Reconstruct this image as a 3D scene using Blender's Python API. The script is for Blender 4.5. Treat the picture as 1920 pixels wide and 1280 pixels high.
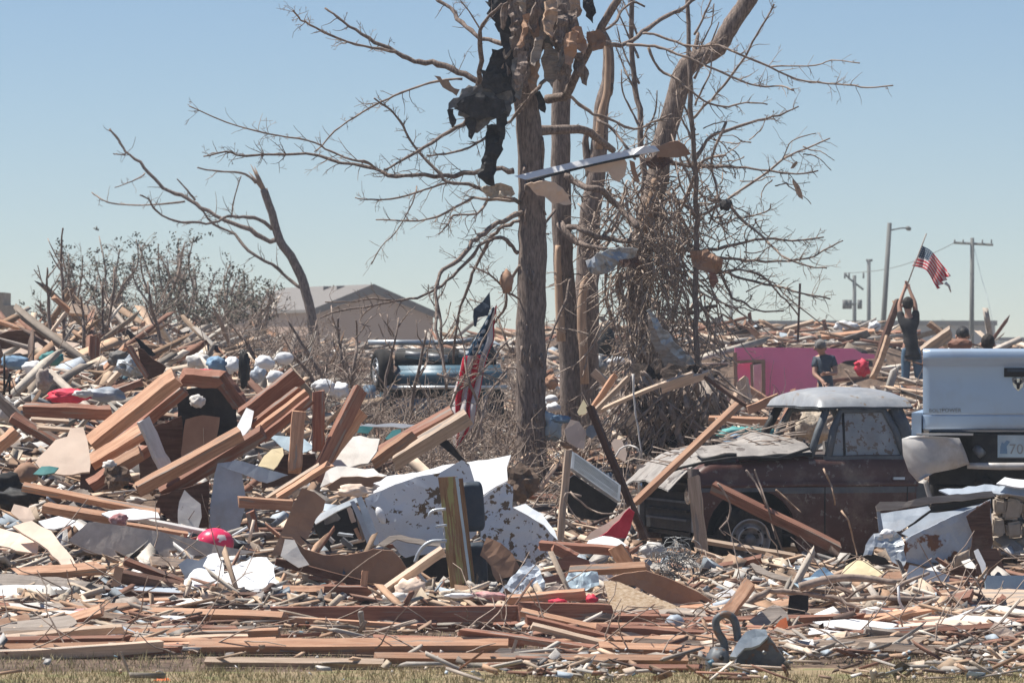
import bpy, bmesh, math, random
import numpy as np
from mathutils import Vector, Matrix, noise
R = math.radians
# ---------------------------------------------------------------- camera, light, exposure
for o in list(bpy.data.objects):
    bpy.data.objects.remove(o)
sc = bpy.context.scene
COL = sc.collection
F, H, CZ = 8000.0, 660.0, 2.2
cam = bpy.data.cameras.new('camera')
camo = bpy.data.objects.new('camera', cam)
COL.objects.link(camo)
camo.location = (0, 0, CZ)
camo.rotation_euler = (R(90), 0, 0)
cam.lens = 150.0
cam.sensor_width = 36.0
cam.shift_y = 20 / 1920
cam.clip_start = 0.5
cam.clip_end = 6000
cam.dof.use_dof = True
cam.dof.focus_distance = 41.0
cam.dof.aperture_fstop = 8.0
sc.camera = camo
SUN = Vector((-0.45, 0.15, 0.88)).normalized()
world = bpy.data.worlds.new("World")
sc.world = world
world.use_nodes = True
wn = world.node_tree.nodes
wl = world.node_tree.links
sky = wn.new('ShaderNodeTexSky')
sky.sky_type = 'NISHITA'
sky.sun_disc = False
sky.sun_elevation = math.asin(SUN.z)
sky.sun_rotation = math.atan2(SUN.x, SUN.y)
sky.altitude = 2300
sky.air_density = 1.0
sky.dust_density = 0.0
sky.ozone_density = 4.0
tint = wn.new('ShaderNodeMix')
tint.data_type = 'RGBA'
tint.blend_type = 'MULTIPLY'
tint.inputs[0].default_value = 1.0
tint.inputs[7].default_value = (1.0, 0.985, 0.99, 1)
wl.new(sky.outputs[0], tint.inputs[6])
wl.new(tint.outputs[2], wn['Background'].inputs[0])
wn['Background'].inputs[1].default_value = 0.069
sun = bpy.data.lights.new('sun', 'SUN')
sun.energy = 5.0
sun.angle = R(0.53)
sun.color = (1.0, 0.95, 0.87)
suno = bpy.data.objects.new('sun', sun)
COL.objects.link(suno)
suno.rotation_euler = SUN.to_track_quat('Z', 'Y').to_euler()
sc.view_settings.view_transform = 'Standard'
sc.view_settings.look = 'None'
sc.view_settings.exposure = 0.55
sc.view_settings.gamma = 1.0
sc.render.film_transparent = False
sc.render.filter_size = 1.8
sc.cycles.max_bounces = 5
sc.cycles.transparent_max_bounces = 8
rnd = random.Random(7)

def P(x, y, D):
    return Vector(((x - 960) / F * D, D, CZ - (y - H) / F * D))

# ---------------------------------------------------------------- materials
MATS = {}
def M(name, c1, c2, scale=6.0, stretch=(1, 1, 1), rough=0.75, metal=0.0, bump=0.25, spot=None, sscale=5.0, sth=0.62,
      dirt=0.5, var=0.18, vcol=False, det=6.0, spec=None, clump=0):
    m = bpy.data.materials.new(name)
    m.use_nodes = True
    n, l = m.node_tree.nodes, m.node_tree.links
    b = n['Principled BSDF']
    b.inputs['Roughness'].default_value = rough
    b.inputs['Metallic'].default_value = metal
    b.inputs['Specular IOR Level'].default_value = 0.3 if spec is None else spec
    tc = n.new('ShaderNodeTexCoord')
    mp = n.new('ShaderNodeMapping')
    mp.inputs['Scale'].default_value = stretch
    oi = n.new('ShaderNodeObjectInfo')
    l.new(tc.outputs['Object'], mp.inputs[0])
    off = n.new('ShaderNodeVectorMath'); off.operation = 'SCALE'
    off.inputs[0].default_value = (31.0, 17.0, 23.0)
    l.new(oi.outputs['Random'], off.inputs['Scale'])
    l.new(off.outputs[0], mp.inputs['Location'])
    nz = n.new('ShaderNodeTexNoise')
    nz.inputs['Scale'].default_value = scale
    nz.inputs['Detail'].default_value = det
    nz.inputs['Roughness'].default_value = 0.65
    l.new(mp.outputs[0], nz.inputs[0])
    rp = n.new('ShaderNodeValToRGB')
    rp.color_ramp.elements[0].position = 0.33
    rp.color_ramp.elements[1].position = 0.68
    rp.color_ramp.elements[0].color = (*c1, 1)
    rp.color_ramp.elements[1].color = (*c2, 1)
    l.new(nz.outputs[0], rp.inputs[0])
    col = rp.outputs[0]
    if vcol:
        at = n.new('ShaderNodeVertexColor'); at.layer_name = 'Col'
        mx = n.new('ShaderNodeMix'); mx.data_type = 'RGBA'; mx.blend_type = 'MULTIPLY'
        mx.inputs[0].default_value = 1.0
        l.new(at.outputs[0], mx.inputs[6]); l.new(col, mx.inputs[7])
        col = mx.outputs[2]
    if spot:
        n2 = n.new('ShaderNodeTexNoise'); n2.inputs['Scale'].default_value = sscale
        n2.inputs['Detail'].default_value = 5.0; n2.inputs['Roughness'].default_value = 0.6
        l.new(mp.outputs[0], n2.inputs[0])
        r2 = n.new('ShaderNodeValToRGB')
        r2.color_ramp.elements[0].position = sth
        r2.color_ramp.elements[1].position = sth + 0.03
        l.new(n2.outputs[0], r2.inputs[0])
        if clump:
            n4 = n.new('ShaderNodeTexNoise'); n4.inputs['Scale'].default_value = clump; n4.inputs['Detail'].default_value = 1.0
            l.new(mp.outputs[0], n4.inputs[0])
            ad = n.new('ShaderNodeMath'); ad.operation = 'MULTIPLY_ADD'; ad.inputs[1].default_value = .55; ad.inputs[2].default_value = -.275
            l.new(n4.outputs[0], ad.inputs[0])
            a2 = n.new('ShaderNodeMath'); a2.operation = 'ADD'; l.new(ad.outputs[0], a2.inputs[0]); l.new(n2.outputs[0], a2.inputs[1])
            l.new(a2.outputs[0], r2.inputs[0])
        mx = n.new('ShaderNodeMix'); mx.data_type = 'RGBA'
        l.new(r2.outputs[0], mx.inputs[0]); l.new(col, mx.inputs[6])
        mx.inputs[7].default_value = (*spot, 1)
        col = mx.outputs[2]
    if dirt > 0:
        n3 = n.new('ShaderNodeTexNoise'); n3.inputs['Scale'].default_value = 2.3
        n3.inputs['Detail'].default_value = 9.0; n3.inputs['Roughness'].default_value = 0.72
        l.new(tc.outputs['Object'], n3.inputs[0])
        r3 = n.new('ShaderNodeValToRGB')
        r3.color_ramp.elements[0].position = 0.5; r3.color_ramp.elements[1].position = 0.72
        r3.color_ramp.elements[1].color = (dirt, dirt, dirt, 1)
        r3.color_ramp.elements[0].color = (0, 0, 0, 1)
        l.new(n3.outputs[0], r3.inputs[0])
        mx = n.new('ShaderNodeMix'); mx.data_type = 'RGBA'
        l.new(r3.outputs[0], mx.inputs[0]); l.new(col, mx.inputs[6])
        mx.inputs[7].default_value = (0.29, 0.225, 0.175, 1)
        col = mx.outputs[2]
    if var > 0:
        hs = n.new('ShaderNodeHueSaturation')
        mr = n.new('ShaderNodeMapRange')
        mr.inputs[3].default_value = 1 - var; mr.inputs[4].default_value = 1 + var
        l.new(oi.outputs['Random'], mr.inputs[0]); l.new(mr.outputs[0], hs.inputs['Value'])
        l.new(col, hs.inputs['Color'])
        col = hs.outputs[0]
    l.new(col, b.inputs['Base Color'])
    if bump > 0:
        bp = n.new('ShaderNodeBump'); bp.inputs['Strength'].default_value = bump; bp.inputs['Distance'].default_value = 0.02
        l.new(nz.outputs[0], bp.inputs['Height']); l.new(bp.outputs[0], b.inputs['Normal'])
    MATS[name] = m
    return m
WS = (0.6, 9, 9)
M('fresh', (0.38, 0.19, 0.115), (0.62, 0.38, 0.245), 5, WS, var=.25, dirt=.45, spot=(.30, .25, .215), sscale=2.2, sth=.585)
M('red', (0.21, 0.09, 0.06), (0.41, 0.205, 0.14), 5, WS, var=.25, dirt=.45, spot=(.30, .25, .215), sscale=2.2, sth=.585)
M('tan', (0.44, 0.32, 0.23), (0.66, 0.51, 0.39), 5, WS, var=.2, spot=(.34, .29, .25), sscale=2.2, sth=.58)
M('greyw', (0.24, 0.20, 0.17), (0.42, 0.36, 0.31), 5, WS)
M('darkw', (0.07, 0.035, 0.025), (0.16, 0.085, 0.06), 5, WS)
M('oldpost', (0.17, 0.085, 0.045), (0.40, 0.25, 0.13), 4, (.6, 9, 9), spot=(0.33, 0.30, 0.12), sscale=3, sth=.56)
M('whitew', (0.62, 0.60, 0.57), (0.76, 0.75, 0.73), 5, WS, dirt=.5)
M('cream', (0.68, 0.52, 0.41), (0.76, 0.60, 0.48), 4, dirt=.25)
M('taupe', (0.44, 0.385, 0.34), (0.60, 0.53, 0.47), 12, dirt=.4, spot=(.22, .17, .13), sscale=9, sth=.68)
M('plaster', (0.60, 0.56, 0.51), (0.74, 0.71, 0.67), 4, dirt=.3, spot=(.35, .27, .2), sscale=4, sth=.68)
M('white', (0.74, 0.75, 0.76), (0.82, 0.82, 0.82), 3, rough=.5, dirt=.2, var=.06)
M('yellow', (0.80, 0.66, 0.40), (0.86, 0.73, 0.48), 3, dirt=.1)
M('kraft', (0.30, 0.17, 0.11), (0.42, 0.26, 0.17), 3, dirt=.3)
M('osb', (0.38, 0.24, 0.13), (0.72, 0.58, 0.42), 26, (1, 2, 3), dirt=.2)
M('bluegrey', (0.33, 0.38, 0.44), (0.46, 0.51, 0.57), 3, rough=.5)
M('metal', (0.36, 0.40, 0.43), (0.60, 0.63, 0.65), 4, rough=.42, metal=.55, dirt=.45, bump=.1)
M('greymetal', (0.16, 0.165, 0.17), (0.30, 0.31, 0.32), 4, rough=.5, metal=.4, dirt=.4)
M('rustpanel', (0.42, 0.47, 0.53), (0.52, 0.57, 0.62), 3, rough=.45, spot=(.19, .085, .045), sscale=3.6, sth=.53, dirt=.3, var=.03)
M('peel', (0.66, 0.70, 0.75), (0.76, 0.79, 0.82), 2, (1, 1, 1), rough=.35, spot=(.15, .10, .06), sscale=16, sth=.575, clump=2.6, dirt=.15, var=.02, bump=.05)
M('enamel', (0.72, 0.76, 0.80), (0.80, 0.83, 0.86), 2, rough=.3, dirt=.12, var=.02, bump=.02)
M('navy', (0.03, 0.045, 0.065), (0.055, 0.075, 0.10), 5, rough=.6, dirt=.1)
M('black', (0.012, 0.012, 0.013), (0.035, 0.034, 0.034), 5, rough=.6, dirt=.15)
M('blackcloth', (0.018, 0.018, 0.02), (0.06, 0.058, 0.06), 9, rough=.9, dirt=.15)
M('greycloth', (0.10, 0.095, 0.09), (0.26, 0.25, 0.24), 9, rough=.9)
M('teal', (0.05, 0.22, 0.22), (0.13, 0.40, 0.38), 4, rough=.6, dirt=.3)
M('bluec', (0.10, 0.18, 0.28), (0.22, 0.34, 0.46), 4, rough=.7, dirt=.25)
M('ltblue', (0.40, 0.52, 0.60), (0.55, 0.67, 0.72), 4, rough=.5, dirt=.25)
M('redc', (0.55, 0.02, 0.05), (0.78, 0.07, 0.12), 6, rough=.6, dirt=.1)
M('ball', (0.72, 0.03, 0.10), (0.80, 0.05, 0.14), 2, rough=.35, dirt=0, spot=(.8, .7, .68), sscale=7, sth=.62)
M('pinkwall', (0.96, 0.23, 0.40), (0.98, 0.26, 0.43), 2, dirt=.2, bump=.03, var=.0)
M('pinkfluff', (0.50, 0.20, 0.22), (0.72, 0.50, 0.46), 22, rough=1, dirt=.3, bump=.8)
M('fluff', (0.38, 0.30, 0.22), (0.60, 0.52, 0.42), 22, rough=1, dirt=.3, bump=.9)
M('orangec', (0.70, 0.16, 0.05), (0.80, 0.24, 0.10), 5)
M('maroon', (0.060, 0.024, 0.020), (0.115, 0.052, 0.042), 3, rough=.42, spot=(.20, .16, .14), sscale=12, sth=.60, dirt=.7, var=0, bump=.06, spec=.4)
M('maroontop', (0.10, 0.085, 0.08), (0.17, 0.14, 0.13), 6, rough=.5, spot=(.30, .06, .08), sscale=3, sth=.56, dirt=.3, var=0)
M('hooddust', (0.24, 0.22, 0.205), (0.40, 0.37, 0.34), 8, (1, 1, 1), rough=.7, spot=(.14, .12, .11), sscale=6, sth=.6, dirt=.35, var=0)
M('roofblue', (0.31, 0.325, 0.34), (0.42, 0.43, 0.435), 7, rough=.4, metal=.2, dirt=.5, var=0, spot=(.30, .24, .18), sscale=8, sth=.64)
M('cabgrey', (0.075, 0.085, 0.095), (0.14, 0.15, 0.16), 7, rough=.6, dirt=.35, var=0)
M('dustglass', (0.28, 0.285, 0.28), (0.40, 0.39, 0.375), 6, rough=.35, spot=(.20, .14, .10), sscale=14, sth=.55, dirt=.6, var=0, bump=.02)
M('silver', (0.38, 0.49, 0.62), (0.40, 0.51, 0.64), 1.5, rough=.3, metal=.3, dirt=.22, var=0, bump=.0, spec=.6)
M('bumper', (0.40, 0.39, 0.38), (0.56, 0.53, 0.50), 5, rough=.4, metal=.1, dirt=.9, var=0, bump=.03)
M('chrome', (0.5, 0.5, 0.5), (0.7, 0.7, 0.7), 3, rough=.2, metal=.9, dirt=.1)
M('rubber', (0.012, 0.011, 0.011), (0.03, 0.027, 0.025), 8, rough=.85, dirt=.25)
M('rim', (0.12, 0.12, 0.125), (0.34, 0.34, 0.34), 9, rough=.5, metal=.3, dirt=.4)
M('bark', (0.10, 0.074, 0.063), (0.36, 0.285, 0.24), 7, (6, 6, 1.2), rough=.95, bump=.9, dirt=.2, var=.1)
M('twig', (0.17, 0.125, 0.10), (0.44, 0.35, 0.29), 9, rough=.9, dirt=.2, var=.12)
M('shred', (0.24, 0.18, 0.145), (0.60, 0.50, 0.42), 9, rough=.9, dirt=.2, var=.12)
M('bare', (0.34, 0.22, 0.15), (0.56, 0.40, 0.28), 4, (5, 5, .8), rough=.8, dirt=.3)
M('leafd', (0.06, 0.06, 0.042), (0.14, 0.13, 0.095), 6, rough=.8, dirt=.15)
M('soil', (0.05, 0.034, 0.026), (0.21, 0.145, 0.105), 5, rough=1, bump=1.0, dirt=.4, var=0, det=12)
M('rootsoil', (0.022, 0.016, 0.013), (0.085, 0.06, 0.048), 6, rough=1, bump=1.0, dirt=.15, var=0, det=12)
M('housewall', (0.40, 0.29, 0.235), (0.42, 0.31, 0.25), 1, (1, 1, 9), dirt=.05, var=0)
M('roofing', (0.17, 0.155, 0.14), (0.22, 0.20, 0.185), 8, (1, 1, 5), dirt=.1, var=0)
M('fascia', (0.10, 0.08, 0.075), (0.14, 0.12, 0.11), 3, dirt=.1, var=0)
M('warehouse', (0.34, 0.34, 0.36), (0.37, 0.37, 0.39), .6, (1, 1, .1), dirt=.0, var=0)
M('pole', (0.12, 0.125, 0.12), (0.19, 0.19, 0.18), 2, (5, 5, .5), dirt=.0, var=.06)
M('skin', (0.42, 0.24, 0.17), (0.48, 0.28, 0.20), 5, rough=.6, dirt=0, var=0, bump=0)
M('skinshade', (0.30, 0.16, 0.11), (0.35, 0.19, 0.13), 5, rough=.6, dirt=0, var=0, bump=0)
M('hair', (0.015, 0.012, 0.01), (0.03, 0.022, 0.018), 30, rough=.7, dirt=0, var=0)
M('jeans', (0.06, 0.12, 0.19), (0.13, 0.21, 0.29), 6, rough=.9, dirt=.08, var=0)
M('stone', (0.34, 0.28, 0.22), (0.50, 0.43, 0.36), 6, rough=.9, bump=.8, dirt=.3)
M('castgrey', (0.09, 0.10, 0.11), (0.17, 0.185, 0.20), 7, rough=.55, spot=(.20, .12, .08), sscale=9, sth=.55, metal=.2, dirt=.6)
M('castblue', (0.30, 0.36, 0.42), (0.44, 0.50, 0.55), 6, rough=.5, dirt=.35)
M('carblue', (0.07, 0.15, 0.21), (0.13, 0.23, 0.30), 3, rough=.4, dirt=.3, var=0)
M('debris', (0.72, 0.72, 0.72), (1.1, 1.1, 1.1), 9, (1, 1, 1), rough=.85, vcol=True, dirt=.3, var=0, bump=.3)

# ---------------------------------------------------------------- mesh helpers
def tag(o, label=None, cat=None, group=None, kind=None):
    if label: o['label'] = label
    if cat: o['category'] = cat
    if group: o['group'] = group
    if kind: o['kind'] = kind
    return o

def link(name, me, parent=None, loc=None):
    o = bpy.data.objects.new(name, me)
    COL.objects.link(o)
    if loc is not None: o.location = loc
    if parent is not None: o.parent = parent
    return o

def empty(name, loc, label=None, cat=None, group=None):
    o = bpy.data.objects.new(name, None)
    COL.objects.link(o)
    o.location = loc
    o.empty_display_size = 0.1
    return tag(o, label, cat, group)

def WO(o):
    """world position of an unrotated parent chain"""
    v = Vector()
    while o is not None:
        v += o.location; o = o.parent
    return v

class MB:
    """collects world-space pieces; build() links them as one mesh object"""
    def __init__(s): s.v = []; s.f = []; s.m = []; s.cur = 0; s.sm = []
    def add(s, vs, fs, smooth=False):
        k = len(s.v); s.v += [Vector(v) for v in vs]
        for f in fs: s.f.append([i + k for i in f]); s.m.append(s.cur); s.sm.append(smooth)
    def box(s, a, b, mtx=None):
        vs = [Vector((x, y, z)) for x in (a[0], b[0]) for y in (a[1], b[1]) for z in (a[2], b[2])]
        if mtx: vs = [mtx @ v for v in vs]
        s.add(vs, [(0, 1, 3, 2), (4, 6, 7, 5), (0, 4, 5, 1), (2, 3, 7, 6), (0, 2, 6, 4), (1, 5, 7, 3)])
    def tube(s, pts, rad, n=6, cap=True, smooth=True):
        pts = [Vector(p) for p in pts]
        if not hasattr(rad, '__len__'): rad = [rad] * len(pts)
        vs, fs = [], []
        up = Vector((0, 0, 1))
        t0 = (pts[1] - pts[0]).normalized()
        if abs(t0.z) > .9: up = Vector((0, 1, 0))
        a = t0.cross(up).normalized()
        for i, p in enumerate(pts):
            t = (pts[min(i + 1, len(pts) - 1)] - pts[max(i - 1, 0)])
            if t.length < 1e-9: t = t0
            t.normalize()
            a = (a - t * a.dot(t))
            if a.length < 1e-6: a = t.orthogonal()
            a.normalize()
            b = t.cross(a)
            for k in range(n):
                q = 2 * math.pi * k / n
                vs.append(p + (a * math.cos(q) + b * math.sin(q)) * rad[i])
        for i in range(len(pts) - 1):
            for k in range(n):
                k2 = (k + 1) % n
                fs.append((i * n + k, i * n + k2, (i + 1) * n + k2, (i + 1) * n + k))
        if cap:
            fs.append(tuple(range(n))[::-1]); fs.append(tuple((len(pts) - 1) * n + k for k in range(n)))
        s.add(vs, fs, smooth)
    def build(s, name, mat, parent=None, loc=None):
        if loc is None:
            loc = sum(s.v, Vector()) / max(1, len(s.v)) if parent is None else Vector()
        me = bpy.data.meshes.new(name)
        sh = loc if parent is None else WO(parent) + loc
        me.from_pydata([v - sh for v in s.v], [], s.f)
        for mm in (mat if isinstance(mat, (list, tuple)) else [mat]): me.materials.append(MATS[mm])
        me.polygons.foreach_set('material_index', s.m)
        me.polygons.foreach_set('use_smooth', s.sm)
        me.update()
        return link(name, me, parent, loc)

# ---------------------------------------------------------------- terrain of the rubble
TD = [20, 29, 31, 34, 38, 42, 46, 50, 56, 65, 80, 86.5, 88.5, 100, 112, 125]
TZ = {
    -200: [0, 0, .05, .18, .62, 1.15, 1.6, 1.85, 2.05, 2.25, 2.5, 2.55, 2.6, 2.6, 2.2, 0],
    330: [0, 0, .05, .18, .60, 1.15, 1.55, 1.8, 2.0, 2.2, 2.4, 2.45, 2.5, 2.5, 2.1, 0],
    560: [0, 0, .05, .15, .50, .85, 1.1, 1.3, 1.5, 1.8, 2.1, 2.15, 2.2, 2.3, 2.0, 0],
    760: [0, 0, .04, .10, .25, .40, .60, .8, .95, 1.05, 1.4, 1.65, 1.9, 2.1, 1.9, 0],
    1050: [0, 0, .04, .08, .12, .22, .42, .7, .95, 1.2, 1.7, 1.8, 2.4, 2.6, 2.3, 0],
    1300: [0, 0, .03, .05, .07, .08, .12, .6, .95, .95, .95, 1.0, 2.3, 2.7, 2.4, 0],
    1600: [0, 0, .03, .05, .07, .08, .12, .7, 1.0, .95, .95, 1.0, 2.3, 2.6, 2.4, 0],
    1800: [0, 0, .03, .08, .45, .60, .65, .8, 1.1, 1.5, 1.8, 1.9, 2.0, 2.1, 2.0, 0],
    2300: [0, 0, .03, .08, .55, .70, .75, .8, 1.1, 1.5, 1.8, 1.9, 2.0, 2.1, 2.0, 0]}
TK = sorted(TZ)
TA = np.array([TZ[k] for k in TK])
def terr(x, D, rough=True):
    a = 960 + x * F / D
    i = int(np.searchsorted(TK, a)) - 1
    i = max(0, min(len(TK) - 2, i))
    t = max(0.0, min(1.0, (a - TK[i]) / (TK[i + 1] - TK[i])))
    t = t * t * (3 - 2 * t)
    z = float(np.interp(D, TD, TA[i])) * (1 - t) + float(np.interp(D, TD, TA[i + 1])) * t
    if rough and D < 122:
        k = min(1.0, max(0.0, (D - 30) / 8))
        z += k * (noise.noise(Vector((x * .9, D * .5, 0))) * .13 + noise.noise(Vector((x * 2.7, D * 1.7, 3))) * .07)
    return z
def hit(x, y, d0=27.0, d1=118.0):
    D = d0
    while D < d1:
        if CZ - (y - H) / F * D <= terr((x - 960) / F * D, D): return D
        D += .12
    return d1

nx, ny = 150, 340
xs = np.linspace(-19, 19, nx); ds = np.concatenate([np.linspace(24, 60, 200), np.linspace(60.4, 126, 140)])
vs = [(x, d, terr(x, d) if 29 < d < 125 else 0.0) for d in ds for x in xs]
vs = [(x, d, z if 0 < i % nx < nx - 1 else min(z, 0) - .05) for i, (x, d, z) in enumerate(vs)]
vs = [(x, d, z - .008 if z > .01 else -.03) for x, d, z in vs]
fs = [(j * nx + i, j * nx + i + 1, (j + 1) * nx + i + 1, (j + 1) * nx + i) for j in range(ny - 1) for i in range(nx - 1)]
me = bpy.data.meshes.new('rubble_ground'); me.from_pydata(vs, [], fs); me.materials.append(MATS['soil'])
for p in me.polygons: p.use_smooth = True
tag(link('rubble_ground', me), kind='structure')
me = bpy.data.meshes.new('ground')
me.from_pydata([(-4000, -200, 0), (4000, -200, 0), (4000, 5500, 0), (-4000, 5500, 0)], [], [(0, 1, 2, 3)])
M('drygrass', (0.20, 0.155, 0.085), (0.36, 0.27, 0.17), 6, rough=1, bump=.8, dirt=.6, var=0, spot=(.20, .19, .09), sscale=3, sth=.55, det=10)
me.materials.append(MATS['drygrass'])
tag(link('ground', me), kind='structure')

# ---------------------------------------------------------------- boards, sheets, lumps
def board_mesh(L, w, t, mat, seed, broken=1.0, bow=0.0):
    r = random.Random(seed)
    n = 6
    vs, fs = [], []
    broken = max(broken, .28)
    for i in range(n + 1):
        u = i / n
        if 0 < i < n: u += r.uniform(-.04, .04)
        tw_, ox = r.gauss(0, .03), r.gauss(0, .025) * w
        for k, (a, b) in enumerate(((-.5, -.5), (.5, -.5), (.5, .5), (-.5, .5))):
            x = (u - .5) * L
            if i in (0, n):
                j = r.uniform(-.35, 1.0) * w * broken * (.6 if r.random() < .7 else 2.2)
                x += (j if i == 0 else -j)
            vs.append(Vector((x, b * t + a * tw_ * w + r.gauss(0, .012) * w + bow * L * (1 - (2 * u - 1) ** 2) * .5, a * w + ox + r.gauss(0, .015) * w + bow * L * .4 * (1 - (2 * u - 1) ** 2))))
    for i in range(n):
        for k in range(4):
            k2 = (k + 1) % 4
            fs.append((i * 4 + k, (i + 1) * 4 + k, (i + 1) * 4 + k2, i * 4 + k2))
    fs.append((0, 1, 2, 3)); fs.append(tuple(n * 4 + k for k in (3, 2, 1, 0)))
    me = bpy.data.meshes.new('plank')
    me.from_pydata(vs, [], fs)
    me.materials.append(MATS[mat])
    return me
def frame(p1, p2, roll):
    X = (p2 - p1).normalized()
    if X.x < 0: X = -X
    aw = Vector((0, 1, 0)); up = Vector((0, 0, 1))
    Y = aw - X * aw.dot(X)
    if Y.length < .2: Y = up.cross(X)
    Y.normalize()
    Z = X.cross(Y).normalized()
    m = Matrix((X, Y, Z)).transposed()
    m = m @ Matrix.Rotation(R(-roll), 3, 'X')     # roll<0: top edge turns to the camera
    return m.to_4x4()
bn = [0]
def B(label, x1, y1, x2, y2, w, t, roll, mat, dd=0.0, D=None, name='plank', cat='plank', broken=.5, bow=0.0, parent=None, off=.15, group=None):
    """board between two picture points, w/t in source pixels; its lower end rests on the rubble unless D is given"""
    bn[0] += 1
    if y1 < y2: x1, y1, x2, y2 = x2, y2, x1, y1
    if D is None: D = hit(x1, y1 + w * .5) - off - t / 400
    p1, p2 = P(x1, y1, D), P(x2, y2, D + dd)
    s = D / F
    me = board_mesh((p2 - p1).length, w * s, t * s, mat, bn[0] * 13 + 5, broken, bow)
    o = link(name, me, parent)
    mt = frame(p1, p2, roll)
    mt.translation = (p1 + p2) / 2
    if parent: mt.translation = mt.translation - WO(parent)
    o.matrix_local = mt
    if parent is None: tag(o, label, cat, group)
    return o

def thicken(bm, vec):
    """back faces and an edge strip, pushed off by vec"""
    top = bm.faces[:]
    be = [(e.verts[0], e.verts[1], e.link_faces[0]) for e in bm.edges if len(e.link_faces) == 1]
    mp = {v: bm.verts.new(v.co + vec) for v in bm.verts[:]}
    for f in top:
        try: bm.faces.new([mp[v] for v in reversed(f.verts)])
        except ValueError: pass
    for u, v, f in be:
        vs_ = list(f.verts); i = vs_.index(u)
        p, q = (u, v) if vs_[(i + 1) % len(vs_)] == v else (v, u)
        try: bm.faces.new([q, p, mp[p], mp[q]])
        except ValueError: pass
def sheet_mesh(name, pts, D, lean, turn, mat, th, jag, crump, seed, cuts=2, dome=0, fine=26):
    r = random.Random(seed)
    xc = sum(p[0] for p in pts) / len(pts); yc = sum(p[1] for p in pts) / len(pts)
    q = []
    n = len(pts)
    for i in range(n):
        a, b = pts[i], pts[(i + 1) % n]
        L = math.hypot(a[0] - b[0], a[1] - b[1])
        k = max(1, int(L / (14 if fine > 20 else 8))) if jag > 0 else max(1, int(L / 40))
        for j in range(k):
            t = j / k
            q.append((a[0] + (b[0] - a[0]) * t + (r.uniform(-1, 1) * jag if j else 0), a[1] + (b[1] - a[1]) * t + (r.uniform(-1, 1) * jag if j else 0)))
    bm = bmesh.new()
    def wp(x, y):
        d = D + math.tan(R(lean)) * (yc - y) * D / F + math.tan(R(turn)) * (x - xc) * D / F
        return P(x, y, d)
    vs = [bm.verts.new(wp(*p)) for p in q]
    f = bm.faces.new(vs)
    f.normal_update()
    if f.normal.y > 0: f.normal_flip()
    nrm = f.normal.copy()
    bmesh.ops.triangulate(bm, faces=[f])
    if crump > 0 or dome:
        for _ in range(cuts):
            mx = fine * D / F
            es = [e for e in bm.edges if e.calc_length() > mx]
            if es: bmesh.ops.subdivide_edges(bm, edges=es, cuts=1)
            bmesh.ops.triangulate(bm, faces=[g for g in bm.faces if len(g.verts) > 3])
        c0 = P(xc, yc, D)
        rad = max((v.co - c0).length for v in bm.verts)
        sc_ = 1 / ((45 if fine > 20 else 21) * D / F)
        for v in bm.verts:
            d = noise.noise(v.co * sc_ + Vector((seed, 0, 0))) + .5 * noise.noise(v.co * sc_ * 2.6 + Vector((0, seed, 0)))
            v.co += nrm * d * crump * D / F
            if dome: v.co += nrm * dome * D / F * (1 - min(1, (v.co - c0).length / rad) ** 2)
    bmesh.ops.recalc_face_normals(bm, faces=bm.faces[:])
    if sum((g.normal.dot(nrm) for g in bm.faces)) < 0:
        for g in bm.faces: g.normal_flip()
    thicken(bm, nrm * -max(th * D / F, .003))
    c = sum((v.co for v in bm.verts), Vector()) / len(bm.verts)
    for v in bm.verts: v.co -= c
    me = bpy.data.meshes.new(name)
    bm.to_mesh(me); bm.free()
    me.materials.append(MATS[mat])
    return me, c
sn = [0]
def S(label, pts, lean, mat, D=None, turn=0, th=3, jag=2.0, crump=0.0, name='panel', cat='panel', parent=None, off=.2, cuts=2, dome=0, group=None, fine=26):
    """sheet traced by picture points, leaning back by 'lean' degrees, resting on the rubble at its lowest point unless D is given"""
    sn[0] += 1
    if D is None:
        yb = max(p[1] for p in pts); xb = [p[0] for p in pts if p[1] == yb][0]
        yc = sum(p[1] for p in pts) / len(pts)
        D = hit(xb, yb) - off
        D += math.tan(R(lean)) * (yb - yc) * D / F
    me, c = sheet_mesh(name, pts, D, lean, turn, mat, th, jag, crump, sn[0] * 7.31, cuts, dome, fine)
    o = link(name, me, parent, c - (WO(parent) if parent else Vector()))
    if parent is None: tag(o, label, cat, group)
    return o
ln = [0]
def L(label, x, y, w, h, mat, D=None, name='cloth_heap', cat='cloth', rough=.35, depth=None, parent=None, sub=3, rot=0, off=.1, group=None, fq=2.2):
    """crumpled lump centred on a picture point, w x h source pixels"""
    ln[0] += 1
    if D is None: D = hit(x, y + h * .5) - off
    s = D / F
    bm = bmesh.new()
    bmesh.ops.create_icosphere(bm, subdivisions=sub, radius=1)
    sd = Vector((ln[0] * 3.7, 1.3, ln[0]))
    for v in bm.verts:
        n1 = noise.noise(v.co * fq + sd) + .45 * abs(noise.noise(v.co * fq * 2.3 + sd)) + .14 * noise.noise(v.co * fq * 5 + sd)
        v.co *= 1 + n1 * rough * 1.6
        v.co.x *= w * s / 2; v.co.z *= h * s / 2; v.co.y *= (depth or min(w, h) * 1.1) * s / 2
    if rot: bmesh.ops.rotate(bm, verts=bm.verts, matrix=Matrix.Rotation(R(rot), 3, 'Y'))
    if mat not in ('soil', 'red', 'rootsoil', 'metal'):
        for f_ in bm.faces: f_.smooth = True
    me = bpy.data.meshes.new(name); bm.to_mesh(me); bm.free()
    me.materials.append(MATS[mat])
    c = P(x, y, D)
    o = link(name, me, parent, c - (WO(parent) if parent else Vector()))
    if parent is None: tag(o, label, cat, group)
    return o
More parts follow.
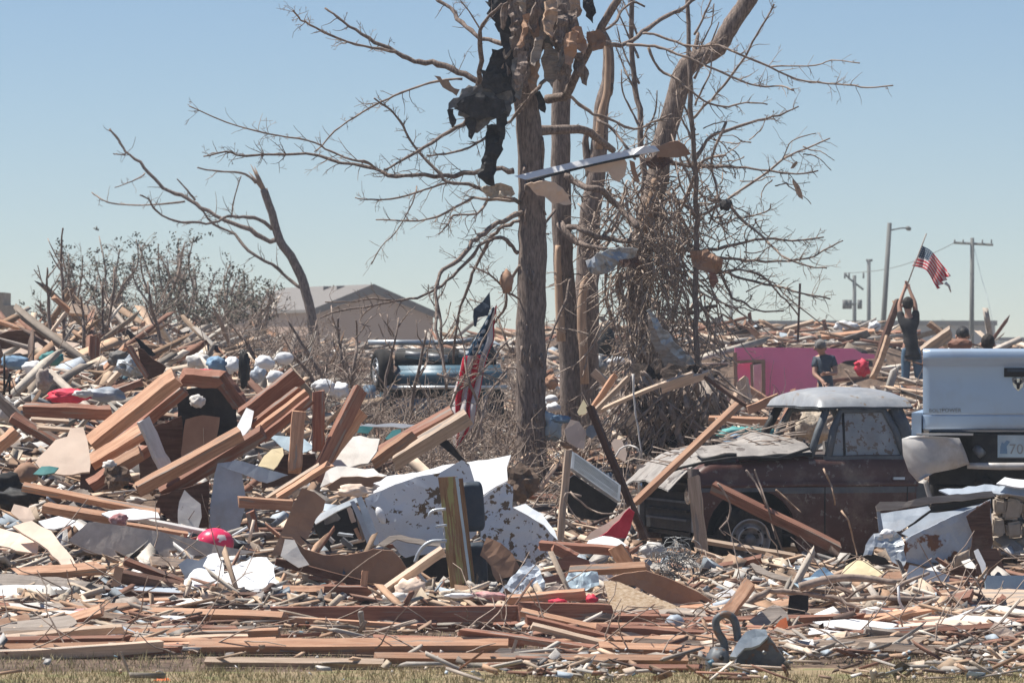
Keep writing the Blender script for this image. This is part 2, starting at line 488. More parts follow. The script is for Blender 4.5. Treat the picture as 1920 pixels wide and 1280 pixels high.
def cyl(label, x1, y1, x2, y2, w, mat, dd=0, D=None, name='pipe', cat='pipe', parent=None, n=12, off=.1, bend=None):
    if D is None: D = hit(*((x1, y1) if y1 > y2 else (x2, y2))) - off
    pts = [(x1, y1, D)] + [(a, b, D + dd * .5) for a, b in (bend or [])] + [(x2, y2, D + dd)]
    mb = MB(); mb.tube([P(*p) for p in pts], w / 2 * D / F, n)
    o = mb.build(name, mat, parent)
    if parent is None: tag(o, label, cat)
    return o
# ---------------------------------------------------------------- far buildings
def block(name, mat, x0, x1, ytop, D, depth, parent, z0=-.2, skew=0.0):
    mb = MB()
    a, b = P(x0, ytop, D), P(x1, ytop, D)
    mb.box((a.x, D, z0), (b.x, D + depth, a.z))
    return mb.build(name, mat, parent)
w = empty('warehouse', (9, 300, 0), 'long pale grey warehouse on the horizon behind the pink wall', 'building')
block('wall', 'warehouse', 1290, 1866, 606, 300, 30, w)
mb = MB(); a = P(1286, 604, 299.6); b = P(1870, 604, 299.6); mb.box((a.x, 299.6, a.z - .22), (b.x, 330.4, a.z + .12)); mb.build('roof', 'roofing', w)
for x in (1330, 1450, 1560, 1745, 1800):
    mb = MB(); a = P(x, 606, 299.95); mb.box((a.x, 299.9, 0), (a.x + .09, 299.99, a.z - .26)); mb.build('downpipe', 'metal', w)
w2 = empty('low_building', (40, 340, 0), 'low grey building at the far right edge of the horizon', 'building')
block('wall', 'warehouse', 1874, 2200, 640, 340, 20, w2)
mb = MB(); a = P(1872, 637, 339.6); b = P(2210, 637, 339.6); mb.box((a.x, 339.6, a.z - .05), (b.x, 360.5, a.z + .2)); mb.build('roof', 'roofing', w2)
# tattered masonry stub at the left edge
t = empty('ruined_tower', tuple(P(-10, 640, 130)), 'pale broken masonry wall at the far left edge', 'wall')
mb = MB()
for (x0, x1, y) in ((-60, 6, 548), (6, 26, 572), (-60, -20, 520)):
    a = P(x0, y, 130); b = P(x1, y, 130); mb.box((a.x + .002, 130 + (x1 % 7) * .01, 0), (b.x, 132, a.z))
mb.build('masonry', 'stone', t)

# gabled house
h = empty('gabled_house', tuple(P(700, 660, 220)), 'grey gabled house wall with dark fascia behind the blue overturned van', 'house')
h.location.z = 0
DH = 220.0
def HP(x, y, d=0): return P(x, y, DH + d)
mb = MB()
ap, le, re = HP(697, 541), HP(592, 584), HP(812, 592)
le0, re0 = Vector((le.x, DH, -.2)), Vector((re.x, DH, -.2))
bk = Vector((-5.2, 12, 0))
mb.add([le0, re0, re, ap, le], [(0, 1, 2, 3, 4)])
mb.add([le0, le, le + bk, le0 + bk], [(0, 1, 2, 3)])
mb.add([re0, re, re + bk, re0 + bk], [(3, 2, 1, 0)])
mb.build('wall', 'housewall', h)
mb = MB()
up = Vector((0, 0, .16)); fo = Vector((.12, -.35, 0))
def slope(a, b):
    vs = [a + fo, b + fo, b + bk, a + bk]
    mb.add(vs + [v + up for v in vs], [(0, 3, 2, 1), (4, 5, 6, 7), (0, 1, 5, 4), (1, 2, 6, 5), (2, 3, 7, 6), (3, 0, 4, 7)])
apr = ap + Vector((0, 0, .06))
slope(apr + (le - ap) * 1.10, apr); slope(apr, apr + (re - ap) * 1.08)
rf = mb.build('roof', 'roofing', h)
mb = MB()
for e0 in (le, re):
    e = apr + (e0 - ap) * (1.10 if e0 is le else 1.08)
    a0, a1 = apr + fo + Vector((0, -.06, 0)), e + fo + Vector((0, -.06, 0))
    dn = Vector((0, 0, -.30))
    vs = [a0 + up * 1.1, a1 + up * 1.1, a1 + dn * .5, a0 + dn]
    mb.add(vs + [v + Vector((0, .04, 0)) for v in vs], [(0, 1, 2, 3), (7, 6, 5, 4), (0, 4, 5, 1), (1, 5, 6, 2), (2, 6, 7, 3), (3, 7, 4, 0)])
mb.build('fascia', 'fascia', h)
for (tx, ty) in ((-.6, 3.2), (-1.2, 5.0)):
    mb = MB(); c = apr + bk * (ty / 12) + (le - ap) * .12; mb.box(c + Vector((-.2, -.15, .0)), c + Vector((.2, .15, .27))); mb.build('roof_vent', 'fascia', h)

# pink room wall left standing
pw = empty('pink_wall', tuple(P(1500, 700, 86)), 'bright pink interior wall standing among the wreckage behind the old pickup', 'wall')
pw.location.z = 0
def wallpoly(name, pts, D, mat, th, parent):
    me, c = sheet_mesh(name, pts, D, 0, 0, mat, th, 0, 0, 1)
    return link(name, me, parent, c - WO(parent))
wallpoly('plasterboard', [(1432, 651), (1600, 653), (1616, 662), (1640, 664), (1640, 672), (1586, 676), (1556, 690), (1556, 760), (1432, 762)], 86, 'pinkwall', 10, pw)
wallpoly('plasterboard', [(1378, 652), (1432, 651), (1432, 676), (1378, 680)], 86.001, 'pinkwall', 10, pw)
wallpoly('plasterboard', [(1381, 682), (1410, 680), (1410, 762), (1386, 752)], 86.3, 'pinkwall', 10, pw)
for a in ((1378, 660, 1380, 735, 7), (1409, 682, 1411, 755, 5), (1431, 676, 1432, 750, 7), (1380, 678, 1434, 676, 5)):
    B(None, a[0], a[1], a[2], a[3], a[4], 6, 0, 'kraft', D=85.8, name='stud', parent=pw)
wallpoly('door_panel', [(1413, 684), (1428, 682), (1428, 745), (1413, 735)], 86.8, 'plaster', 4, pw)

# ---------------------------------------------------------------- poles
def pole(x, ytop, D, r, label, cat, name, lean=0, ybase=700):
    e = empty(name, tuple(P(x, 660, D)), label, cat); e.location.z = 0
    mb = MB(); top = P(x, ytop, D); bt = Vector((P(x + lean, 660, D).x, D, -.2))
    s = D / F
    mb.tube([bt, bt.lerp(top, .5), top], [r * 1.25 * s, r * 1.1 * s, r * .9 * s], 10)
    mb.build('shaft', 'pole', e)
    return e, s
e, s = pole(1668, 418, 175, 4.6, 'tall street light pole with one arm above the man in black', 'street light', 'street_light', lean=-22)
mb = MB(); mb.tube([P(1668, 432, 175), P(1688, 428, 175), P(1704, 427, 175)], 1.5 * s, 6); mb.build('arm', 'pole', e)
mb = MB(); mb.tube([P(1698, 427, 175), P(1702, 428, 175), P(1708, 430, 175)], [2 * s, 4.5 * s, 3 * s], 8); mb.build('lamp_head', 'pole', e)
e, s = pole(1823, 446, 190, 4, 'utility pole with a single crossarm above the silver pickup', 'utility pole', 'utility_pole', lean=-2)
mb = MB(); a = P(1788, 455, 190); b = P(1862, 459, 190); mb.tube([a, b], 2.3 * s, 4, smooth=False); mb.build('crossarm', 'pole', e)
for x in (1790, 1806, 1842, 1859):
    mb = MB(); mb.tube([P(x, 456, 190), P(x, 449, 190)], 1.3 * s, 6); mb.build('insulator', 'pole', e)
mb = MB(); mb.tube([P(1827, 466, 190), P(1840, 520, 190), P(1851, 555, 189), P(1872, 655, 188)], .35 * s, 4); mb.build('guy_wire', 'metal', e)
e, s = pole(1602, 516, 240, 3.6, 'short utility pole with grey transformer cans, left of the street light', 'utility pole', 'utility_pole')
mb = MB(); mb.tube([P(1584, 512, 240), P(1592, 522, 240), P(1619, 543, 240)], 1.8 * s, 4); mb.build('crossarm', 'pole', e)
for x in (1584, 1592, 1619):
    mb = MB(); mb.tube([P(x, 522, 240), P(x, 511, 240)], 1.6 * s, 6); mb.build('insulator', 'pole', e)
mb = MB(); mb.tube([P(1580, 571, 239), P(1606, 570, 239)], 2 * s, 6); mb.build('bracket', 'pole', e)
for x in (1584, 1593, 1612):
    mb = MB(); mb.tube([P(x, 579, 239), P(x, 562, 239)], 4.4 * s, 10); mb.build('transformer', 'pole', e)
e, s = pole(1629, 487, 250, 3.6, 'bare utility pole between the transformer pole and the street light', 'utility pole', 'utility_pole')
mb = MB(); mb.tube([P(1624, 488, 250), P(1636, 488, 250)], 2.5 * s, 6); mb.build('crossarm', 'pole', e)
mb = MB(); mb.tube([P(1371, 562, 260), P(1369, 600, 260)], 3 * s, 8); e = empty('utility_pole', (P(1370, 660, 260).x, 260, 0), 'faint distant utility pole seen through the twigs right of the leaning trunk', 'utility pole')
mb = MB(); mb.tube([P(1371, 545, 260), Vector((P(1370, 600, 260).x, 260, -.2))], 3.4 * s, 8); mb.build('shaft', 'pole', e)
wp = [P(1585, 512, 240), P(1686, 540, 225), P(1790, 455, 190)]
mb = MB(); mb.tube([P(1585 + i * 20.5, 512 + 60 * math.sin(math.pi * i / 10) * .25 - 5.7 * i, 240 - 5 * i) for i in range(11)], .016, 4); tag(mb.build('power_line', 'pole'), 'thin sagging power line between the utility poles on the right', 'wire')

# ---------------------------------------------------------------- trees
def catmull(pts, k=4):
    out = []
    n = len(pts)
    for i in range(n - 1):
        p0, p1, p2, p3 = pts[max(i - 1, 0)], pts[i], pts[i + 1], pts[min(i + 2, n - 1)]
        for j in range(k):
            t = j / k
            out.append(tuple(.5 * ((2 * p1[c]) + (-p0[c] + p2[c]) * t + (2 * p0[c] - 5 * p1[c] + 4 * p2[c] - p3[c]) * t * t + (-p0[c] + 3 * p1[c] - 3 * p2[c] + p3[c]) * t ** 3) for c in range(len(p1))))
    out.append(tuple(pts[-1]))
    return out
def limb(mb, pts, D, r0, r1, tw=1.0, dd=0.0, seed=0, sides=6, knob=.12, tl=34, sub=1):
    """branch along picture points; dd = depth drift to the tip; twigs sprout along it"""
    r = random.Random(seed * 77 + 3)
    q = catmull([(p[0], p[1]) for p in pts], 5 if r0 > 12 else 3)
    n = len(q); s = D / F
    wv = [r.uniform(-1, 1) for _ in range(4)]
    P3, RR = [], []
    for i, (x, y) in enumerate(q):
        u = i / (n - 1)
        d = D + dd * u + (.12 if r0 < 8 else .03) * (wv[0] * math.sin(u * 5 + wv[1] * 3) + wv[2] * math.sin(u * 11)) * min(1, u * 4)
        j = (.6 if r0 < 8 else .06) * (r0 + (r1 - r0) * u)
        P3.append(P(x + r.uniform(-j, j), y + r.uniform(-j, j), d))
        RR.append((r0 + (r1 - r0) * u) * s * (1 + r.uniform(-knob, knob * 1.8) * (1 if r0 < 8 else .35)))
    mb.tube(P3, RR, sides)
    if tw > 0:
        tot = sum((P3[i + 1] - P3[i]).length for i in range(n - 1)) / s
        k = int(tot / 26 * tw)
        for _ in range(k):
            u = r.uniform(.12, 1) ** .8
            i = min(n - 2, int(u * (n - 1)))
            t = (P3[i + 1] - P3[i]).normalized()
            sprout(mb, P3[i], t, r.uniform(.3, 1.7) * tl * s * (1.15 - .5 * u), min(RR[i] * .5, 1.05 * s), s, r, sub)
    return P3
def sprout(mb, p, t, ln_, rad, s, r, depth):
    side = Vector((r.gauss(0, 1), r.gauss(0, .7), r.gauss(0.1, 1)))
    side = (side - t * side.dot(t))
    if side.length < .01: return
    d = (t * r.uniform(.3, 1.0) + side.normalized() * r.uniform(.5, 1)).normalized()
    pts = [p.copy()]; rr = [rad]
    k = 4
    for i in range(k):
        d = (d + Vector((r.gauss(0, .22), r.gauss(0, .22), r.gauss(0, .22)))).normalized()
        pts.append(pts[-1] + d * ln_ / k)
        rr.append(max(rad * (1 - (i + 1) / k * .6), 38e-2 * s))
    mb.tube(pts, rr, 3, cap=False)
    if depth > 0:
        for _ in range(r.choice((0, 1, 2, 2))):
            i = r.randint(1, k - 1)
            sprout(mb, pts[i], (pts[i + 1] - pts[i]).normalized(), ln_ * r.uniform(.25, .6), rr[i] * .8, s, r, depth - 1)

TREE_D = 50.0
main = empty('dead_tree', tuple(P(995, 900, TREE_D)), 'thickest dark trunk in the middle, wrapped in rags and bark at the top', 'tree')
main.location.z = .6
mb = MB()
limb(mb, [(994, 1000), (996, 820), (995, 640), (998, 480), (997, 380), (992, 240), (985, 170), (978, 60), (972, -60)], TREE_D, 30, 20, tw=.0, sides=14, knob=.05)
mb.build('trunk', 'bark', main)
mb = MB()
for k_ in range(26):
    r_ = random.Random(k_); x = 995 + r_.uniform(-24, 24); y = r_.uniform(250, 850)
    limb(mb, [(x, y), (x + r_.uniform(-5, 5), y + 40), (x + r_.uniform(-7, 7), y + r_.uniform(60, 110))], TREE_D - .17 + abs(x - 995) * .003, 2.6, 1.4, tw=0, seed=k_)
mb.build('bark_ridge', 'bark', main)['kind'] = 'stuff'
LEFT = [
 ([(985, 185), (934, 174), (888, 148), (848, 130), (812, 118), (776, 115), (743, 98), (704, 79), (668, 57), (635, 34), (609, 15)], 9, 2.2, .35),
 ([(743, 98), (697, 89), (652, 80), (606, 59), (572, 42), (560, 34), (550, 20)], 3.2, 1.6, .8),
 ([(960, 82), (927, 79), (891, 66), (865, 43), (845, 16), (815, -6)], 5.5, 4.5, .2),
 ([(896, 161), (902, 115), (901, 66), (909, 39), (940, 10)], 5.5, 3.5, .2),
 ([(901, 55), (880, 22), (862, 0)], 1.8, 1.2, .5),
 ([(868, 148), (819, 152), (783, 162), (740, 180), (704, 197), (665, 220), (628, 246), (605, 272), (589, 285)], 2.8, 1.6, .5),
 ([(960, 322), (927, 316), (868, 326), (835, 331), (776, 328), (730, 328), (704, 316), (638, 305), (573, 289), (461, 292), (424, 285), (382, 294)], 6, 1.8, 1.0),
 ([(704, 314), (690, 305), (660, 300), (620, 285), (592, 268), (540, 257), (484, 247), (424, 229), (354, 199)], 3, 1.4, .7),
 ([(916, 189), (884, 216), (868, 233), (829, 256), (796, 277), (753, 302), (720, 320)], 5.5, 2.4, 1.2),
 ([(1022, 150), (1003, 172), (983, 194), (957, 226), (917, 253), (881, 276), (835, 289), (800, 292)], 4.2, 2, 1.1),
 ([(975, 380), (930, 366), (898, 354), (878, 344), (838, 343), (819, 318), (793, 295), (766, 259), (750, 226), (724, 200), (701, 185)], 4.5, 2, .7),
 ([(838, 343), (796, 356), (750, 371), (697, 374), (665, 371)], 2.6, 1.4, .8),
 ([(970, 375), (914, 374), (888, 371), (852, 390), (802, 412), (750, 413), (704, 412)], 3.6, 1.5, 1.1),
 ([(914, 374), (895, 400), (850, 405), (840, 420), (822, 440)], 3, 1.4, 1.2),
 ([(985, 396), (967, 401), (943, 413), (907, 436), (886, 454), (860, 487), (830, 505), (818, 534), (818, 582), (818, 617), (833, 692), (840, 720)], 6.5, 2.6, .5),
 ([(985, 408), (964, 416), (937, 430), (916, 451), (892, 499), (877, 540), (860, 588), (854, 632), (850, 680)], 4.6, 2.6, .7),
 ([(970, 475), (955, 457), (937, 445), (907, 454), (886, 481), (848, 517), (818, 543), (782, 558), (741, 564), (699, 573), (640, 582), (600, 596)], 4.6, 1.6, .8),
 ([(782, 350), (773, 380), (744, 433), (714, 463), (696, 496)], 1.6, 1.2, .6),
 ([(741, 564), (720, 562), (690, 560), (660, 566), (610, 566)], 2.2, 1.4, .6),
 ([(700, 573), (680, 590), (676, 606), (695, 612)], 1.8, 1.2, .6),
 ([(975, 500), (952, 530), (948, 575), (930, 600), (900, 640), (890, 690)], 4, 2, 1.2),
 ([(973, 560), (950, 545), (925, 520), (900, 505), (880, 500)], 2.6, 1.3, 1.2),
 ([(990, 640), (960, 660), (935, 600), (915, 575), (880, 560)], 2.6, 1.3, 1.3),
 ([(975, 620), (968, 655), (985, 690), (1000, 700), (1022, 715)], 3, 1.6, 1),
 ([(980, 700), (955, 690), (930, 720), (905, 745), (885, 790)], 2.4, 1.4, .9)]
for i, (pts, r0, r1, tw) in enumerate(LEFT):
    mb = MB(); limb(mb, pts, TREE_D - .1, r0 * .85, r1 * .8, tw=tw * 2.4, dd=random.Random(i).uniform(-1.6, 1.0), seed=i + 11, sides=7, sub=2, tl=36)
    mb.build('branch', 'bark' if r0 > 4 else 'twig', main)
RIGHT = [
 ([(1000, 246), (1057, 243), (1096, 244), (1122, 262), (1150, 282)], 10, 6, .4, 'bark'),
 ([(1025, 186), (1050, 182), (1063, 177), (1080, 141), (1103, 95), (1122, 62), (1142, 26), (1165, -10)], 9, 7, .4, 'bark'),
 ([(1118, 80), (1142, 82), (1175, 82), (1204, 62), (1237, 36), (1273, 20), (1303, -4)], 5, 3.5, .2, 'bark'),
 ([(1204, 62), (1225, 64), (1254, 75), (1296, 87), (1347, 85), (1386, 103), (1442, 125), (1494, 148), (1550, 156), (1593, 159), (1625, 164), (1675, 161)], 2.6, 1.3, .9, 'twig'),
 ([(1175, 84), (1215, 86), (1247, 93), (1286, 108), (1337, 128), (1386, 151), (1422, 162), (1465, 162), (1488, 170)], 2.8, 1.4, .9, 'twig'),
 ([(1125, 60), (1150, 45), (1168, 20), (1185, 5), (1210, 12)], 3, 2, .8, 'bark'),
 ([(1060, 176), (1080, 190), (1103, 210), (1139, 220), (1188, 243), (1221, 230), (1260, 215)], 3.6, 1.8, .9, 'twig'),
 ([(1120, 225), (1150, 245), (1170, 270), (1190, 300)], 3.4, 2, .8, 'bark'),
 ([(1442, 125), (1480, 124), (1530, 123), (1560, 113), (1612, 119)], 1.4, 1, .5, 'twig'),
 ([(1215, 90), (1235, 130), (1270, 150), (1300, 175), (1330, 195), (1365, 200), (1400, 192), (1440, 196)], 2.6, 1.3, .9, 'twig')]
for i, (pts, r0, r1, tw, mt) in enumerate(RIGHT):
    mb = MB(); limb(mb, pts, TREE_D + .3, r0, r1, tw=tw * 2.2, dd=random.Random(i).uniform(-1.2, 1.4), seed=i + 51, sides=7, sub=2)
    mb.build('branch', mt, main)

t2 = empty('dead_tree', tuple(P(1060, 880, 52.5)), 'second dark trunk just right of the thick middle trunk, its pale split side showing', 'tree'); t2.location.z = .6
mb = MB(); limb(mb, [(1072, 900), (1068, 700), (1058, 520), (1052, 380), (1052, 200), (1058, 60), (1062, -60)], 52.5, 20, 16, tw=0, sides=12, knob=.06); mb.build('trunk', 'bark', t2)
mb = MB(); limb(mb, [(1052, 640), (1048, 560), (1046, 500), (1046, 460)], 52.25, 9, 5, tw=0, sides=8, knob=.04); mb.build('bare_wood', 'bare', t2)
for i, (pts, r0, r1) in enumerate([
 ([(1060, 330), (1080, 345), (1110, 352), (1139, 366), (1170, 396), (1197, 424)], 7, 5),
 ([(1055, 430), (1080, 428), (1110, 440), (1160, 450), (1196, 452)], 6, 4),
 ([(1050, 420), (1075, 450), (1100, 460), (1138, 468)], 8, 4),
 ([(1070, 520), (1062, 560), (1044, 600), (1030, 640), (1020, 680)], 3, 2),
 ([(1040, 395), (1020, 420), (1005, 430), (1030, 440)], 3, 2),
 ([(1000, 620), (1040, 616), (1080, 620), (1105, 628)], 2.2, 1.6)]):
    mb = MB(); limb(mb, pts, 52.2, r0, r1, tw=2, seed=i + 90, sub=2, dd=-.5); mb.build('branch', 'bark', t2)

t3 = empty('dead_tree', tuple(P(1105, 800, 55)), 'third trunk of stripped pale wood behind, snapped and forked at the top', 'tree'); t3.location.z = .7
mb = MB(); limb(mb, [(1098, 860), (1098, 700), (1100, 560), (1104, 450), (1108, 390), (1118, 330), (1125, 260), (1128, 200), (1140, 150), (1140, 90), (1128, 60)], 55, 26, 8, tw=0, sides=12, knob=.05); mb.build('trunk', 'bark', t3)
mb = MB(); limb(mb, [(1094, 720), (1090, 600), (1094, 540), (1100, 520)], 54.68, 11, 6, tw=0, sides=8, knob=.05); mb.build('bare_wood', 'bare', t3); mb = MB()
limb(mb, [(1123, 280), (1126, 220), (1138, 170), (1140, 110), (1137, 80)], 54.9, 8, 5, tw=0, sides=8, knob=.1); mb.build('bare_wood', 'bare', t3)
for i, (pts, r0, r1) in enumerate([([(1108, 330), (1100, 290), (1098, 260), (1104, 245)], 9, 4), ([(1130, 190), (1145, 175), (1150, 150)], 4, 2), ([(1112, 350), (1118, 380), (1110, 420)], 12, 10),
   ([(1104, 470), (1130, 440), (1150, 430), (1165, 400)], 4, 2)]):
    mb = MB(); limb(mb, pts, 55, r0, r1, tw=1, seed=i + 120); mb.build('branch', 'bark', t3)

t4 = empty('dead_tree', tuple(P(1200, 800, 53)), 'thick leaning trunk right of centre, tangled in vines and torn sheet metal', 'tree'); t4.location.z = .7
mb = MB(); limb(mb, [(1212, 800), (1204, 700), (1200, 600), (1200, 500), (1212, 420), (1232, 340), (1246, 262), (1268, 185), (1284, 131), (1318, 105), (1345, 90), (1372, 45), (1398, 8), (1425, -40)], 53, 24, 15, tw=.0, sides=12, knob=.07); mb.build('trunk', 'bark', t4)
mb = MB(); limb(mb, [(1206, 440), (1214, 400), (1224, 360), (1228, 335)], 52.75, 9, 6, tw=0, sides=8, knob=.04); mb.build('bare_wood', 'bare', t4)
mb = MB(); limb(mb, [(1296, 118), (1303, 90), (1308, 62)], 53, 7, 3, tw=0, sides=8); mb.build('snapped_stub', 'bark', t4)
R4 = [
 ([(1301, 300), (1318, 276), (1333, 256), (1370, 244), (1422, 226), (1461, 216), (1497, 200)], 4.2, 1.4, .8),
 ([(1240, 300), (1280, 310), (1317, 312), (1353, 312), (1396, 315), (1442, 321), (1494, 326), (1534, 320)], 4.2, 1.4, 1.1),
 ([(1300, 410), (1340, 390), (1370, 371), (1429, 331), (1468, 298), (1511, 279), (1556, 259)], 3, 1.4, .5),
 ([(1468, 298), (1480, 270), (1500, 258), (1530, 250)], 1.2, .9, .3),
 ([(1301, 222), (1320, 200), (1343, 177), (1389, 118), (1412, 79), (1435, 39), (1452, 8)], 2.6, 1.5, .8),
 ([(1233, 466), (1280, 468), (1331, 469), (1376, 459), (1435, 448), (1485, 451), (1545, 445)], 4.2, 1.4, 1.1),
 ([(1290, 480), (1358, 484), (1400, 488), (1456, 490), (1515, 484), (1545, 469), (1580, 451)], 3.2, 1.3, 1.1),
 ([(1300, 495), (1352, 508), (1396, 522), (1456, 537), (1503, 549), (1557, 560)], 3.6, 1.4, 1.3),
 ([(1330, 375), (1367, 386), (1396, 416), (1435, 448), (1465, 478), (1515, 499), (1550, 502)], 3.2, 1.3, 1.0),
 ([(1340, 500), (1355, 522), (1373, 558), (1396, 567), (1417, 582), (1470, 583)], 3, 1.3, .9),
 ([(1340, 512), (1384, 505), (1426, 516), (1456, 546), (1480, 570), (1497, 591)], 2.6, 1.5, .8),
 ([(1340, 572), (1319, 579), (1295, 588), (1260, 585), (1240, 575)], 3.4, 2.4, .6),
 ([(1250, 360), (1290, 390), (1310, 420), (1290, 450), (1260, 470)], 4, 2, 1.4),
 ([(1230, 430), (1270, 400), (1300, 340), (1320, 300), (1360, 290)], 4, 2, 1.4),
 ([(1220, 560), (1250, 620), (1290, 660), (1310, 700), (1370, 715)], 4, 2, 1.2),
 ([(1180, 520), (1160, 520), (1165, 560), (1180, 600), (1182, 650)], 8, 6, .3),
 ([(1165, 640), (1150, 600), (1135, 560), (1140, 500)], 2.6, 1.6, .8),
 ([(1360, 230), (1335, 300), (1345, 370), (1330, 420)], 2.6, 1.5, 1.1),
 ([(1380, 410), (1410, 405), (1440, 395), (1445, 382)], 1.6, 1, .8),
 ([(1420, 520), (1450, 530), (1480, 560), (1530, 600), (1560, 620)], 1.6, 1, .6)]
for i, (pts, r0, r1, tw) in enumerate(R4):
    mb = MB(); limb(mb, pts, 52.8, r0, r1, tw=tw * 2.4, dd=random.Random(i).uniform(-1.5, 1.2), seed=i + 151, sides=6, sub=2, tl=38); mb.build('branch', 'bark' if r0 > 4 else 'twig', t4)
# vines and shredded twigs hanging round the leaning trunk
mb = MB(); r_ = random.Random(5)
for k in range(330):
    x = r_.gauss(1228, 46); y = r_.uniform(330, 720); ln2 = r_.uniform(60, 230)
    pts = [(x, y)]
    dx = r_.uniform(-.5, .5)
    for i in range(5):
        dx += r_.uniform(-.35, .35); pts.append((pts[-1][0] + dx * ln2 / 5, pts[-1][1] + ln2 / 5 * r_.uniform(.5, 1)))
    limb(mb, pts, 53 + r_.uniform(-.9, .6), r_.uniform(1.0, 2.6), 1, tw=.7, seed=k + 300, sides=4, tl=26)
mb.build('hanging_vine', 'shred', t4)['kind'] = 'stuff'
mb = MB(); r_ = random.Random(15)
for k in range(300):
    a = r_.uniform(0, 6.28); x0 = r_.gauss(1250, 80); y0 = r_.gauss(420, 90)
    if y0 < 230: continue
    pts = [(x0, y0)]; 
    for i in range(4):
        a += r_.uniform(-.6, .6); pts.append((pts[-1][0] + math.cos(a) * 17, pts[-1][1] + math.sin(a) * 14))
    limb(mb, pts, 53 + r_.uniform(-1.2, .6), 1.5, .8, tw=.7, seed=k + 500, sides=3, tl=18)
mb.build('twig_tangle', 'twig', t4)['kind'] = 'stuff'

for (x, top, D, lab, pts, seed) in (
  (1190, 0, 54, 'slender upright trunk left of the leaning trunk, reaching the top of the frame', [(1212, 800), (1208, 560), (1206, 330), (1202, 230), (1192, 164), (1186, 82), (1181, -20)], 1),
  (1300, 0, 52, 'slender straight trunk right of the leaning trunk, rusty brown at mid height', [(1310, 800), (1307, 647), (1304, 558), (1304, 463), (1307, 410), (1301, 295), (1294, 164), (1290, 80), (1288, -20)], 2)):
    e = empty('dead_tree', tuple(P(x, 800, D)), lab, 'tree'); e.location.z = .7
    mb = MB(); limb(mb, pts, D, 7 if seed == 1 else 5.5, 4, tw=0, sides=8, seed=seed, knob=.06); mb.build('trunk', 'bark', e)
    for k in range(9):
        r_ = random.Random(seed * 40 + k); y = 40 + k * 42 + r_.uniform(-10, 10); sgn = r_.choice((-1, 1)); x0 = x + (8 if seed == 1 else 3)
        mb = MB(); limb(mb, [(x0, y + 30), (x0 + sgn * 14, y), (x0 + sgn * 30, y - 35), (x0 + sgn * r_.uniform(30, 46), y - 75)], D, 2.4, 1.0, tw=1.4, seed=seed * 70 + k, tl=30, sub=2); mb.build('branch', 'twig', e)

# snapped tree on the left
t5 = empty('snapped_tree', tuple(P(590, 650, 78)), 'leaning tree with a splintered broken top left of the gabled house', 'tree'); t5.location.z = 1.2
mb = MB(); limb(mb, [(592, 670), (586, 610), (578, 565), (565, 520), (545, 480), (524, 450), (510, 400), (494, 355)], 78, 10, 7, tw=0, sides=10, knob=.06); mb.build('trunk', 'bark', t5)
mb = MB()
for (a, b, c) in ((470, 308, 1), (477, 312, 2), (484, 330, 2.5), (466, 322, 1)):
    mb.tube([P(494 + c, 358, 78), P((494 + a) / 2, (356 + b) / 2, 78), P(a, b, 78)], [4 * 78 / F, 3 * 78 / F, .3 * 78 / F], 6)
mb.build('splintered_top', 'bare', t5)
for i, (pts, r0, r1, tw) in enumerate([
 ([(520, 452), (500, 448), (470, 432), (420, 412), (378, 388), (352, 372), (316, 358), (290, 335), (262, 305), (236, 285), (222, 262), (206, 243)], 5, 2, .5),
 ([(510, 430), (485, 412), (455, 408), (428, 404), (400, 418), (360, 417), (328, 414), (295, 398), (280, 375), (262, 366)], 3.4, 1.4, .6),
 ([(348, 378), (300, 384), (250, 385), (210, 381), (188, 372), (172, 361)], 2, 1.2, .4),
 ([(478, 342), (460, 326), (430, 322), (398, 320), (370, 314)], 2.2, 1.4, .3),
 ([(434, 405), (440, 370), (452, 330)], 1.6, 1, .7),
 ([(365, 376), (352, 356), (332, 336)], 2.2, 1, .4),
 ([(562, 540), (540, 520), (510, 497), (465, 470), (440, 440), (400, 420), (375, 390)], 3.4, 1.8, .6),
 ([(235, 290), (222, 289), (213, 289)], 1.5, 1, .2),
 ([(272, 325), (258, 335), (240, 343), (215, 352)], 1.3, .9, .6)]):
    mb = MB(); limb(mb, pts, 78, r0, r1, tw=tw * 1.6, dd=random.Random(i).uniform(-2, 1), seed=i + 211, tl=30); mb.build('branch', 'bark' if r0 > 3 else 'twig', t5)

# leafy battered shrubs on the left horizon
def shrub(x0, spread, ytop, ybase, D, seed, leaves, label):
    r = random.Random(seed)
    e = empty('shrub_tree', tuple(P(x0, ybase, D)), label, 'shrub', 'battered shrubs behind the left heap'); s = D / F
    mb = MB(); tips = []
    for k in range(9):
        tx = x0 + r.uniform(-spread, spread); ty = ytop + r.uniform(0, (ybase - ytop) * .5)
        pts = [(x0 + r.uniform(-12, 12), ybase + 20), (x0 * .6 + tx * .4 + r.uniform(-10, 10), ybase * .6 + ty * .4), (x0 * .2 + tx * .8 + r.uniform(-12, 12), ybase * .3 + ty * .7), (tx, ty)]
        q = limb(mb, pts, D, 3.0, 1.0, tw=1.6, dd=r.uniform(-1.5, 1.5), seed=seed * 31 + k, sides=5, tl=42, sub=1)
        tips += q[4:]
    mb.build('trunk', 'twig', e)
    lf = MB()
    for k in range(leaves):
        p = r.choice(tips)
        c = p + Vector((r.gauss(0, 13 * s), r.gauss(0, 13 * s), r.gauss(0, 12 * s)))
        for j in range(r.randint(3, 9)):
            q = c + Vector((r.gauss(0, 4 * s), r.gauss(0, 4 * s), r.gauss(0, 3.4 * s)))
            a = Vector((r.gauss(0, 1), r.gauss(0, 1), r.gauss(0, 1))).normalized() * 3.0 * s; b = a.orthogonal().normalized() * 1.9 * s
            lf.add([q - a, q + b, q + a, q - b], [(0, 1, 2, 3)])
    lf.build('crown', 'leafd', e)
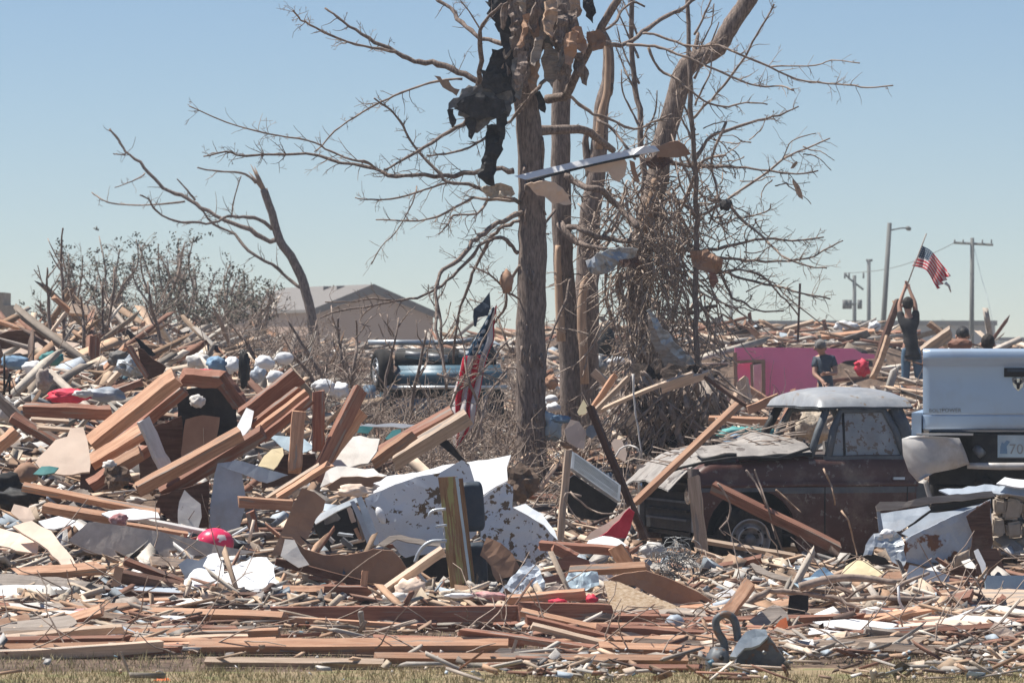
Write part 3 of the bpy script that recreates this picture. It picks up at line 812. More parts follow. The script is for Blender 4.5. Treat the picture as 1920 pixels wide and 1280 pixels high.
for i, (x0, sp, yt, yb, D, lv, lab) in enumerate((
  (100, 45, 560, 615, 92, 40, 'small battered shrub with dark leaf tufts at the left edge of the horizon'),
  (135, 60, 455, 610, 90, 110, 'tall battered shrub with grey green tufts, leftmost of the shrub line'),
  (210, 60, 440, 615, 94, 130, 'battered shrub with dark leaf clumps behind the upright saplings'),
  (300, 60, 450, 615, 92, 110, 'forked battered shrub below the long bare bough of the snapped tree'),
  (350, 55, 432, 615, 96, 110, 'tallest leafy shrub under the end of the bare bough'),
  (420, 60, 490, 620, 90, 130, 'dense brown shrub between the tallest leafy shrub and the leaning tree'),
  (490, 55, 520, 630, 88, 90, 'dusty brown shrub just left of the leaning tree'),
  (250, 90, 545, 625, 86, 170, 'low dense dark shrub on top of the left heap'),
  (400, 90, 555, 635, 84, 190, 'low tangled shrub in front of the leaning tree, thick with dead twigs'))):
    shrub(x0, sp, yt, yb, D, i + 1, lv, lab)

# bare saplings standing in the heaps
SAP = [(118, 427, 116, 700, 60, 'tall straight sapling, leftmost in the left heap'), (89, 502, 96, 650, 62, 'thin sapling between the left edge and the tall straight one'),
 (193, 536, 184, 705, 58, 'upright sapling beside the broken stump in the left heap'), (215, 500, 196, 720, 59, 'forked sapling leaning right over the left heap'),
 (150, 555, 158, 700, 56, 'reddish sapling in front of the tilted pale roof board'), (277, 529, 310, 700, 58, 'orange brown sapling leaning left above the black rag'),
 (440, 620, 500, 690, 56, 'crooked grey sapling bending over the white bags'), (635, 596, 650, 760, 58, 'thin sapling in front of the gable wall at its left end'),
 (668, 600, 660, 755, 57, 'snapped reddish sapling in front of the gable wall'), (748, 596, 715, 775, 56, 'reddish sapling leaning right, beside the van wheel'),
 (540, 600, 640, 770, 55, 'crooked sapling leaning left over the bundled timber'), (545, 660, 630, 770, 54, 'lower crooked sapling leaning left over the bundled timber'),
 (815, 545, 838, 720, 56, 'slender sapling just left of the torn flag'), (800, 620, 770, 790, 55, 'thick reddish sapling leaning right before the blue van'),
 (655, 690, 662, 770, 53, 'short stub sapling behind the crossed timbers')]
for i, (xt, yt, xb, yb, D, lab) in enumerate(SAP):
    r_ = random.Random(i + 900)
    e = empty('bare_sapling', tuple(P(xb, yb, D)), lab, 'sapling', 'bare saplings standing in the rubble')
    mb = MB(); limb(mb, [(xb, yb + 10), (xb * .6 + xt * .4 + r_.uniform(-5, 5), yb * .6 + yt * .4), (xb * .25 + xt * .75 + r_.uniform(-5, 5), yb * .25 + yt * .75), (xt, yt)], D, 3.8 if i % 3 else 3.0, 1.6, tw=.0, seed=i + 700); mb.build('trunk', 'bark', e)
    mb = MB()
    for k in range(5):
        u = r_.uniform(.25, .9); x = xb + (xt - xb) * u; y = yb + (yt - yb) * u; sg = r_.choice((-1, 1))
        limb(mb, [(x, y), (x + sg * 12, y - 16), (x + sg * r_.uniform(14, 34), y - r_.uniform(25, 60))], D, 1.6, .9, tw=1, seed=i * 10 + k + 40, tl=22)
    mb.build('branch', 'twig', e)

# upturned root plate
rp_ = empty('root_plate', tuple(P(1265, 800, 50)), 'dark upturned root plate with hanging roots left of the old pickup', 'tree stump'); 
for j, (x, y, w_, h_, D) in enumerate(((1265, 790, 150, 150, 50.6), (1225, 760, 90, 130, 50.9), (1310, 765, 80, 110, 50.8), (1285, 725, 100, 70, 50.7))):
    L(None, x, y, w_, h_, 'rootsoil', D=D, name='soil_mass', parent=rp_, rough=.4, sub=4)
mb = MB(); r_ = random.Random(9)
for k in range(120):
    x = r_.uniform(1170, 1350); y = r_.uniform(690, 800); dx = r_.uniform(-.7, .9); pts = [(x, y)]; l_ = r_.uniform(50, 150)
    for i in range(5):
        dx += r_.uniform(-.3, .3); pts.append((pts[-1][0] + dx * l_ / 5, pts[-1][1] + l_ / 6))
    limb(mb, pts, 50 + r_.uniform(-.6, .1), r_.uniform(.9, 3.4), .8, tw=.6, seed=k + 1300, sides=5, tl=24)
mb.build('root', 'twig', rp_)['kind'] = 'stuff'
for k, (x, y) in enumerate(((1262, 735), (1245, 740), (1290, 720), (1275, 780), (1325, 740), (1310, 700))):
    r_ = random.Random(k); mb = MB(); limb(mb, [(x, y), (x - 6, y + 30), (x + 6, y + 60), (x + r_.uniform(-8, 20), y + 95)], 49.6, 7, 4, tw=.6, seed=k + 1500, sides=7); mb.build('root', 'twig', rp_)
# ---------------------------------------------------------------- old pickup, nose turned to the camera
A_ = R(16)
PO = Vector((1.81, 42.0, 0))
def W(u, v, z): return PO + Vector((u * math.cos(A_) - v * math.sin(A_), u * math.sin(A_) + v * math.cos(A_), z))
def fu(x): return (x - 1305) / 181.7
def fz(y): return CZ - (y - H) * .0053
pk = empty('old_pickup', tuple(W(1.2, .95, 0.02)), 'old maroon pickup caked in dust, hood buckled and windows gone', 'pickup truck')
def grid(mb, fn, nu, nv, smooth=True, flip=False):
    vs = [fn(i / (nu - 1), j / (nv - 1)) for i in range(nu) for j in range(nv)]
    fs = []
    for i in range(nu - 1):
        for j in range(nv - 1):
            q = (i * nv + j, (i + 1) * nv + j, (i + 1) * nv + j + 1, i * nv + j + 1)
            fs.append(q[::-1] if flip else q)
    mb.add(vs, fs, smooth)
def uvpoly(name, pts, v0, v1, mat, parent=pk, curve=None, zc=0.0):
    """outline in (u, z), thickness from v0 to v1"""
    bm = bmesh.new()
    a = [bm.verts.new(W(u, v0, z)) for u, z in pts]
    f = bm.faces.new(a)
    r_ = bmesh.ops.extrude_face_region(bm, geom=[f])
    dv = W(0, v1, 0) - W(0, v0, 0)
    for g in r_['geom']:
        if isinstance(g, bmesh.types.BMVert): g.co += dv
    bmesh.ops.recalc_face_normals(bm, faces=bm.faces[:])
    for v in bm.verts: v.co -= WO(parent)
    me = bpy.data.meshes.new(name); bm.to_mesh(me); bm.free(); me.materials.append(MATS[mat])
    return link(name, me, parent, Vector())
arc = [(fu(1411) + .47 * math.cos(q), .40 + .45 * math.sin(q)) for q in [R(-12 + 204 * k / 14) for k in range(15)]]
side = [(0.0, .30), (0.0, .86), (2.32, .86), (2.32, .20), (1.10, .20)] + arc
uvpoly('body_side', side, 0, .05, 'maroon')
uvpoly('body_side', [(0.0, .30), (0.0, .86), (2.32, .86), (2.32, .20)], 1.85, 1.90, 'maroon')
prof = [(.0, .862), (-.012, .875), (-.008, .90), (.012, .93), (.02, 1.02), (.045, 1.075), (.10, 1.11), (.19, 1.125)]
for sgn in (0, 1):
    mb = MB()
    def sh(a, b, sgn=sgn):
        u = -.02 + a * 2.36
        k = b * (len(prof) - 1); i = min(int(k), len(prof) - 2); t = k - i
        v = prof[i][0] + (prof[i + 1][0] - prof[i][0]) * t; z = prof[i][1] + (prof[i + 1][1] - prof[i][1]) * t
        z += .06 * min(1, max(0, (u - .1) / 1.2)) * max(0, (z - .95) / .17) - (.10 * max(0, (.25 - u) / .25) ** 2 * max(0, (z - .9) / .2))
        z += .012 * noise.noise(Vector((u * 3, v, sgn)))
        return W(u, v if not sgn else 1.9 - v, z)
    grid(mb, sh, 40, 15, flip=bool(sgn)); mb.build('fender', 'maroontop' if sgn else 'maroon', pk)
mb = MB()
def topf(a, b):
    u = 0 + a * 2.3; v = .07 + b * .3
    z = 1.098 + .06 * min(1, max(0, (u - .1) / 1.2)) + .05 * math.sin(b * 1.5) - .09 * max(0, (.2 - u) / .2)
    return W(u, v, z + .01 * noise.noise(Vector((u * 5, v * 5, 0))))
grid(mb, topf, 40, 8); mb.build('fender_top', 'maroontop', pk)
def hoodz(u, v):
    c = math.sin(math.pi * min(1, max(0, (v - .1) / 1.7)))
    z = 1.12 + .09 * c + .10 * min(1, max(0, u / 1.2)) * c
    z += .10 * math.exp(-((u - .98) / .25) ** 2) * c
    z += .035 * noise.noise(Vector((u * 2.2, v * 2.5, 4))) + .014 * noise.noise(Vector((u * 7, v * 7, 4)))
    z -= .10 * max(0, (.3 - u) / .3) ** 2
    return z
mb = MB()
grid(mb, lambda a, b: W(-.22 + a * 1.58, .2 + b * 1.55, hoodz(-.22 + a * 1.58, .2 + b * 1.55)), 40, 30)
grid(mb, lambda a, b: W(-.22 + a * 1.58, .2 + b * 1.55, hoodz(-.22 + a * 1.58, .2 + b * 1.55) - .012), 40, 30, flip=True)
mb.build('hood', 'hooddust', pk)
# buckled hood skin lying over the near fender; black tubes stand in for the shade under it
for k, (ua, ub, va, vb, lift) in enumerate(((.10, 1.0, .10, .42, .045), (.45, 1.22, .02, .22, .02))):
    mb = MB()
    def fl(a, b, dz=0, ua=ua, ub=ub, va=va, vb=vb, lift=lift, k=k):
        u = ua + (ub - ua) * a; v = va + (vb - va) * b
        return W(u, v + .02 * noise.noise(Vector((u * 6, k, 0))), 1.125 + .05 * u + .09 * b + lift + .025 * noise.noise(Vector((u * 4, v * 4, k + 9))) + dz)
    grid(mb, fl, 24, 6); grid(mb, lambda a, b: fl(a, b, -.01), 24, 6, flip=True)
    mb.build('hood_skin', 'hooddust', pk)
    mb = MB(); mb.tube([fl(t / 14, 0, -.022) for t in range(15)], .02, 6); mb.build('hood_gap_shade', 'black', pk)
mb = MB(); mb.tube([W(-.30, .25, .98), W(-.12, .12, 1.06), W(.1, .0, 1.12), W(.35, -.015, 1.155), W(.6, -.015, 1.165), W(.85, -.01, 1.15), W(1.05, .02, 1.20), W(1.2, .03, 1.245)], .016, 6)
mb.build('rubber_seal', 'black', pk)
# nose and grille
def wbox(name, u0, u1, v0, v1, z0, z1, mat, parent=pk):
    m = MB(); vs = [W(u, v, z) for u in (u0, u1) for v in (v0, v1) for z in (z0, z1)]
    m.add(vs, [(0, 1, 3, 2), (4, 6, 7, 5), (0, 4, 5, 1), (2, 3, 7, 6), (0, 2, 6, 4), (1, 5, 7, 3)]); return m.build(name, mat, parent)
wbox('radiator_support', .05, .09, .06, 1.84, .42, 1.0, 'black')
for i, z in enumerate((.52, .61, .70, .79, .88)):
    wbox('grille_bar', .0, .035, .30, 1.62, z, z + .022, 'rubber' if i % 2 else 'cabgrey')
wbox('nose_panel', -.02, .045, .04, 1.86, .955, 1.05, 'maroontop')
wbox('grille_end', -.01, .045, .05, .11, .42, .954, 'greymetal'); wbox('grille_end', -.01, .045, 1.79, 1.85, .42, .954, 'greymetal')
for v in (.2, 1.7):
    mb = MB(); mb.tube([W(.0, v, .78), W(-.02, v, .78), W(-.03, v, .78)], [.085, .09, .07], 14); mb.build('headlight', 'chrome', pk)
wbox('firewall', 1.3, 1.32, .1, 1.8, .3, 1.12, 'black'); wbox('cab_floor', .1, 2.3, .06, 1.84, .36, .40, 'black'); wbox('cab_back', 2.28, 2.31, .06, 1.84, .2, 1.14, 'cabgrey')
wbox('engine', .3, 1.2, .6, 1.3, .4, 1.02, 'black'); wbox('wheel_well', .08, 1.14, .42, .46, .25, 1.0, 'black')
wbox('dashboard', 1.34, 1.6, .15, 1.75, 1.0, 1.16, 'cabgrey'); wbox('bench_seat', 1.95, 2.15, .2, 1.7, .7, 1.28, 'greycloth')
wbox('door_seam', fu(1549), fu(1551), -.008, 0.02, .24, .86, 'black'); wbox('door_seam', fu(1708), fu(1710), -.008, 0.02, .24, .86, 'black'); wbox('door_handle', fu(1680), fu(1702), -.035, -.012, .93, .955, 'metal')
wbox('body_crease', 0.9, 2.31, -.005, .0, .80, .861, 'cabgrey'); wbox('body_crease', 0.02, .9, -.004, .0, .82, .86, 'cabgrey')
# pillars, roof, glass
def strut(name, pts, r, mat='cabgrey', n=6): m = MB(); m.tube([W(*p) for p in pts], r, n); return m.build(name, mat, pk)
for v, dv in ((.10, .14), (1.80, -.14)):
    near = v < 1
    strut('windscreen_pillar', [(1.22, v + (0 if near else -.05), 1.12), (1.34, v + dv * .6, 1.40), (1.46, v + dv, 1.64)], .04 if near else .045, 'cabgrey' if near else 'black')
    strut('rear_pillar', [(2.32, v, 1.12), (2.26, v + dv * .6, 1.42), (2.18, v + dv, 1.64)], .075)
    strut('window_frame', [(1.42, v + .0, 1.15), (1.50, v + dv * .5, 1.42), (1.60, v + dv * .9, 1.62), (2.05, v + dv * .9, 1.625), (2.16, v + dv * .5, 1.42), (2.24, v, 1.15)], .04)
strut('vent_bar', [(1.60, .105, 1.14), (1.61, .16, 1.38), (1.62, .215, 1.61)], .012, 'black')
m = MB(); q = [W(1.46, .115, 1.13), W(1.54, .17, 1.42), W(1.62, .225, 1.60), W(2.04, .225, 1.605), W(2.14, .17, 1.42), W(2.22, .115, 1.13)]
dv = W(0, .012, 0) - W(0, 0, 0)
m.add(q + [p + dv for p in q], [(0, 1, 2, 3, 4, 5), (11, 10, 9, 8, 7, 6)] + [(i, (i + 1) % 6, (i + 1) % 6 + 6, i + 6) for i in range(6)]); m.build('side_window', 'dustglass', pk)
wbox('door_top', 1.36, 2.33, .06, .135, 1.03, 1.165, 'cabgrey')
def roofz(a, b):
    u = 1.34 + a * 1.02; v = .15 + b * 1.60
    c = (math.sin(math.pi * min(1, max(0, b))) ** .40) * (max(0, math.sin(math.pi * a)) ** .20)
    return u, v, 1.655 + .195 * c + .008 * noise.noise(Vector((u * 5, v * 4, 1)))
m = MB(); grid(m, lambda a, b: W(*roofz(a, b)), 30, 30); grid(m, lambda a, b: W(roofz(a, b)[0], roofz(a, b)[1], min(1.66, roofz(a, b)[2]) - .02), 30, 30, flip=True)
rim_ = [(1.36 + .98 * t, .17) for t in (0, .25, .5, .75, 1)] + [(2.34, .17 + 1.56 * t) for t in (.5, 1)] + [(1.36 + .98 * t, 1.73) for t in (.75, .5, .25, 0)] + [(1.36, .95), (1.36, .17)]
m.build('roof', 'roofblue', pk)
strut('drip_rail', [(u, v, 1.648) for u, v in rim_], .014)
def lathe(name, prof_, c, ax, mat, parent, n=28, smooth=True):
    """prof_: (radius, along axis) pairs; revolved about ax through c"""
    a = ax.normalized(); b = a.orthogonal().normalized(); d = a.cross(b)
    m = MB(); vs = []; k = len(prof_)
    for i in range(n):
        q = 2 * math.pi * i / n
        for r_, h_ in prof_: vs.append(c + a * h_ + (b * math.cos(q) + d * math.sin(q)) * r_)
    fs = [(i * k + j, ((i + 1) % n) * k + j, ((i + 1) % n) * k + j + 1, i * k + j + 1) for i in range(n) for j in range(k - 1)]
    m.add(vs, fs, smooth); return m.build(name, mat, parent)
def wheel(c, ax, R0, rr, wd, parent, tyre='rubber', rim='rim', hub='greymetal'):
    t_ = lathe('tyre', [(rr, .02), (rr + .01, 0), (R0 - .06, -.015), (R0 - .015, .01), (R0, .05), (R0, wd - .05), (R0 - .015, wd - .01), (R0 - .06, wd), (rr, wd)], c, ax, tyre, parent)
    r_ = lathe('rim', [(rr, .015), (rr - .012, .0), (rr - .025, .03), (rr * .80, .055), (rr * .72, .02), (rr * .55, .015), (rr * .45, .04), (rr * .28, .05), (0.001, .05)], c, ax, rim, parent)
    lathe('hubcap', [(rr * .30, .048), (rr * .28, .01), (rr * .15, -.01), (.001, -.015)], c, ax, hub, parent)
    for q_ in (1.0, .62):
        lathe('trim_ring', [(rr * q_ + .006, .012), (rr * q_, -.004), (rr * q_ - .010, .012)], c, ax, 'metal', parent)
    for k in range(5):
        a = ax.normalized(); b = a.orthogonal().normalized(); d = a.cross(b); q = 2 * math.pi * k / 5
        p = c + (b * math.cos(q) + d * math.sin(q)) * rr * .6
        m = MB(); m.tube([p + a * .0, p + a * .03], rr * .09, 6); m.build('wheel_slot', 'black', parent)
vax = W(0, 1, 0) - W(0, 0, 0)
wheel(W(fu(1411), .03, .345), vax, .355, .205, .2, pk)
wheel(W(fu(1411), 1.86, .345), -vax, .355, .205, .2, pk)
uvpoly('bed_remnant', [(2.35, .25), (2.35, .90), (2.95, .80), (3.1, .3)], .1, .15, 'cabgrey')

mb = MB(); r_ = random.Random(31)
for k in range(46):
    u = r_.uniform(-.1, 1.25); v = r_.uniform(.15, 1.2); p = W(u, v, hoodz(u, v) + .05 + r_.uniform(0, .03)); a = r_.uniform(-.6, .6) + (math.pi if k % 2 else 0); l_ = r_.uniform(.08, .4)
    d = Vector((math.cos(a), math.sin(a) * .4, r_.uniform(-.02, .35))); mb.tube([p, p + d * l_ * .5 + Vector((0, 0, r_.uniform(-.01, .02))), p + d * l_], .006, 4)
tag(mb.build('straw_litter', 'shred', None, Vector((0, 0, 0))), 'straw and slivers lying on the buckled pickup hood', 'straw', kind='stuff')

# ---------------------------------------------------------------- silver pickup tail
rm = empty('silver_pickup', (4.6, 38.4, .62), 'silver pickup seen from behind at the right edge, tailgate closed and bumper dented', 'pickup truck')
B_ = R(8); RO = P(1730, 660, 38.0); RO.z = 0
def W2(x, d, z): return RO + Vector((x * math.cos(B_) + d * math.sin(B_), -x * math.sin(B_) + d * math.cos(B_), z))
def tg(name, prof_, x0, x1, mat, th=.03, end=.03):
    m = MB(); k = len(prof_)
    xs_ = [x0, x0 + end, x0 + end * 2.5] + [x0 + (x1 - x0) * t for t in (.2, .5, .8)] + [x1 - end * 2.5, x1 - end, x1]
    ins = [.03, .008, 0, 0, 0, 0, 0, .008, .03]
    vs = [W2(x, p[0] + ii, p[1]) for x, ii in zip(xs_, ins) for p in prof_]
    fs = [(i * k + j, (i + 1) * k + j, (i + 1) * k + j + 1, i * k + j + 1) for i in range(len(xs_) - 1) for j in range(k - 1)]
    m.add(vs, [f[::-1] for f in fs], True); return m.build(name, mat, rm)
def w2box(name, x0, x1, d0, d1, z0, z1, mat, parent=rm):
    m = MB(); vs = [W2(u, v, z) for u in (x0, x1) for v in (d0, d1) for z in (z0, z1)]
    m.add(vs, [(0, 1, 3, 2), (4, 6, 7, 5), (0, 4, 5, 1), (2, 3, 7, 6), (0, 2, 6, 4), (1, 5, 7, 3)]); return m.build(name, mat, parent)
gate = tg('tailgate', [(.12, 2.225), (.07, 2.232), (.03, 2.225), (.008, 2.20), (0, 2.16), (.002, 2.12), (.022, 2.10), (.026, 2.06), (.018, 1.9), (.014, 1.75), (.012, 1.66), (.012, 1.648), (.019, 1.645), (.012, 1.640), (.0115, 1.628), (.011, 1.60), (.010, 1.57), (.010, 1.54), (.012, 1.522), (.02, 1.512), (.12, 1.505)], 0.0, 1.72, 'silver')
w2box('handle', .72, 1.02, -.004, .06, 1.98, 2.06, 'black', gate)
w2box('handle_grip', .75, .99, -.018, -.006, 2.025, 2.05, 'navy', gate)
# badge: shield with a horned head
def outline(name, pts, cx, cz, sc_, d, th, mat, parent):
    m = MB(); n = len(pts); q = [W2(cx + x * sc_, d, cz + z * sc_) for x, z in pts]; q2 = [W2(cx + x * sc_, d + th, cz + z * sc_) for x, z in pts]
    bm = bmesh.new(); vv = [bm.verts.new(p - rm.location) for p in q]; f = bm.faces.new(vv); e_ = bmesh.ops.extrude_face_region(bm, geom=[f])
    for g in e_['geom']:
        if isinstance(g, bmesh.types.BMVert): g.co += (q2[0] - q[0])
    bmesh.ops.recalc_face_normals(bm, faces=bm.faces[:])
    me = bpy.data.meshes.new(name); bm.to_mesh(me); bm.free(); me.materials.append(MATS[mat]); o = link(name, me, parent); return o
outline('badge_shield', [(-.9, 1), (.9, 1), (1, .5), (.8, -.4), (0, -1.2), (-.8, -.4), (-1, .5)], .845, 1.915, .052, .010, .008, 'chrome', gate)
outline('badge_horn', [(-1.0, .9), (-.5, 1.05), (-.2, .75), (-.35, .55), (-.6, .7), (-.75, .4), (-.45, .1), (-.6, -.1), (-.95, .2), (-1.1, .6)], .845, 1.925, .052, .003, .004, 'greymetal', gate)
outline('badge_horn', [(1.0, .9), (.5, 1.05), (.2, .75), (.35, .55), (.6, .7), (.75, .4), (.45, .1), (.6, -.1), (.95, .2), (1.1, .6)], .845, 1.925, .052, .003, .004, 'greymetal', gate)
outline('badge_head', [(-.75, .75), (-.3, .85), (-.15, .2), (0, .45), (.15, .2), (.3, .85), (.75, .75), (.6, .1), (.35, -.1), (.2, -.85), (-.2, -.85), (-.35, -.1), (-.6, .1)], .845, 1.915, .050, .004, .005, 'black', gate)
def text(s, x, z, size, d, mat, parent):
    cu = bpy.data.curves.new('lettering', 'FONT'); cu.body = s; cu.size = size; cu.extrude = .0015; cu.space_character = 1.05
    o0 = bpy.data.objects.new('tmp', cu); COL.objects.link(o0); bpy.context.view_layer.update()
    me = bpy.data.meshes.new_from_object(o0.evaluated_get(bpy.context.evaluated_depsgraph_get())); bpy.data.objects.remove(o0); me.materials.clear(); me.materials.append(MATS[mat])
    o = bpy.data.objects.new('lettering', me); COL.objects.link(o); o.parent = parent
    o.location = W2(x, d, z) - rm.location; o.rotation_euler = (R(90), 0, -B_); return o
text('BOLT', .055, 1.665, .046, .006, 'greymetal', gate); text('POWER', .125 + .045, 1.668, .048, .006, 'greymetal', gate)
w2box('bed_side', -.10, -.012, .03, 2.2, 1.45, 1.66, 'silver');
w2box('corner_panel', -.09, -.014, .02, .028, 1.47, 1.64, 'silver')
bedL = MB(); vs = [W2(x, d, z) for x in (.0, .05) for d, z in ((.13, 1.5), (.13, 2.2), (2.2, 1.70), (2.2, 1.1))]
bedL.add(vs, [(0, 1, 2, 3), (7, 6, 5, 4), (0, 4, 5, 1), (1, 5, 6, 2), (2, 6, 7, 3), (3, 7, 4, 0)]); bedL.build('bed_wall', 'silver', rm)
bedR = MB(); vs = [W2(x, d, z) for x in (1.66, 1.71) for d, z in ((.13, 1.5), (.13, 2.2), (2.2, 1.70), (2.2, 1.1))]
bedR.add(vs, [(0, 1, 2, 3), (7, 6, 5, 4), (0, 4, 5, 1), (1, 5, 6, 2), (2, 6, 7, 3), (3, 7, 4, 0)]); bedR.build('bed_wall', 'silver', rm)
cabm = MB(); vs = [W2(x, d, z) for x in (.0, 1.72) for d, z in ((2.2, .9), (2.25, 2.02), (3.6, 1.80), (3.9, .7))]
cabm.add(vs, [(0, 1, 2, 3), (7, 6, 5, 4), (0, 4, 5, 1), (1, 5, 6, 2), (2, 6, 7, 3), (3, 7, 4, 0)]); cabm.build('cab', 'silver', rm)
w2box('cab_window', .2, 1.5, 2.19, 2.21, 1.55, 1.9, 'black')
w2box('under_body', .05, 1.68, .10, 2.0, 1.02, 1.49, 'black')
# bumper: dented end cap, license recess, lower step
m = MB()
cap = [(-.17, 1.43), (-.16, 1.28), (-.11, 1.14), (-.03, 1.05), (.02, 1.09), (.10, 1.13), (.30, 1.17), (.42, 1.21), (.39, 1.30), (.33, 1.44), (.10, 1.455), (-.10, 1.455)]
bm = bmesh.new(); vv = [bm.verts.new(W2(x, -.16 + .25 * max(0, -x), z)) for x, z in cap]; f = bm.faces.new(vv)
bmesh.ops.triangulate(bm, faces=[f]); bmesh.ops.subdivide_edges(bm, edges=bm.edges[:], cuts=2, use_grid_fill=True)
cc = W2(.12, -.16, 1.3)
for v in bm.verts: v.co.y -= .05 * max(0, 1 - ((v.co - cc).length / .28) ** 2); v.co.y += .02 * noise.noise(v.co * 7)
bmesh.ops.recalc_face_normals(bm, faces=bm.faces[:]); 
if sum(f.normal.y for f in bm.faces) > 0:
    for f in bm.faces: f.normal_flip()
thicken(bm, Vector((0, .10, 0)))
for v in bm.verts: v.co -= rm.location
for f in bm.faces: f.smooth = True
me = bpy.data.meshes.new('bumper_cap'); bm.to_mesh(me); bm.free(); me.materials.append(MATS['bumper']); bpo = link('bumper_cap', me, rm)
w2box('bumper_step', -.05, .45, -.14, .04, 1.462, 1.478, 'bumper')
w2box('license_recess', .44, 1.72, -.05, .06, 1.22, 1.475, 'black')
lp = w2box('license_plate', .665, .99, -.066, -.054, 1.265, 1.465, 'ltblue')
text('708', .765, 1.30, .125, -.069, 'greymetal', lp)
outline('plate_emblem', [(-.5, -1), (.6, -1), (.5, .1), (1.0, .8), (.5, 1), (.1, .5), (-.2, .7), (-.4, .1)], .715, 1.36, .06, -.071, .004, 'bluec', lp)
w2box('bolt_plate', .67, .985, -.068, -.067, 1.262, 1.27, 'greymetal', lp)
m = MB(); m.tube([W2(.40, -.12, 1.195), W2(.7, -.14, 1.19), W2(1.3, -.14, 1.195), W2(1.75, -.13, 1.20)], [.028, .034, .034, .034], 10); m.build('bumper_bar', 'bumper', rm)
m = MB(); m.tube([W2(.50, .05, 1.03), W2(.55, -.02, 1.06), W2(.62, -.05, 1.00)], [.05, .06, .04], 8); m.build('tow_hitch', 'rubber', rm)
m = MB(); m.tube([W2(.48, -.02, 1.34), W2(.52, -.07, 1.30), W2(.5, -.08, 1.27)], [.05, .045, .02], 8); m.build('hitch_ball', 'greymetal', rm)
xa = (W2(1, 0, 0) - W2(0, 0, 0))
wheel(W2(.05, .95, .98), xa, .38, .22, .24, rm); wheel(W2(1.67, .95, .98), -xa, .38, .22, .24, rm)
m = MB(); m.tube([W2(.02 + .008 * k, .06, 1.06 - .034 * k + .001 * k * k) for k in range(9)], .022, 6); m.build('mud_flap_edge', 'bumper', rm)
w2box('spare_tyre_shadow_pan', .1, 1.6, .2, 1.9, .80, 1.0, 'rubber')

# ---------------------------------------------------------------- overturned blue vehicle
bv = empty('overturned_van', tuple(P(815, 810, 60)), 'blue vehicle lying overturned behind the torn flag, wheel in the air', 'van')
def vb(name, x0, x1, y0, y1, D, dep, mat, bev=.05):
    a, b = P(x0, y1, D), P(x1, y0, D)
    bm = bmesh.new(); bmesh.ops.create_cube(bm, size=1)
    for v in bm.verts: v.co = Vector(((v.co.x + .5) * (b.x - a.x) + a.x, D + (v.co.y + .5) * dep, (v.co.z + .5) * (b.z - a.z) + a.z))
    bmesh.ops.bevel(bm, geom=bm.edges[:], offset=bev, segments=3, affect='EDGES')
    for v in bm.verts: v.co += Vector((0, noise.noise(v.co * 2), noise.noise(v.co * 2 + Vector((5, 0, 0))))) * .03 - bv.location
    me = bpy.data.meshes.new(name); bm.to_mesh(me); bm.free(); me.materials.append(MATS[mat])
    for p in me.polygons: p.use_smooth = True
    return link(name, me, bv)
vb('body', 733, 950, 686, 724, 59, 1.7, 'carblue', .09); vb('front_panel', 712, 742, 692, 800, 59.3, 1.6, 'carblue', .08)
vb('chassis', 740, 930, 654, 690, 59.5, 1.2, 'black', .03); vb('sill', 725, 950, 724, 731, 58.95, 1.6, 'metal', .01)
vb('cab_shell', 735, 945, 731, 810, 59.25, 1.5, 'black', .05); vb('lower_panel', 742, 828, 745, 792, 59.1, .1, 'bluec', .02); vb('pillar', 830, 838, 728, 800, 59.05, .15, 'carblue', .02)
vb('pillar', 905, 915, 728, 790, 59.05, .15, 'carblue', .02); vb('door', 681, 704, 722, 762, 58.6, .1, 'bluec', .02)
for (x, y) in ((760, 664), (800, 668), (860, 662)):
    m = MB(); m.tube([P(x, y, 59.3), P(x + 40, y + 4, 59.3)], .05, 8); m.build('exhaust_pipe', 'greymetal', bv)
wheel(P(704, 694, 59.2), Vector((1, .28, 0)), .30, .17, .2, bv, hub='greymetal')
wheel(P(915, 668, 59.7), Vector((-1, .3, 0)), .30, .17, .2, bv)

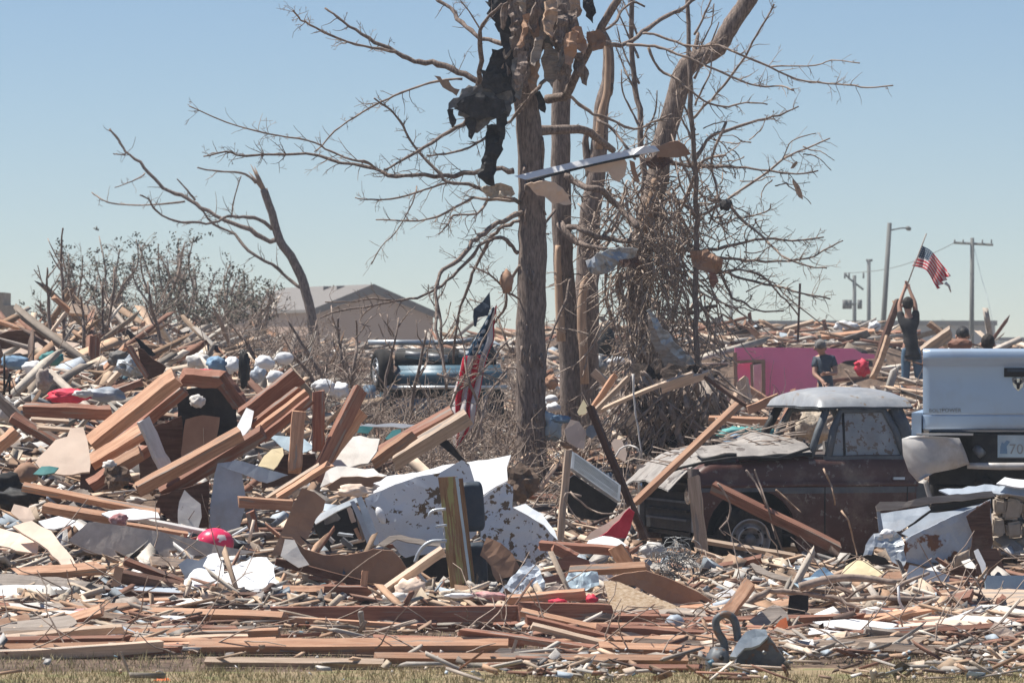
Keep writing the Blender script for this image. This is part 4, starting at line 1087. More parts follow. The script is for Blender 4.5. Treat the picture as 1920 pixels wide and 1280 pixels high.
# ---------------------------------------------------------------- people
def skinned(name, verts, edges, mat, parent, lev=2):
    me = bpy.data.meshes.new(name)
    me.from_pydata([Vector(v[0]) - WO(parent) for v in verts], edges, [])
    me.materials.append(MATS[mat])
    o = link(name, me, parent)
    md = o.modifiers.new('skin', 'SKIN'); md.use_smooth_shade = True
    sv = me.skin_vertices[0].data
    for i, v in enumerate(verts):
        r_ = v[1]; sv[i].radius = r_ if isinstance(r_, tuple) else (r_, r_); sv[i].use_root = (i == 0)
    sb = o.modifiers.new('sub', 'SUBSURF'); sb.levels = lev; sb.render_levels = lev
    return o
def figure(label, D, J, shirt, legs, hair, capmat=None, face=0, skin='skin'):
    """J: picture points (x, y, extra depth) of the joints"""
    s = D / F
    g = {k: P(v[0], v[1], D + (v[2] if len(v) > 2 else 0)) for k, v in J.items()}
    e = empty('person', tuple((g['fl'] + g['fr']) / 2), label, 'person')
    V = []; E = []
    def add(p, r_, to=None): V.append((p, r_)); (E.append((to, len(V) - 1)) if to is not None else None); return len(V) - 1
    up = lambda a, b, t: a.lerp(b, t)
    pe = add(g['hip'], (.15, .11)); ch = add(up(g['hip'], g['neck'], .55), (.14, .10), pe); tb = add(up(g['hip'], g['neck'], .86), (.15, .10), ch); nk = add(g['neck'], .055, tb)
    hb = add(up(g['neck'], g['head'], .55), .065, nk); hd = add(g['head'], (.085, .10), hb); add(g['head'] + (g['head'] - g['neck']).normalized() * .08, (.06, .07), hd)
    for sd in 'lr':
        a = add(g['s' + sd], .06, tb); b = add(g['e' + sd], .042, a); c = add(g['h' + sd], .026, b)
        d = (g['h' + sd] - g['e' + sd]).normalized(); sv = d.orthogonal().normalized(); pm = add(g['h' + sd] + d * .07, (.035, .02), c)
        for k in range(4):
            f1 = add(g['h' + sd] + d * .11 + sv * (k - 1.5) * .021, .010, pm); f2 = add(g['h' + sd] + d * (.14 + .006 * (k in (1, 2))) + sv * (k - 1.5) * .023 - Vector((0, .02, 0)), .008, f1)
        t1 = add(g['h' + sd] + d * .05 + sv * .05, .011, c); add(g['h' + sd] + d * .09 + sv * .065, .009, t1)
        k1 = add(g['hip'] + (g['k' + sd] - g['hip']) * .2 + Vector(((.06 if g['k' + sd].x > g['hip'].x else -.06), 0, 0)), .095, pe); k2 = add(g['k' + sd], .06, k1); k3 = add(g['f' + sd] + Vector((0, 0, .07)), .04, k2); add(g['f' + sd] + Vector((0, .12 if face == 0 else -.12, .03)), .035, k3)
    skinned('body', V, E, skin, e)
    V.clear(); E.clear()
    pe = add(up(g['hip'], g['neck'], -.16), (.19, .145)); add(up(g['hip'], g['neck'], -.30), (.19, .145), pe); ch = add(up(g['hip'], g['neck'], .5), (.165, .125), pe); tb = add(up(g['hip'], g['neck'], .84), (.17, .12), ch); add(up(g['hip'], g['neck'], .99), (.075, .075), tb)
    for sd in 'lr':
        a = add(g['s' + sd], .085, tb); add(up(g['s' + sd], g['e' + sd], .6), .068, a)
    skinned('shirt', V, E, shirt, e)
    V.clear(); E.clear()
    pe = add(up(g['hip'], g['neck'], .06), (.155, .12)); p2 = add(g['hip'] + Vector((0, 0, -.06)), (.165, .125), pe)
    for sd in 'lr':
        k1 = add(g['hip'] + (g['k' + sd] - g['hip']) * .25 + Vector(((.06 if g['k' + sd].x > g['hip'].x else -.06), 0, 0)), .108, p2); k2 = add(g['k' + sd], .078, k1); add(g['f' + sd] + Vector((0, 0, .07)), .07, k2)
    skinned('trousers', V, E, legs, e)
    for sd in 'lr':
        m = MB(); f = g['f' + sd]; dy = .1 if face == 0 else -.1
        m.tube([f + Vector((0, -dy * .8, .04)), f + Vector((0, 0, .05)), f + Vector((0, dy * 1.3, .03)), f + Vector((0, dy * 1.9, .02))], [.04, .05, .045, .02], 8); m.build('shoe', 'black', e)
    hp = g['head']; fd = Vector((0, .05, 0)) if face == 0 else Vector((0, -.05, 0))
    bm = bmesh.new(); bmesh.ops.create_icosphere(bm, subdivisions=3, radius=1)
    for v in bm.verts:
        k = 1 + .06 * noise.noise(v.co * 4); v.co = Vector((v.co.x * .098 * k, v.co.y * .115 * k, max(v.co.z, -.95 if face == 0 else -.35) * .115 * k)) + hp - fd * .35 + Vector((0, 0, .035)) - e.location
    me = bpy.data.meshes.new('hair'); bm.to_mesh(me); bm.free(); me.materials.append(MATS[capmat or hair]); link('cap' if capmat else 'hair', me, e)
    if capmat:
        m = MB(); m.tube([hp + fd * 1.2 + Vector((0, 0, .06)), hp + fd * 3.6 + Vector((0, 0, .035))], [.085, .06], 10); o = m.build('cap_brim', capmat, e); o.scale = (1, 1, 1)
    # face details
    for sx in (-.035, .035):
        m = MB(); c = hp + Vector((sx, 0, .0)) + fd * 1.85; m.tube([c, c + fd * .15], .012, 6); m.build('eye', 'hair', e)
        m = MB(); c = hp + Vector((sx * 2.6, 0, -.01)); m.tube([c + Vector((0, 0, -.03)), c + Vector((0, 0, .03))], .014, 6); m.build('ear', skin, e)
    m = MB(); c = hp + fd * 1.9; m.tube([c + Vector((0, 0, .0)), c + fd * .5 + Vector((0, 0, -.035))], [.01, .018], 6); m.build('nose', skin, e)
    return e, g
p1, g1 = figure('man in black shirt and blue jeans seen from behind, both arms raised holding a flag', 74,
  dict(head=(1702, 572), neck=(1703, 591), sl=(1690, 601), sr=(1718, 601), el=(1686, 571, .1), er=(1715, 567, .1), hl=(1696, 542, .2), hr=(1704, 540, .2), hip=(1708, 648), kl=(1698, 700), kr=(1722, 700), fl=(1696, 748), fr=(1727, 748)), 'blackcloth', 'jeans', 'hair')
figure('man in a dark T-shirt and grey cap bending over his work before the pink wall', 70,
  dict(head=(1538, 652, -.1), neck=(1542, 664), sl=(1530, 674), sr=(1560, 674), el=(1527, 702, -.1), er=(1568, 700, -.1), hl=(1544, 716, -.3), hr=(1550, 700, -.3), hip=(1548, 722), kl=(1540, 752), kr=(1558, 752), fl=(1537, 778), fr=(1562, 778)), 'navy', 'jeans', 'hair', capmat='greycloth', face=1)
figure('person in a pale shirt and black cap crouching behind the silver tailgate', 62,
  dict(head=(1805, 630), neck=(1796, 648), sl=(1786, 656), sr=(1806, 664), el=(1776, 672, -.1), er=(1800, 690, -.1), hl=(1764, 676, -.2), hr=(1786, 700, -.2), hip=(1815, 712), kl=(1790, 720, -.2), kr=(1800, 726, -.2), fl=(1800, 766), fr=(1818, 766)), 'plaster', 'jeans', 'hair', capmat='black', face=1)
figure('dark haired person just showing above the silver tailgate, nearest the frame edge', 60,
  dict(head=(1852, 645), neck=(1854, 665), sl=(1838, 674), sr=(1872, 672), el=(1832, 705, -.1), er=(1882, 690, .1), hl=(1842, 720, -.2), hr=(1893, 674, .2), hip=(1856, 728), kl=(1846, 750), kr=(1868, 750), fl=(1845, 775), fr=(1868, 775)), 'blackcloth', 'jeans', 'hair')

# ---------------------------------------------------------------- flags
def flagmat():
    m = bpy.data.materials.new('flag_cloth'); m.use_nodes = True; n, l = m.node_tree.nodes, m.node_tree.links
    b = n['Principled BSDF']; b.inputs['Roughness'].default_value = .9; b.inputs['Specular IOR Level'].default_value = .1
    uv = n.new('ShaderNodeUVMap'); sp = n.new('ShaderNodeSeparateXYZ'); l.new(uv.outputs[0], sp.inputs[0])
    def mth(op, a, b_=None):
        k = n.new('ShaderNodeMath'); k.operation = op
        for i, q in enumerate((a, b_)):
            if q is None: continue
            if isinstance(q, (int, float)): k.inputs[i].default_value = q
            else: l.new(q, k.inputs[i])
        return k.outputs[0]
    U, V_ = sp.outputs[0], sp.outputs[1]
    st = mth('LESS_THAN', mth('FRACT', mth('MULTIPLY', V_, 6.5)), .5)
    can = mth('MULTIPLY', mth('LESS_THAN', U, .40), mth('GREATER_THAN', V_, .4615))
    fx = mth('SUBTRACT', mth('FRACT', mth('MULTIPLY', U, 15)), .5); fy = mth('SUBTRACT', mth('FRACT', mth('MULTIPLY', mth('SUBTRACT', V_, .4615), 10)), .5)
    star = mth('LESS_THAN', mth('ADD', mth('MULTIPLY', fx, fx), mth('MULTIPLY', fy, fy)), .085)
    def mix(f, a, b_):
        k = n.new('ShaderNodeMix'); k.data_type = 'RGBA'; l.new(f, k.inputs[0])
        for i, q in ((6, a), (7, b_)):
            if isinstance(q, tuple): k.inputs[i].default_value = (*q, 1)
            else: l.new(q, k.inputs[i])
        return k.outputs[2]
    c = mix(can, mix(st, (.82, .78, .76), (.68, .03, .07)), mix(star, (.025, .07, .13), (.55, .60, .64)))
    l.new(c, b.inputs['Base Color'])
    tr = n.new('ShaderNodeBsdfTranslucent'); l.new(c, tr.inputs[0]); ms = n.new('ShaderNodeMixShader'); ms.inputs[0].default_value = .5
    l.new(b.outputs[0], ms.inputs[1]); l.new(tr.outputs[0], ms.inputs[2]); l.new(ms.outputs[0], n['Material Output'].inputs[0])
    MATS['flag'] = m
flagmat()
def flagmesh(fn, uvf, nu, nv, parent, name='cloth'):
    vs = [fn(i / (nu - 1), j / (nv - 1)) - WO(parent) for i in range(nu) for j in range(nv)]
    fs = [(i * nv + j, (i + 1) * nv + j, (i + 1) * nv + j + 1, i * nv + j + 1) for i in range(nu - 1) for j in range(nv - 1)]
    me = bpy.data.meshes.new(name); me.from_pydata(vs, [], fs); me.materials.append(MATS['flag'])
    ul = me.uv_layers.new(name='UVMap')
    for p in me.polygons:
        p.use_smooth = True
        for li in p.loop_indices:
            vi = me.loops[li].vertex_index; ul.data[li].uv = uvf((vi // nv) / (nu - 1), (vi % nv) / (nv - 1))
    o = link(name, me, parent); md = o.modifiers.new('thick', 'SOLIDIFY'); md.thickness = .004
    return o
tf = empty('torn_flag', tuple(P(900, 720, 48.8)), 'torn American flag hanging in folds from the branches left of the thick trunk', 'flag')
ctr = [(0, 927, 575, 8), (.10, 915, 612, 22), (.20, 908, 640, 40), (.32, 893, 668, 44), (.45, 885, 700, 40), (.6, 875, 740, 40), (.72, 870, 768, 34), (.82, 872, 790, 26), (.9, 866, 812, 30), (1, 858, 838, 10)]
def fcl(t):
    for a, b in zip(ctr, ctr[1:]):
        if t <= b[0]:
            k = (t - a[0]) / (b[0] - a[0]); return [a[i] + (b[i] - a[i]) * k for i in (1, 2, 3)]
    return ctr[-1][1:]
def f1(a, b):
    x, y, w_ = fcl(a); q = (b - .5)
    D = 48.8 + .09 * math.sin(b * 15 + a * 5) + .05 * math.sin(a * 14) - .1
    return P(x + q * w_ * 1.12 + 5 * math.sin(b * 15 + 1.5 + a * 5) * min(1, w_ / 30), y + 10 * q * math.sin(a * 3 + 1) - 14 * q, D)
flagmesh(f1, lambda a, b: (a * 1.3, .22 + .68 * (1 - b)), 60, 40, tf)
tw_ = empty('bare_sapling', tuple(P(900, 860, 47.6)), 'bare crossing twigs hanging right in front of the torn flag', 'sapling')
for k_, pts in enumerate(([(838, 800), (852, 740), (880, 690), (905, 640), (930, 590)], [(905, 830), (896, 760), (874, 700), (868, 640), (850, 590)], [(950, 640), (910, 690), (880, 720), (840, 740)], [(880, 860), (900, 800), (915, 740), (950, 700)], [(820, 700), (860, 712), (900, 700), (946, 716)])):
    mb = MB(); limb(mb, pts, 47.7, 2.6, 1.2, tw=1.6, seed=k_ + 3000, tl=34); mb.build('branch', 'twig', tw_)
tf2 = empty('flag_scrap', tuple(P(905, 590, 48.9)), 'dark blue rag caught in the twigs just above the torn flag', 'cloth')
S_ = lambda *a, **k: S(None, *a, parent=tf2, **k)
S_([(888, 580), (905, 565), (918, 548), (920, 575), (915, 592), (896, 595), (893, 612), (889, 612)], 10, 'navy', D=48.9, th=1, crump=6, name='rag')
hf = empty('hand_flag', tuple(P(1708, 523, 73.8)), 'small tattered American flag on a stick waved above the man in black', 'flag')
m = MB(); m.tube([P(1702, 532, 73.9), P(1719, 485, 73.9), P(1737, 438, 73.9)], .011, 6); m.build('staff', 'greyw', hf)
def f2(a, b):
    A0, A1 = (1729, 459), (1711, 499); C0, C1 = (1781, 512), (1757, 541)
    top = (A0[0] + (C0[0] - A0[0]) * a, A0[1] + (C0[1] - A0[1]) * a - 6 * math.sin(a * 3.1) + 4 * a * a); bot = (A1[0] + (C1[0] - A1[0]) * a ** .8 , A1[1] + (C1[1] - A1[1]) * a ** 1.6 - 4 * math.sin(a * 3.1))
    x = bot[0] + (top[0] - bot[0]) * b; y = bot[1] + (top[1] - bot[1]) * b
    rg = max(0, a - .88) * 10; x += rg * 3.5 * math.sin(b * 23); y += 1.4 * math.sin(a * 9 + b * 2)
    return P(x, y, 73.9 + .16 * math.sin(a * 9 + b))
flagmesh(f2, lambda a, b: (a, b), 40, 26, hf)
m = MB(); m.tube([P(1772, 530, 73.9), P(1779, 536, 73.9), P(1783, 548, 73.9)], [.03, .022, .01], 5); m.build('loose_strip', 'plaster', hf)
# ---------------------------------------------------------------- timber of the left heap
B('thick beam of two joined planks climbing to the top of the left heap', 170, 834, 333, 704, 26, 30, -42, 'fresh', D=38.6, broken=.1)
B('dark underside plank lying along the thick climbing beam', 180, 866, 345, 730, 22, 14, -30, 'red', D=38.9, broken=.2)
B('bright topped plank under the thick climbing beam, ending at the white board', 170, 868, 278, 803, 20, 26, -45, 'fresh', D=38.2, broken=.2)
B('reddish plank under the white board at the foot of the climbing beam', 168, 912, 280, 838, 22, 20, -35, 'red', D=38.0)
B('short plank end beside the rubble lump below the climbing beam', 205, 880, 268, 846, 20, 22, -40, 'fresh', D=37.9)
B('horizontal beam with a torn end left of the climbing beam', 44, 768, 216, 774, 24, 16, -28, 'red', D=38.8, dd=.1, broken=.5)
B('narrow pale batten under the horizontal torn beam', 58, 786, 130, 790, 7, 8, -30, 'tan', D=38.6)
B('lower pale batten beside the cream sheet', 70, 801, 135, 806, 7, 8, -30, 'tan', D=38.4)
B('broken crosspiece bridging the top of the climbing beam and the bent strut', 336, 706, 424, 712, 26, 24, -32, 'red', D=38.9, broken=.9)
B('bent strut falling right from the broken crosspiece', 452, 758, 412, 706, 28, 18, -20, 'red', D=38.9, broken=.4)
B('white painted board leaning against the planks below the beam', 312, 884, 268, 786, 26, 10, 38, 'whitew', D=37.7, broken=.1, bow=.03)
B('upper of two long parallel planks in the middle of the left heap', 258, 918, 452, 812, 24, 18, -36, 'fresh', D=37.5, broken=.25)
B('lower of two long parallel planks in the middle of the left heap', 300, 928, 496, 810, 24, 18, -32, 'red', D=37.7, broken=.3)
B('topmost plank of the bundled rafters with a bright upper edge', 460, 780, 556, 704, 34, 14, -30, 'red', D=38.4, broken=.1)
B('second plank of the bundled rafters', 470, 800, 565, 728, 15, 12, -30, 'red', D=38.2, broken=.1)
B('third plank of the bundled rafters', 485, 806, 576, 736, 15, 12, -28, 'fresh', D=38.1, broken=.1)
B('lowest plank of the bundled rafters', 492, 822, 584, 748, 16, 10, -24, 'red', D=38.0, broken=.1)
B('upright stud with a pale face right of the rafter bundle', 552, 888, 561, 768, 25, 14, -8, 'fresh', D=37.9, broken=.1)
B('dark red upright stud between the pale stud and the slanted timbers', 597, 846, 597, 732, 22, 12, -10, 'red', D=38.3, broken=.15)
B('tall slanted timber leaning right above the cream plaster sheet', 590, 900, 676, 728, 26, 14, -30, 'red', D=38.0, broken=.3)
B('shorter slanted timber just right of the tall slanted one', 606, 868, 680, 768, 26, 12, -30, 'fresh', D=38.2, broken=.4)
B('narrow bright batten crossing below the slanted timbers', 520, 934, 620, 868, 12, 10, -40, 'fresh', D=37.4)
B('second narrow batten beside the bright one below the slanted timbers', 500, 935, 600, 872, 9, 8, -40, 'tan', D=37.5)
B('upper left of the crossed timbers in front of the torn flag', 708, 850, 850, 772, 16, 24, -38, 'red', D=39.2, broken=.2)
B('stout square timber pointing at the foot of the torn flag', 735, 868, 880, 778, 28, 20, -34, 'tan', D=39.0, broken=.08)
B('short timber lying under the crossed timbers', 700, 866, 776, 812, 20, 14, -30, 'fresh', D=38.8)
B('dark plank end wedged between the crossed timbers', 765, 850, 838, 792, 18, 12, -10, 'darkw', D=39.3)
B('short flat reddish block jutting left of the curved brown card', 446, 940, 550, 948, 20, 12, -12, 'fresh', D=36.9, broken=.05)
B('post standing in the dark gap below the flat reddish block', 478, 1000, 468, 958, 16, 10, -10, 'red', D=37.0)
B('slanted short beam end at the far left edge', -18, 850, 34, 806, 22, 14, -38, 'fresh', D=38.0)
B('broad plank running down right of the grey board at the left edge', 110, 832, 20, 780, 14, 22, -30, 'red', D=38.5)
B('pale old board at the far left under the black tube frame', -10, 740, 60, 810, 20, 10, -20, 'greyw', D=38.8)
B('long plank with a pale edge sloping down across the left middle', 300, 962, 42, 912, 14, 12, -40, 'fresh', D=36.8, broken=.2)
B('brighter plank just below the long sloping plank', 232, 975, 78, 950, 18, 14, -38, 'fresh', D=36.5, broken=.2)
B('white lath lying beside the crimson ball', 398, 1000, 236, 968, 10, 6, -40, 'whitew', D=36.5)
B('brown lath below the white lath', 350, 1002, 238, 984, 10, 8, -30, 'fresh', D=36.3)
B('tan plank under the warped grey board', 20, 1078, 200, 1064, 18, 20, -40, 'fresh', D=34.7)
B('dark plank under the tan plank on the left', 114, 1094, 210, 1090, 20, 12, 10, 'darkw', D=34.9)
B('open drawer side lying left of the torn white board', 218, 1078, 345, 1104, 24, 12, -30, 'darkw', D=34.6, broken=.1)
B('upper edge of the overturned drawer, a dusty dark board', 232, 1050, 345, 1092, 14, 10, -40, 'red', D=34.9, broken=.1)
B('round ended board standing at the left end of the drawer', 216, 1098, 226, 1058, 16, 8, 0, 'kraft', D=34.5)
B('long dark batten with ragged fibres under the torn white board', 186, 1110, 470, 1126, 14, 8, -10, 'darkw', D=34.0, broken=.4)
B('long white trim strip in front of the dark batten', 220, 1142, 500, 1134, 9, 9, -45, 'white', D=33.6)
B('white strip angling down right under the torn white board', 424, 1142, 488, 1166, 7, 7, -40, 'white', D=33.3)
B('dark wide joist doubling as shade under the white trim', 270, 1160, 520, 1158, 22, 12, 6, 'darkw', D=33.7)  # joist whose dark colour also stands in for the gap's shade
B('joist end at the left edge with a squared tip', -20, 1140, 98, 1156, 26, 14, -22, 'red', D=33.4, broken=.05)
B('lower joist at the left edge', -20, 1168, 64, 1160, 14, 10, -30, 'fresh', D=32.9)
B('small square block standing under the joist tip', 78, 1186, 78, 1156, 22, 14, 0, 'red', D=33.1)
B('short dusty plank below the pink insulation clump', 36, 1212, 176, 1194, 14, 10, -34, 'tan', D=32.1)
B('grey plank end in the left foreground', 32, 1230, 94, 1226, 12, 10, -30, 'greyw', D=31.4)
B('tilted stake lying in the left foreground', 300, 1240, 348, 1190, 14, 8, -24, 'fresh', D=31.2, broken=.1)
B('weathered plank curving out of the left foreground litter', 116, 1232, 240, 1208, 14, 8, -36, 'greyw', D=31.5, broken=.8, bow=.03)
B('short dusty plank at the far left foreground', -10, 1204, 66, 1200, 13, 10, -34, 'tan', D=32.2)

# foreground beams
B('long rusty red beam across the centre foreground, left half', 508, 1152, 972, 1150, 30, 10, -8, 'red', D=32.75, broken=.05)
B('right half of the rusty red beam, its far end splintered', 974, 1148, 1146, 1150, 38, 12, -8, 'red', D=32.7, broken=.5)
B('thin dark lip under the rusty red beam', 508, 1170, 820, 1168, 6, 14, -30, 'red', D=32.72)
B('bright orange joist lying on the grass in the centre foreground', 352, 1212, 955, 1208, 20, 22, -42, 'fresh', off=.12, broken=.05)
B('lower orange joist half buried in grass', 386, 1240, 720, 1243, 12, 14, -40, 'tan', off=.12, broken=.4)
B('long low joist running right from the grey conduit', 700, 1232, 1290, 1238, 16, 16, -40, 'fresh', off=.12, broken=.3)
B('upper edge board over the bright orange joist', 700, 1196, 985, 1206, 12, 10, -30, 'red', off=.12)
B('topmost of the fanned laths right of the rusty beam', 976, 1146, 1196, 1196, 12, 12, -38, 'fresh', off=.12)
B('second of the fanned laths right of the rusty beam', 985, 1160, 1180, 1206, 16, 10, -24, 'red', off=.12)
B('third of the fanned laths right of the rusty beam', 995, 1172, 1160, 1214, 12, 10, -36, 'tan', off=.12)
B('lowest of the fanned laths right of the rusty beam', 860, 1182, 1130, 1218, 14, 10, -30, 'red', off=.12)
B('flat joist left of the grey bucket', 1150, 1160, 1258, 1160, 18, 10, -20, 'red', D=32.7)
B('lower flat joist left of the grey bucket', 1150, 1176, 1262, 1176, 16, 10, -24, 'red', off=.12)
B('tan sill board behind the rusty beam', 948, 1126, 1100, 1112, 20, 10, -30, 'fresh', D=33.7)
B('brown batten resting against the weathered post', 684, 1134, 832, 1030, 17, 12, -34, 'tan', D=34.3, broken=.1)
B('short upright lath in front of the curved brown board', 682, 1102, 684, 1070, 12, 6, -8, 'fresh', D=34.4)
B('sawn end plank under the curved brown board', 525, 1108, 610, 1110, 18, 16, -42, 'fresh', D=34.3, broken=.1)
B('dark plank lying under the curved brown board', 590, 1106, 760, 1108, 20, 10, -20, 'red', D=34.4)
B('dark lath sloping under the curved brown board', 516, 1052, 690, 1096, 14, 8, -10, 'darkw', D=34.8)
B('small stick crossing the grass in the centre', 242, 1262, 226, 1222, 5, 4, 0, 'tan', off=.12)
B('thin lath standing in the centre foreground', 958, 1232, 968, 1198, 6, 4, 0, 'tan', off=.12)
B('second thin lath standing in the centre foreground', 1030, 1222, 1038, 1192, 6, 4, 0, 'tan', off=.12)
B('long flat joist right of centre in front of the cast iron fitting', 1120, 1212, 1330, 1222, 16, 16, -42, 'fresh', off=.12)
B('dark board at the foot of the cast iron fitting', 1000, 1250, 1320, 1252, 10, 12, -34, 'red', off=.12)
B('broken timber pointing right under the white scrap of cloth', 1010, 1022, 1180, 1034, 16, 12, -22, 'red', D=35.9)
B('bright topped plank behind the burnt curved card', 1066, 1070, 1220, 1062, 14, 16, -40, 'fresh', D=35.0)
B('short round ended post piece right of the appliance', 1036, 1024, 1080, 1046, 18, 16, -20, 'red', D=35.4)

# around the old pickup
B('pale stake leaning beside the radiator core', 1050, 1010, 1066, 842, 13, 8, -18, 'tan', D=39.2, broken=.15)
B('long stick propped from the pink tipped board up to the pickup hood', 1188, 945, 1384, 758, 12, 12, -40, 'fresh', D=40.6, dd=.4, broken=.1)
B('nail studded stake standing in front of the pickup nose', 1318, 1045, 1300, 892, 22, 12, -14, 'tan', D=40.8, broken=.1)
B('heavy diagonal pole across the pickup front wheel', 1575, 1030, 1336, 912, 20, 18, -26, 'red', D=41.2, dd=.1, broken=.2)
B('thin long lath lying across the pickup front wheel', 1300, 1010, 1490, 1042, 9, 8, -40, 'tan', D=41.0)
B('dark leaning sapling stick before the radiator core', 1210, 1010, 1105, 760, 12, 12, -20, 'darkw', D=39.9, broken=.2)
B('crossbar plank behind the pickup hood', 1326, 786, 1462, 790, 14, 8, -30, 'fresh', D=46.5)
B('reddish plank in front of the pickup door pillar gap', 1400, 770, 1460, 744, 16, 8, -10, 'fresh', D=47.0)
B('broad pale plank crossing above the root plate', 1240, 730, 1330, 700, 14, 8, -30, 'tan', D=49.0)
B('long thin pole arching above the root plate', 1120, 772, 1300, 700, 7, 7, -30, 'tan', D=48.5, bow=.03)
B('upper pale plank in the fan left of the root plate', 1112, 765, 1155, 700, 12, 6, -30, 'fresh', D=48.6)
B('lower pale plank in the fan left of the root plate', 1118, 768, 1180, 706, 9, 6, -30, 'tan', D=48.4)
B('short board leaning on the third trunk', 1140, 722, 1110, 694, 16, 6, -25, 'tan', D=49.0)
B('dark thin bough crossing the pink wall', 1425, 775, 1310, 696, 6, 6, -20, 'darkw', D=49.0, bow=-.05)
B('broken post with a pale top in front of the pink wall', 1398, 750, 1392, 712, 20, 16, -20, 'tan', D=60)
B('orange stud splintered across the foot of the pink wall', 1440, 752, 1390, 720, 12, 8, -20, 'fresh', D=80)
B('forked pale limb standing left of the man in black', 1636, 710, 1666, 628, 10, 10, -20, 'bare', D=60, bow=-.04)
B('dark scorched limb leaning behind the man in black', 1642, 690, 1686, 560, 11, 11, -20, 'darkw', D=78, bow=.03)
B('thin dark rod in front of the rubble roof, left of the flag', 1496, 640, 1500, 530, 4, 4, 0, 'darkw', D=80)
B('leaning log with a pale cut end above the silver tailgate', 1795, 648, 1742, 606, 10, 10, -30, 'bare', D=64)
B('broad split limb rising to the leaning log', 1730, 660, 1788, 618, 20, 10, -30, 'tan', D=63)
B('stump piece holding up the leaning log', 1774, 650, 1776, 624, 12, 10, -10, 'greyw', D=63.5)
B('short stud standing in the rubble roof left of the thin rod', 1408, 622, 1405, 585, 7, 6, 0, 'red', D=92)
B('short stud standing in the rubble roof right of the thin rod', 1549, 620, 1544, 598, 7, 6, 0, 'red', D=92)
B('long rafter lying along the top of the rubble roof', 1540, 632, 1640, 621, 8, 8, -36, 'fresh', D=91)
B('pale rafter tilted over the rubble roof', 1470, 618, 1526, 602, 7, 6, -36, 'tan', D=93)
B('board propped in front of the rubble roof edge', 1395, 604, 1432, 640, 10, 6, -20, 'fresh', D=90)
B('small slanted board in the rubble roof', 1480, 632, 1486, 618, 10, 6, -20, 'tan', D=90)
B('dark crossbar at the sky gap behind the third trunk', 1122, 617, 1166, 617, 8, 6, 0, 'darkw', D=70)
B('thin stick in the sky gap behind the third trunk', 1150, 616, 1140, 580, 4, 4, 0, 'fresh', D=70)

# back of the left heap
B('slanted roof rafter against the sky above the left heap', 98, 556, 140, 590, 9, 8, -20, 'fresh', D=58)
B('pale roof board lying flat beside the slanted rafter', 130, 580, 186, 586, 10, 20, -60, 'tan', D=58)
B('broken stump standing amid the saplings', 174, 716, 178, 632, 20, 16, -10, 'red', D=52, broken=1.0)
B('grey plank standing left of the broken stump', 162, 716, 163, 666, 12, 6, -10, 'greyw', D=51.8)
B('long tilted rafter at the left horizon', -10, 600, 110, 640, 7, 8, -30, 'fresh', D=60)
B('short stud on the left heap crest, left of the pair', 232, 625, 234, 598, 7, 6, 0, 'fresh', D=66)
B('short stud on the left heap crest, right of the pair', 268, 632, 268, 602, 9, 6, 0, 'fresh', D=65)
B('plank on the crest behind the pair of short studs', 225, 616, 275, 618, 6, 8, -30, 'fresh', D=66)
B('bright plank tilted beside the silver scraps in the left heap', 195, 694, 238, 646, 9, 10, -40, 'fresh', D=50)
B('tan lath tilted under the silver scraps', 202, 720, 250, 670, 10, 8, -40, 'tan', D=47)
B('long pale lath down the back slope of the left heap', 355, 664, 285, 634, 6, 8, -40, 'tan', D=60)
B('second long lath down the back slope of the left heap', 345, 676, 270, 640, 5, 8, -40, 'fresh', D=58)
B('plank pointing into the dark cavity from the right', 415, 790, 438, 766, 8, 8, -30, 'fresh', D=40)
B('dark red cross plank behind the horizontal torn beam', 214, 735, 270, 715, 12, 8, -20, 'red', D=42)
B('leaning plank edge in front of the brown torn board', 276, 706, 240, 648, 8, 10, -20, 'red', D=44)

# ---------------------------------------------------------------- sheets and panels
S('cream wall sheet with a torn top edge left of the climbing beam', [(66, 866), (88, 842), (104, 824), (126, 818), (132, 802), (156, 800), (164, 826), (168, 852), (168, 884), (120, 890), (80, 884)], 44, 'cream', D=37.8, crump=1, th=4)
S('large warped grey board tapering right toward the crimson ball', [(128, 1012), (148, 994), (166, 978), (240, 986), (330, 1002), (400, 1020), (480, 1034), (440, 1040), (380, 1046), (300, 1052), (220, 1046), (160, 1034)], 10, 'taupe', D=35.9, crump=2, th=8, jag=1)
S('bright torn white board in the left foreground', [(338, 1108), (352, 1080), (370, 1056), (390, 1040), (408, 1036), (420, 1062), (414, 1084), (436, 1062), (470, 1044), (500, 1046), (514, 1060), (516, 1084), (530, 1098), (526, 1106), (518, 1130), (470, 1134), (425, 1122), (380, 1118)], 58, 'white', D=34.4, crump=5, th=3, cuts=3, fine=18)
S('grey torn flap at the left side of the bright torn board', [(334, 1058), (350, 1046), (372, 1050), (390, 1042), (376, 1070), (356, 1104), (340, 1108), (346, 1080)], 8, 'bluegrey', D=34.5, crump=3)
S('blue grey door panel standing in the middle of the left heap', [(392, 998), (394, 950), (402, 890), (408, 868), (446, 864), (452, 880), (462, 940), (450, 985), (440, 1000)], 3, 'bluegrey', D=37.3, th=5, jag=.6)
S('pale torn plaster strip hanging beside the long planks', [(412, 872), (430, 836), (444, 800), (462, 764), (476, 770), (470, 800), (452, 830), (436, 860), (428, 900), (416, 905)], 44, 'white', D=37.9, crump=3)
S('blue grey shelf board lying on the standing panel', [(410, 872), (440, 862), (520, 884), (540, 890), (500, 905), (460, 890)], 14, 'bluegrey', D=37.1, crump=1)
S('cream card scrap between the upright studs', [(478, 884), (494, 856), (510, 842), (530, 838), (532, 852), (520, 872), (504, 888)], 46, 'yellow', D=37.8, crump=3, th=2)
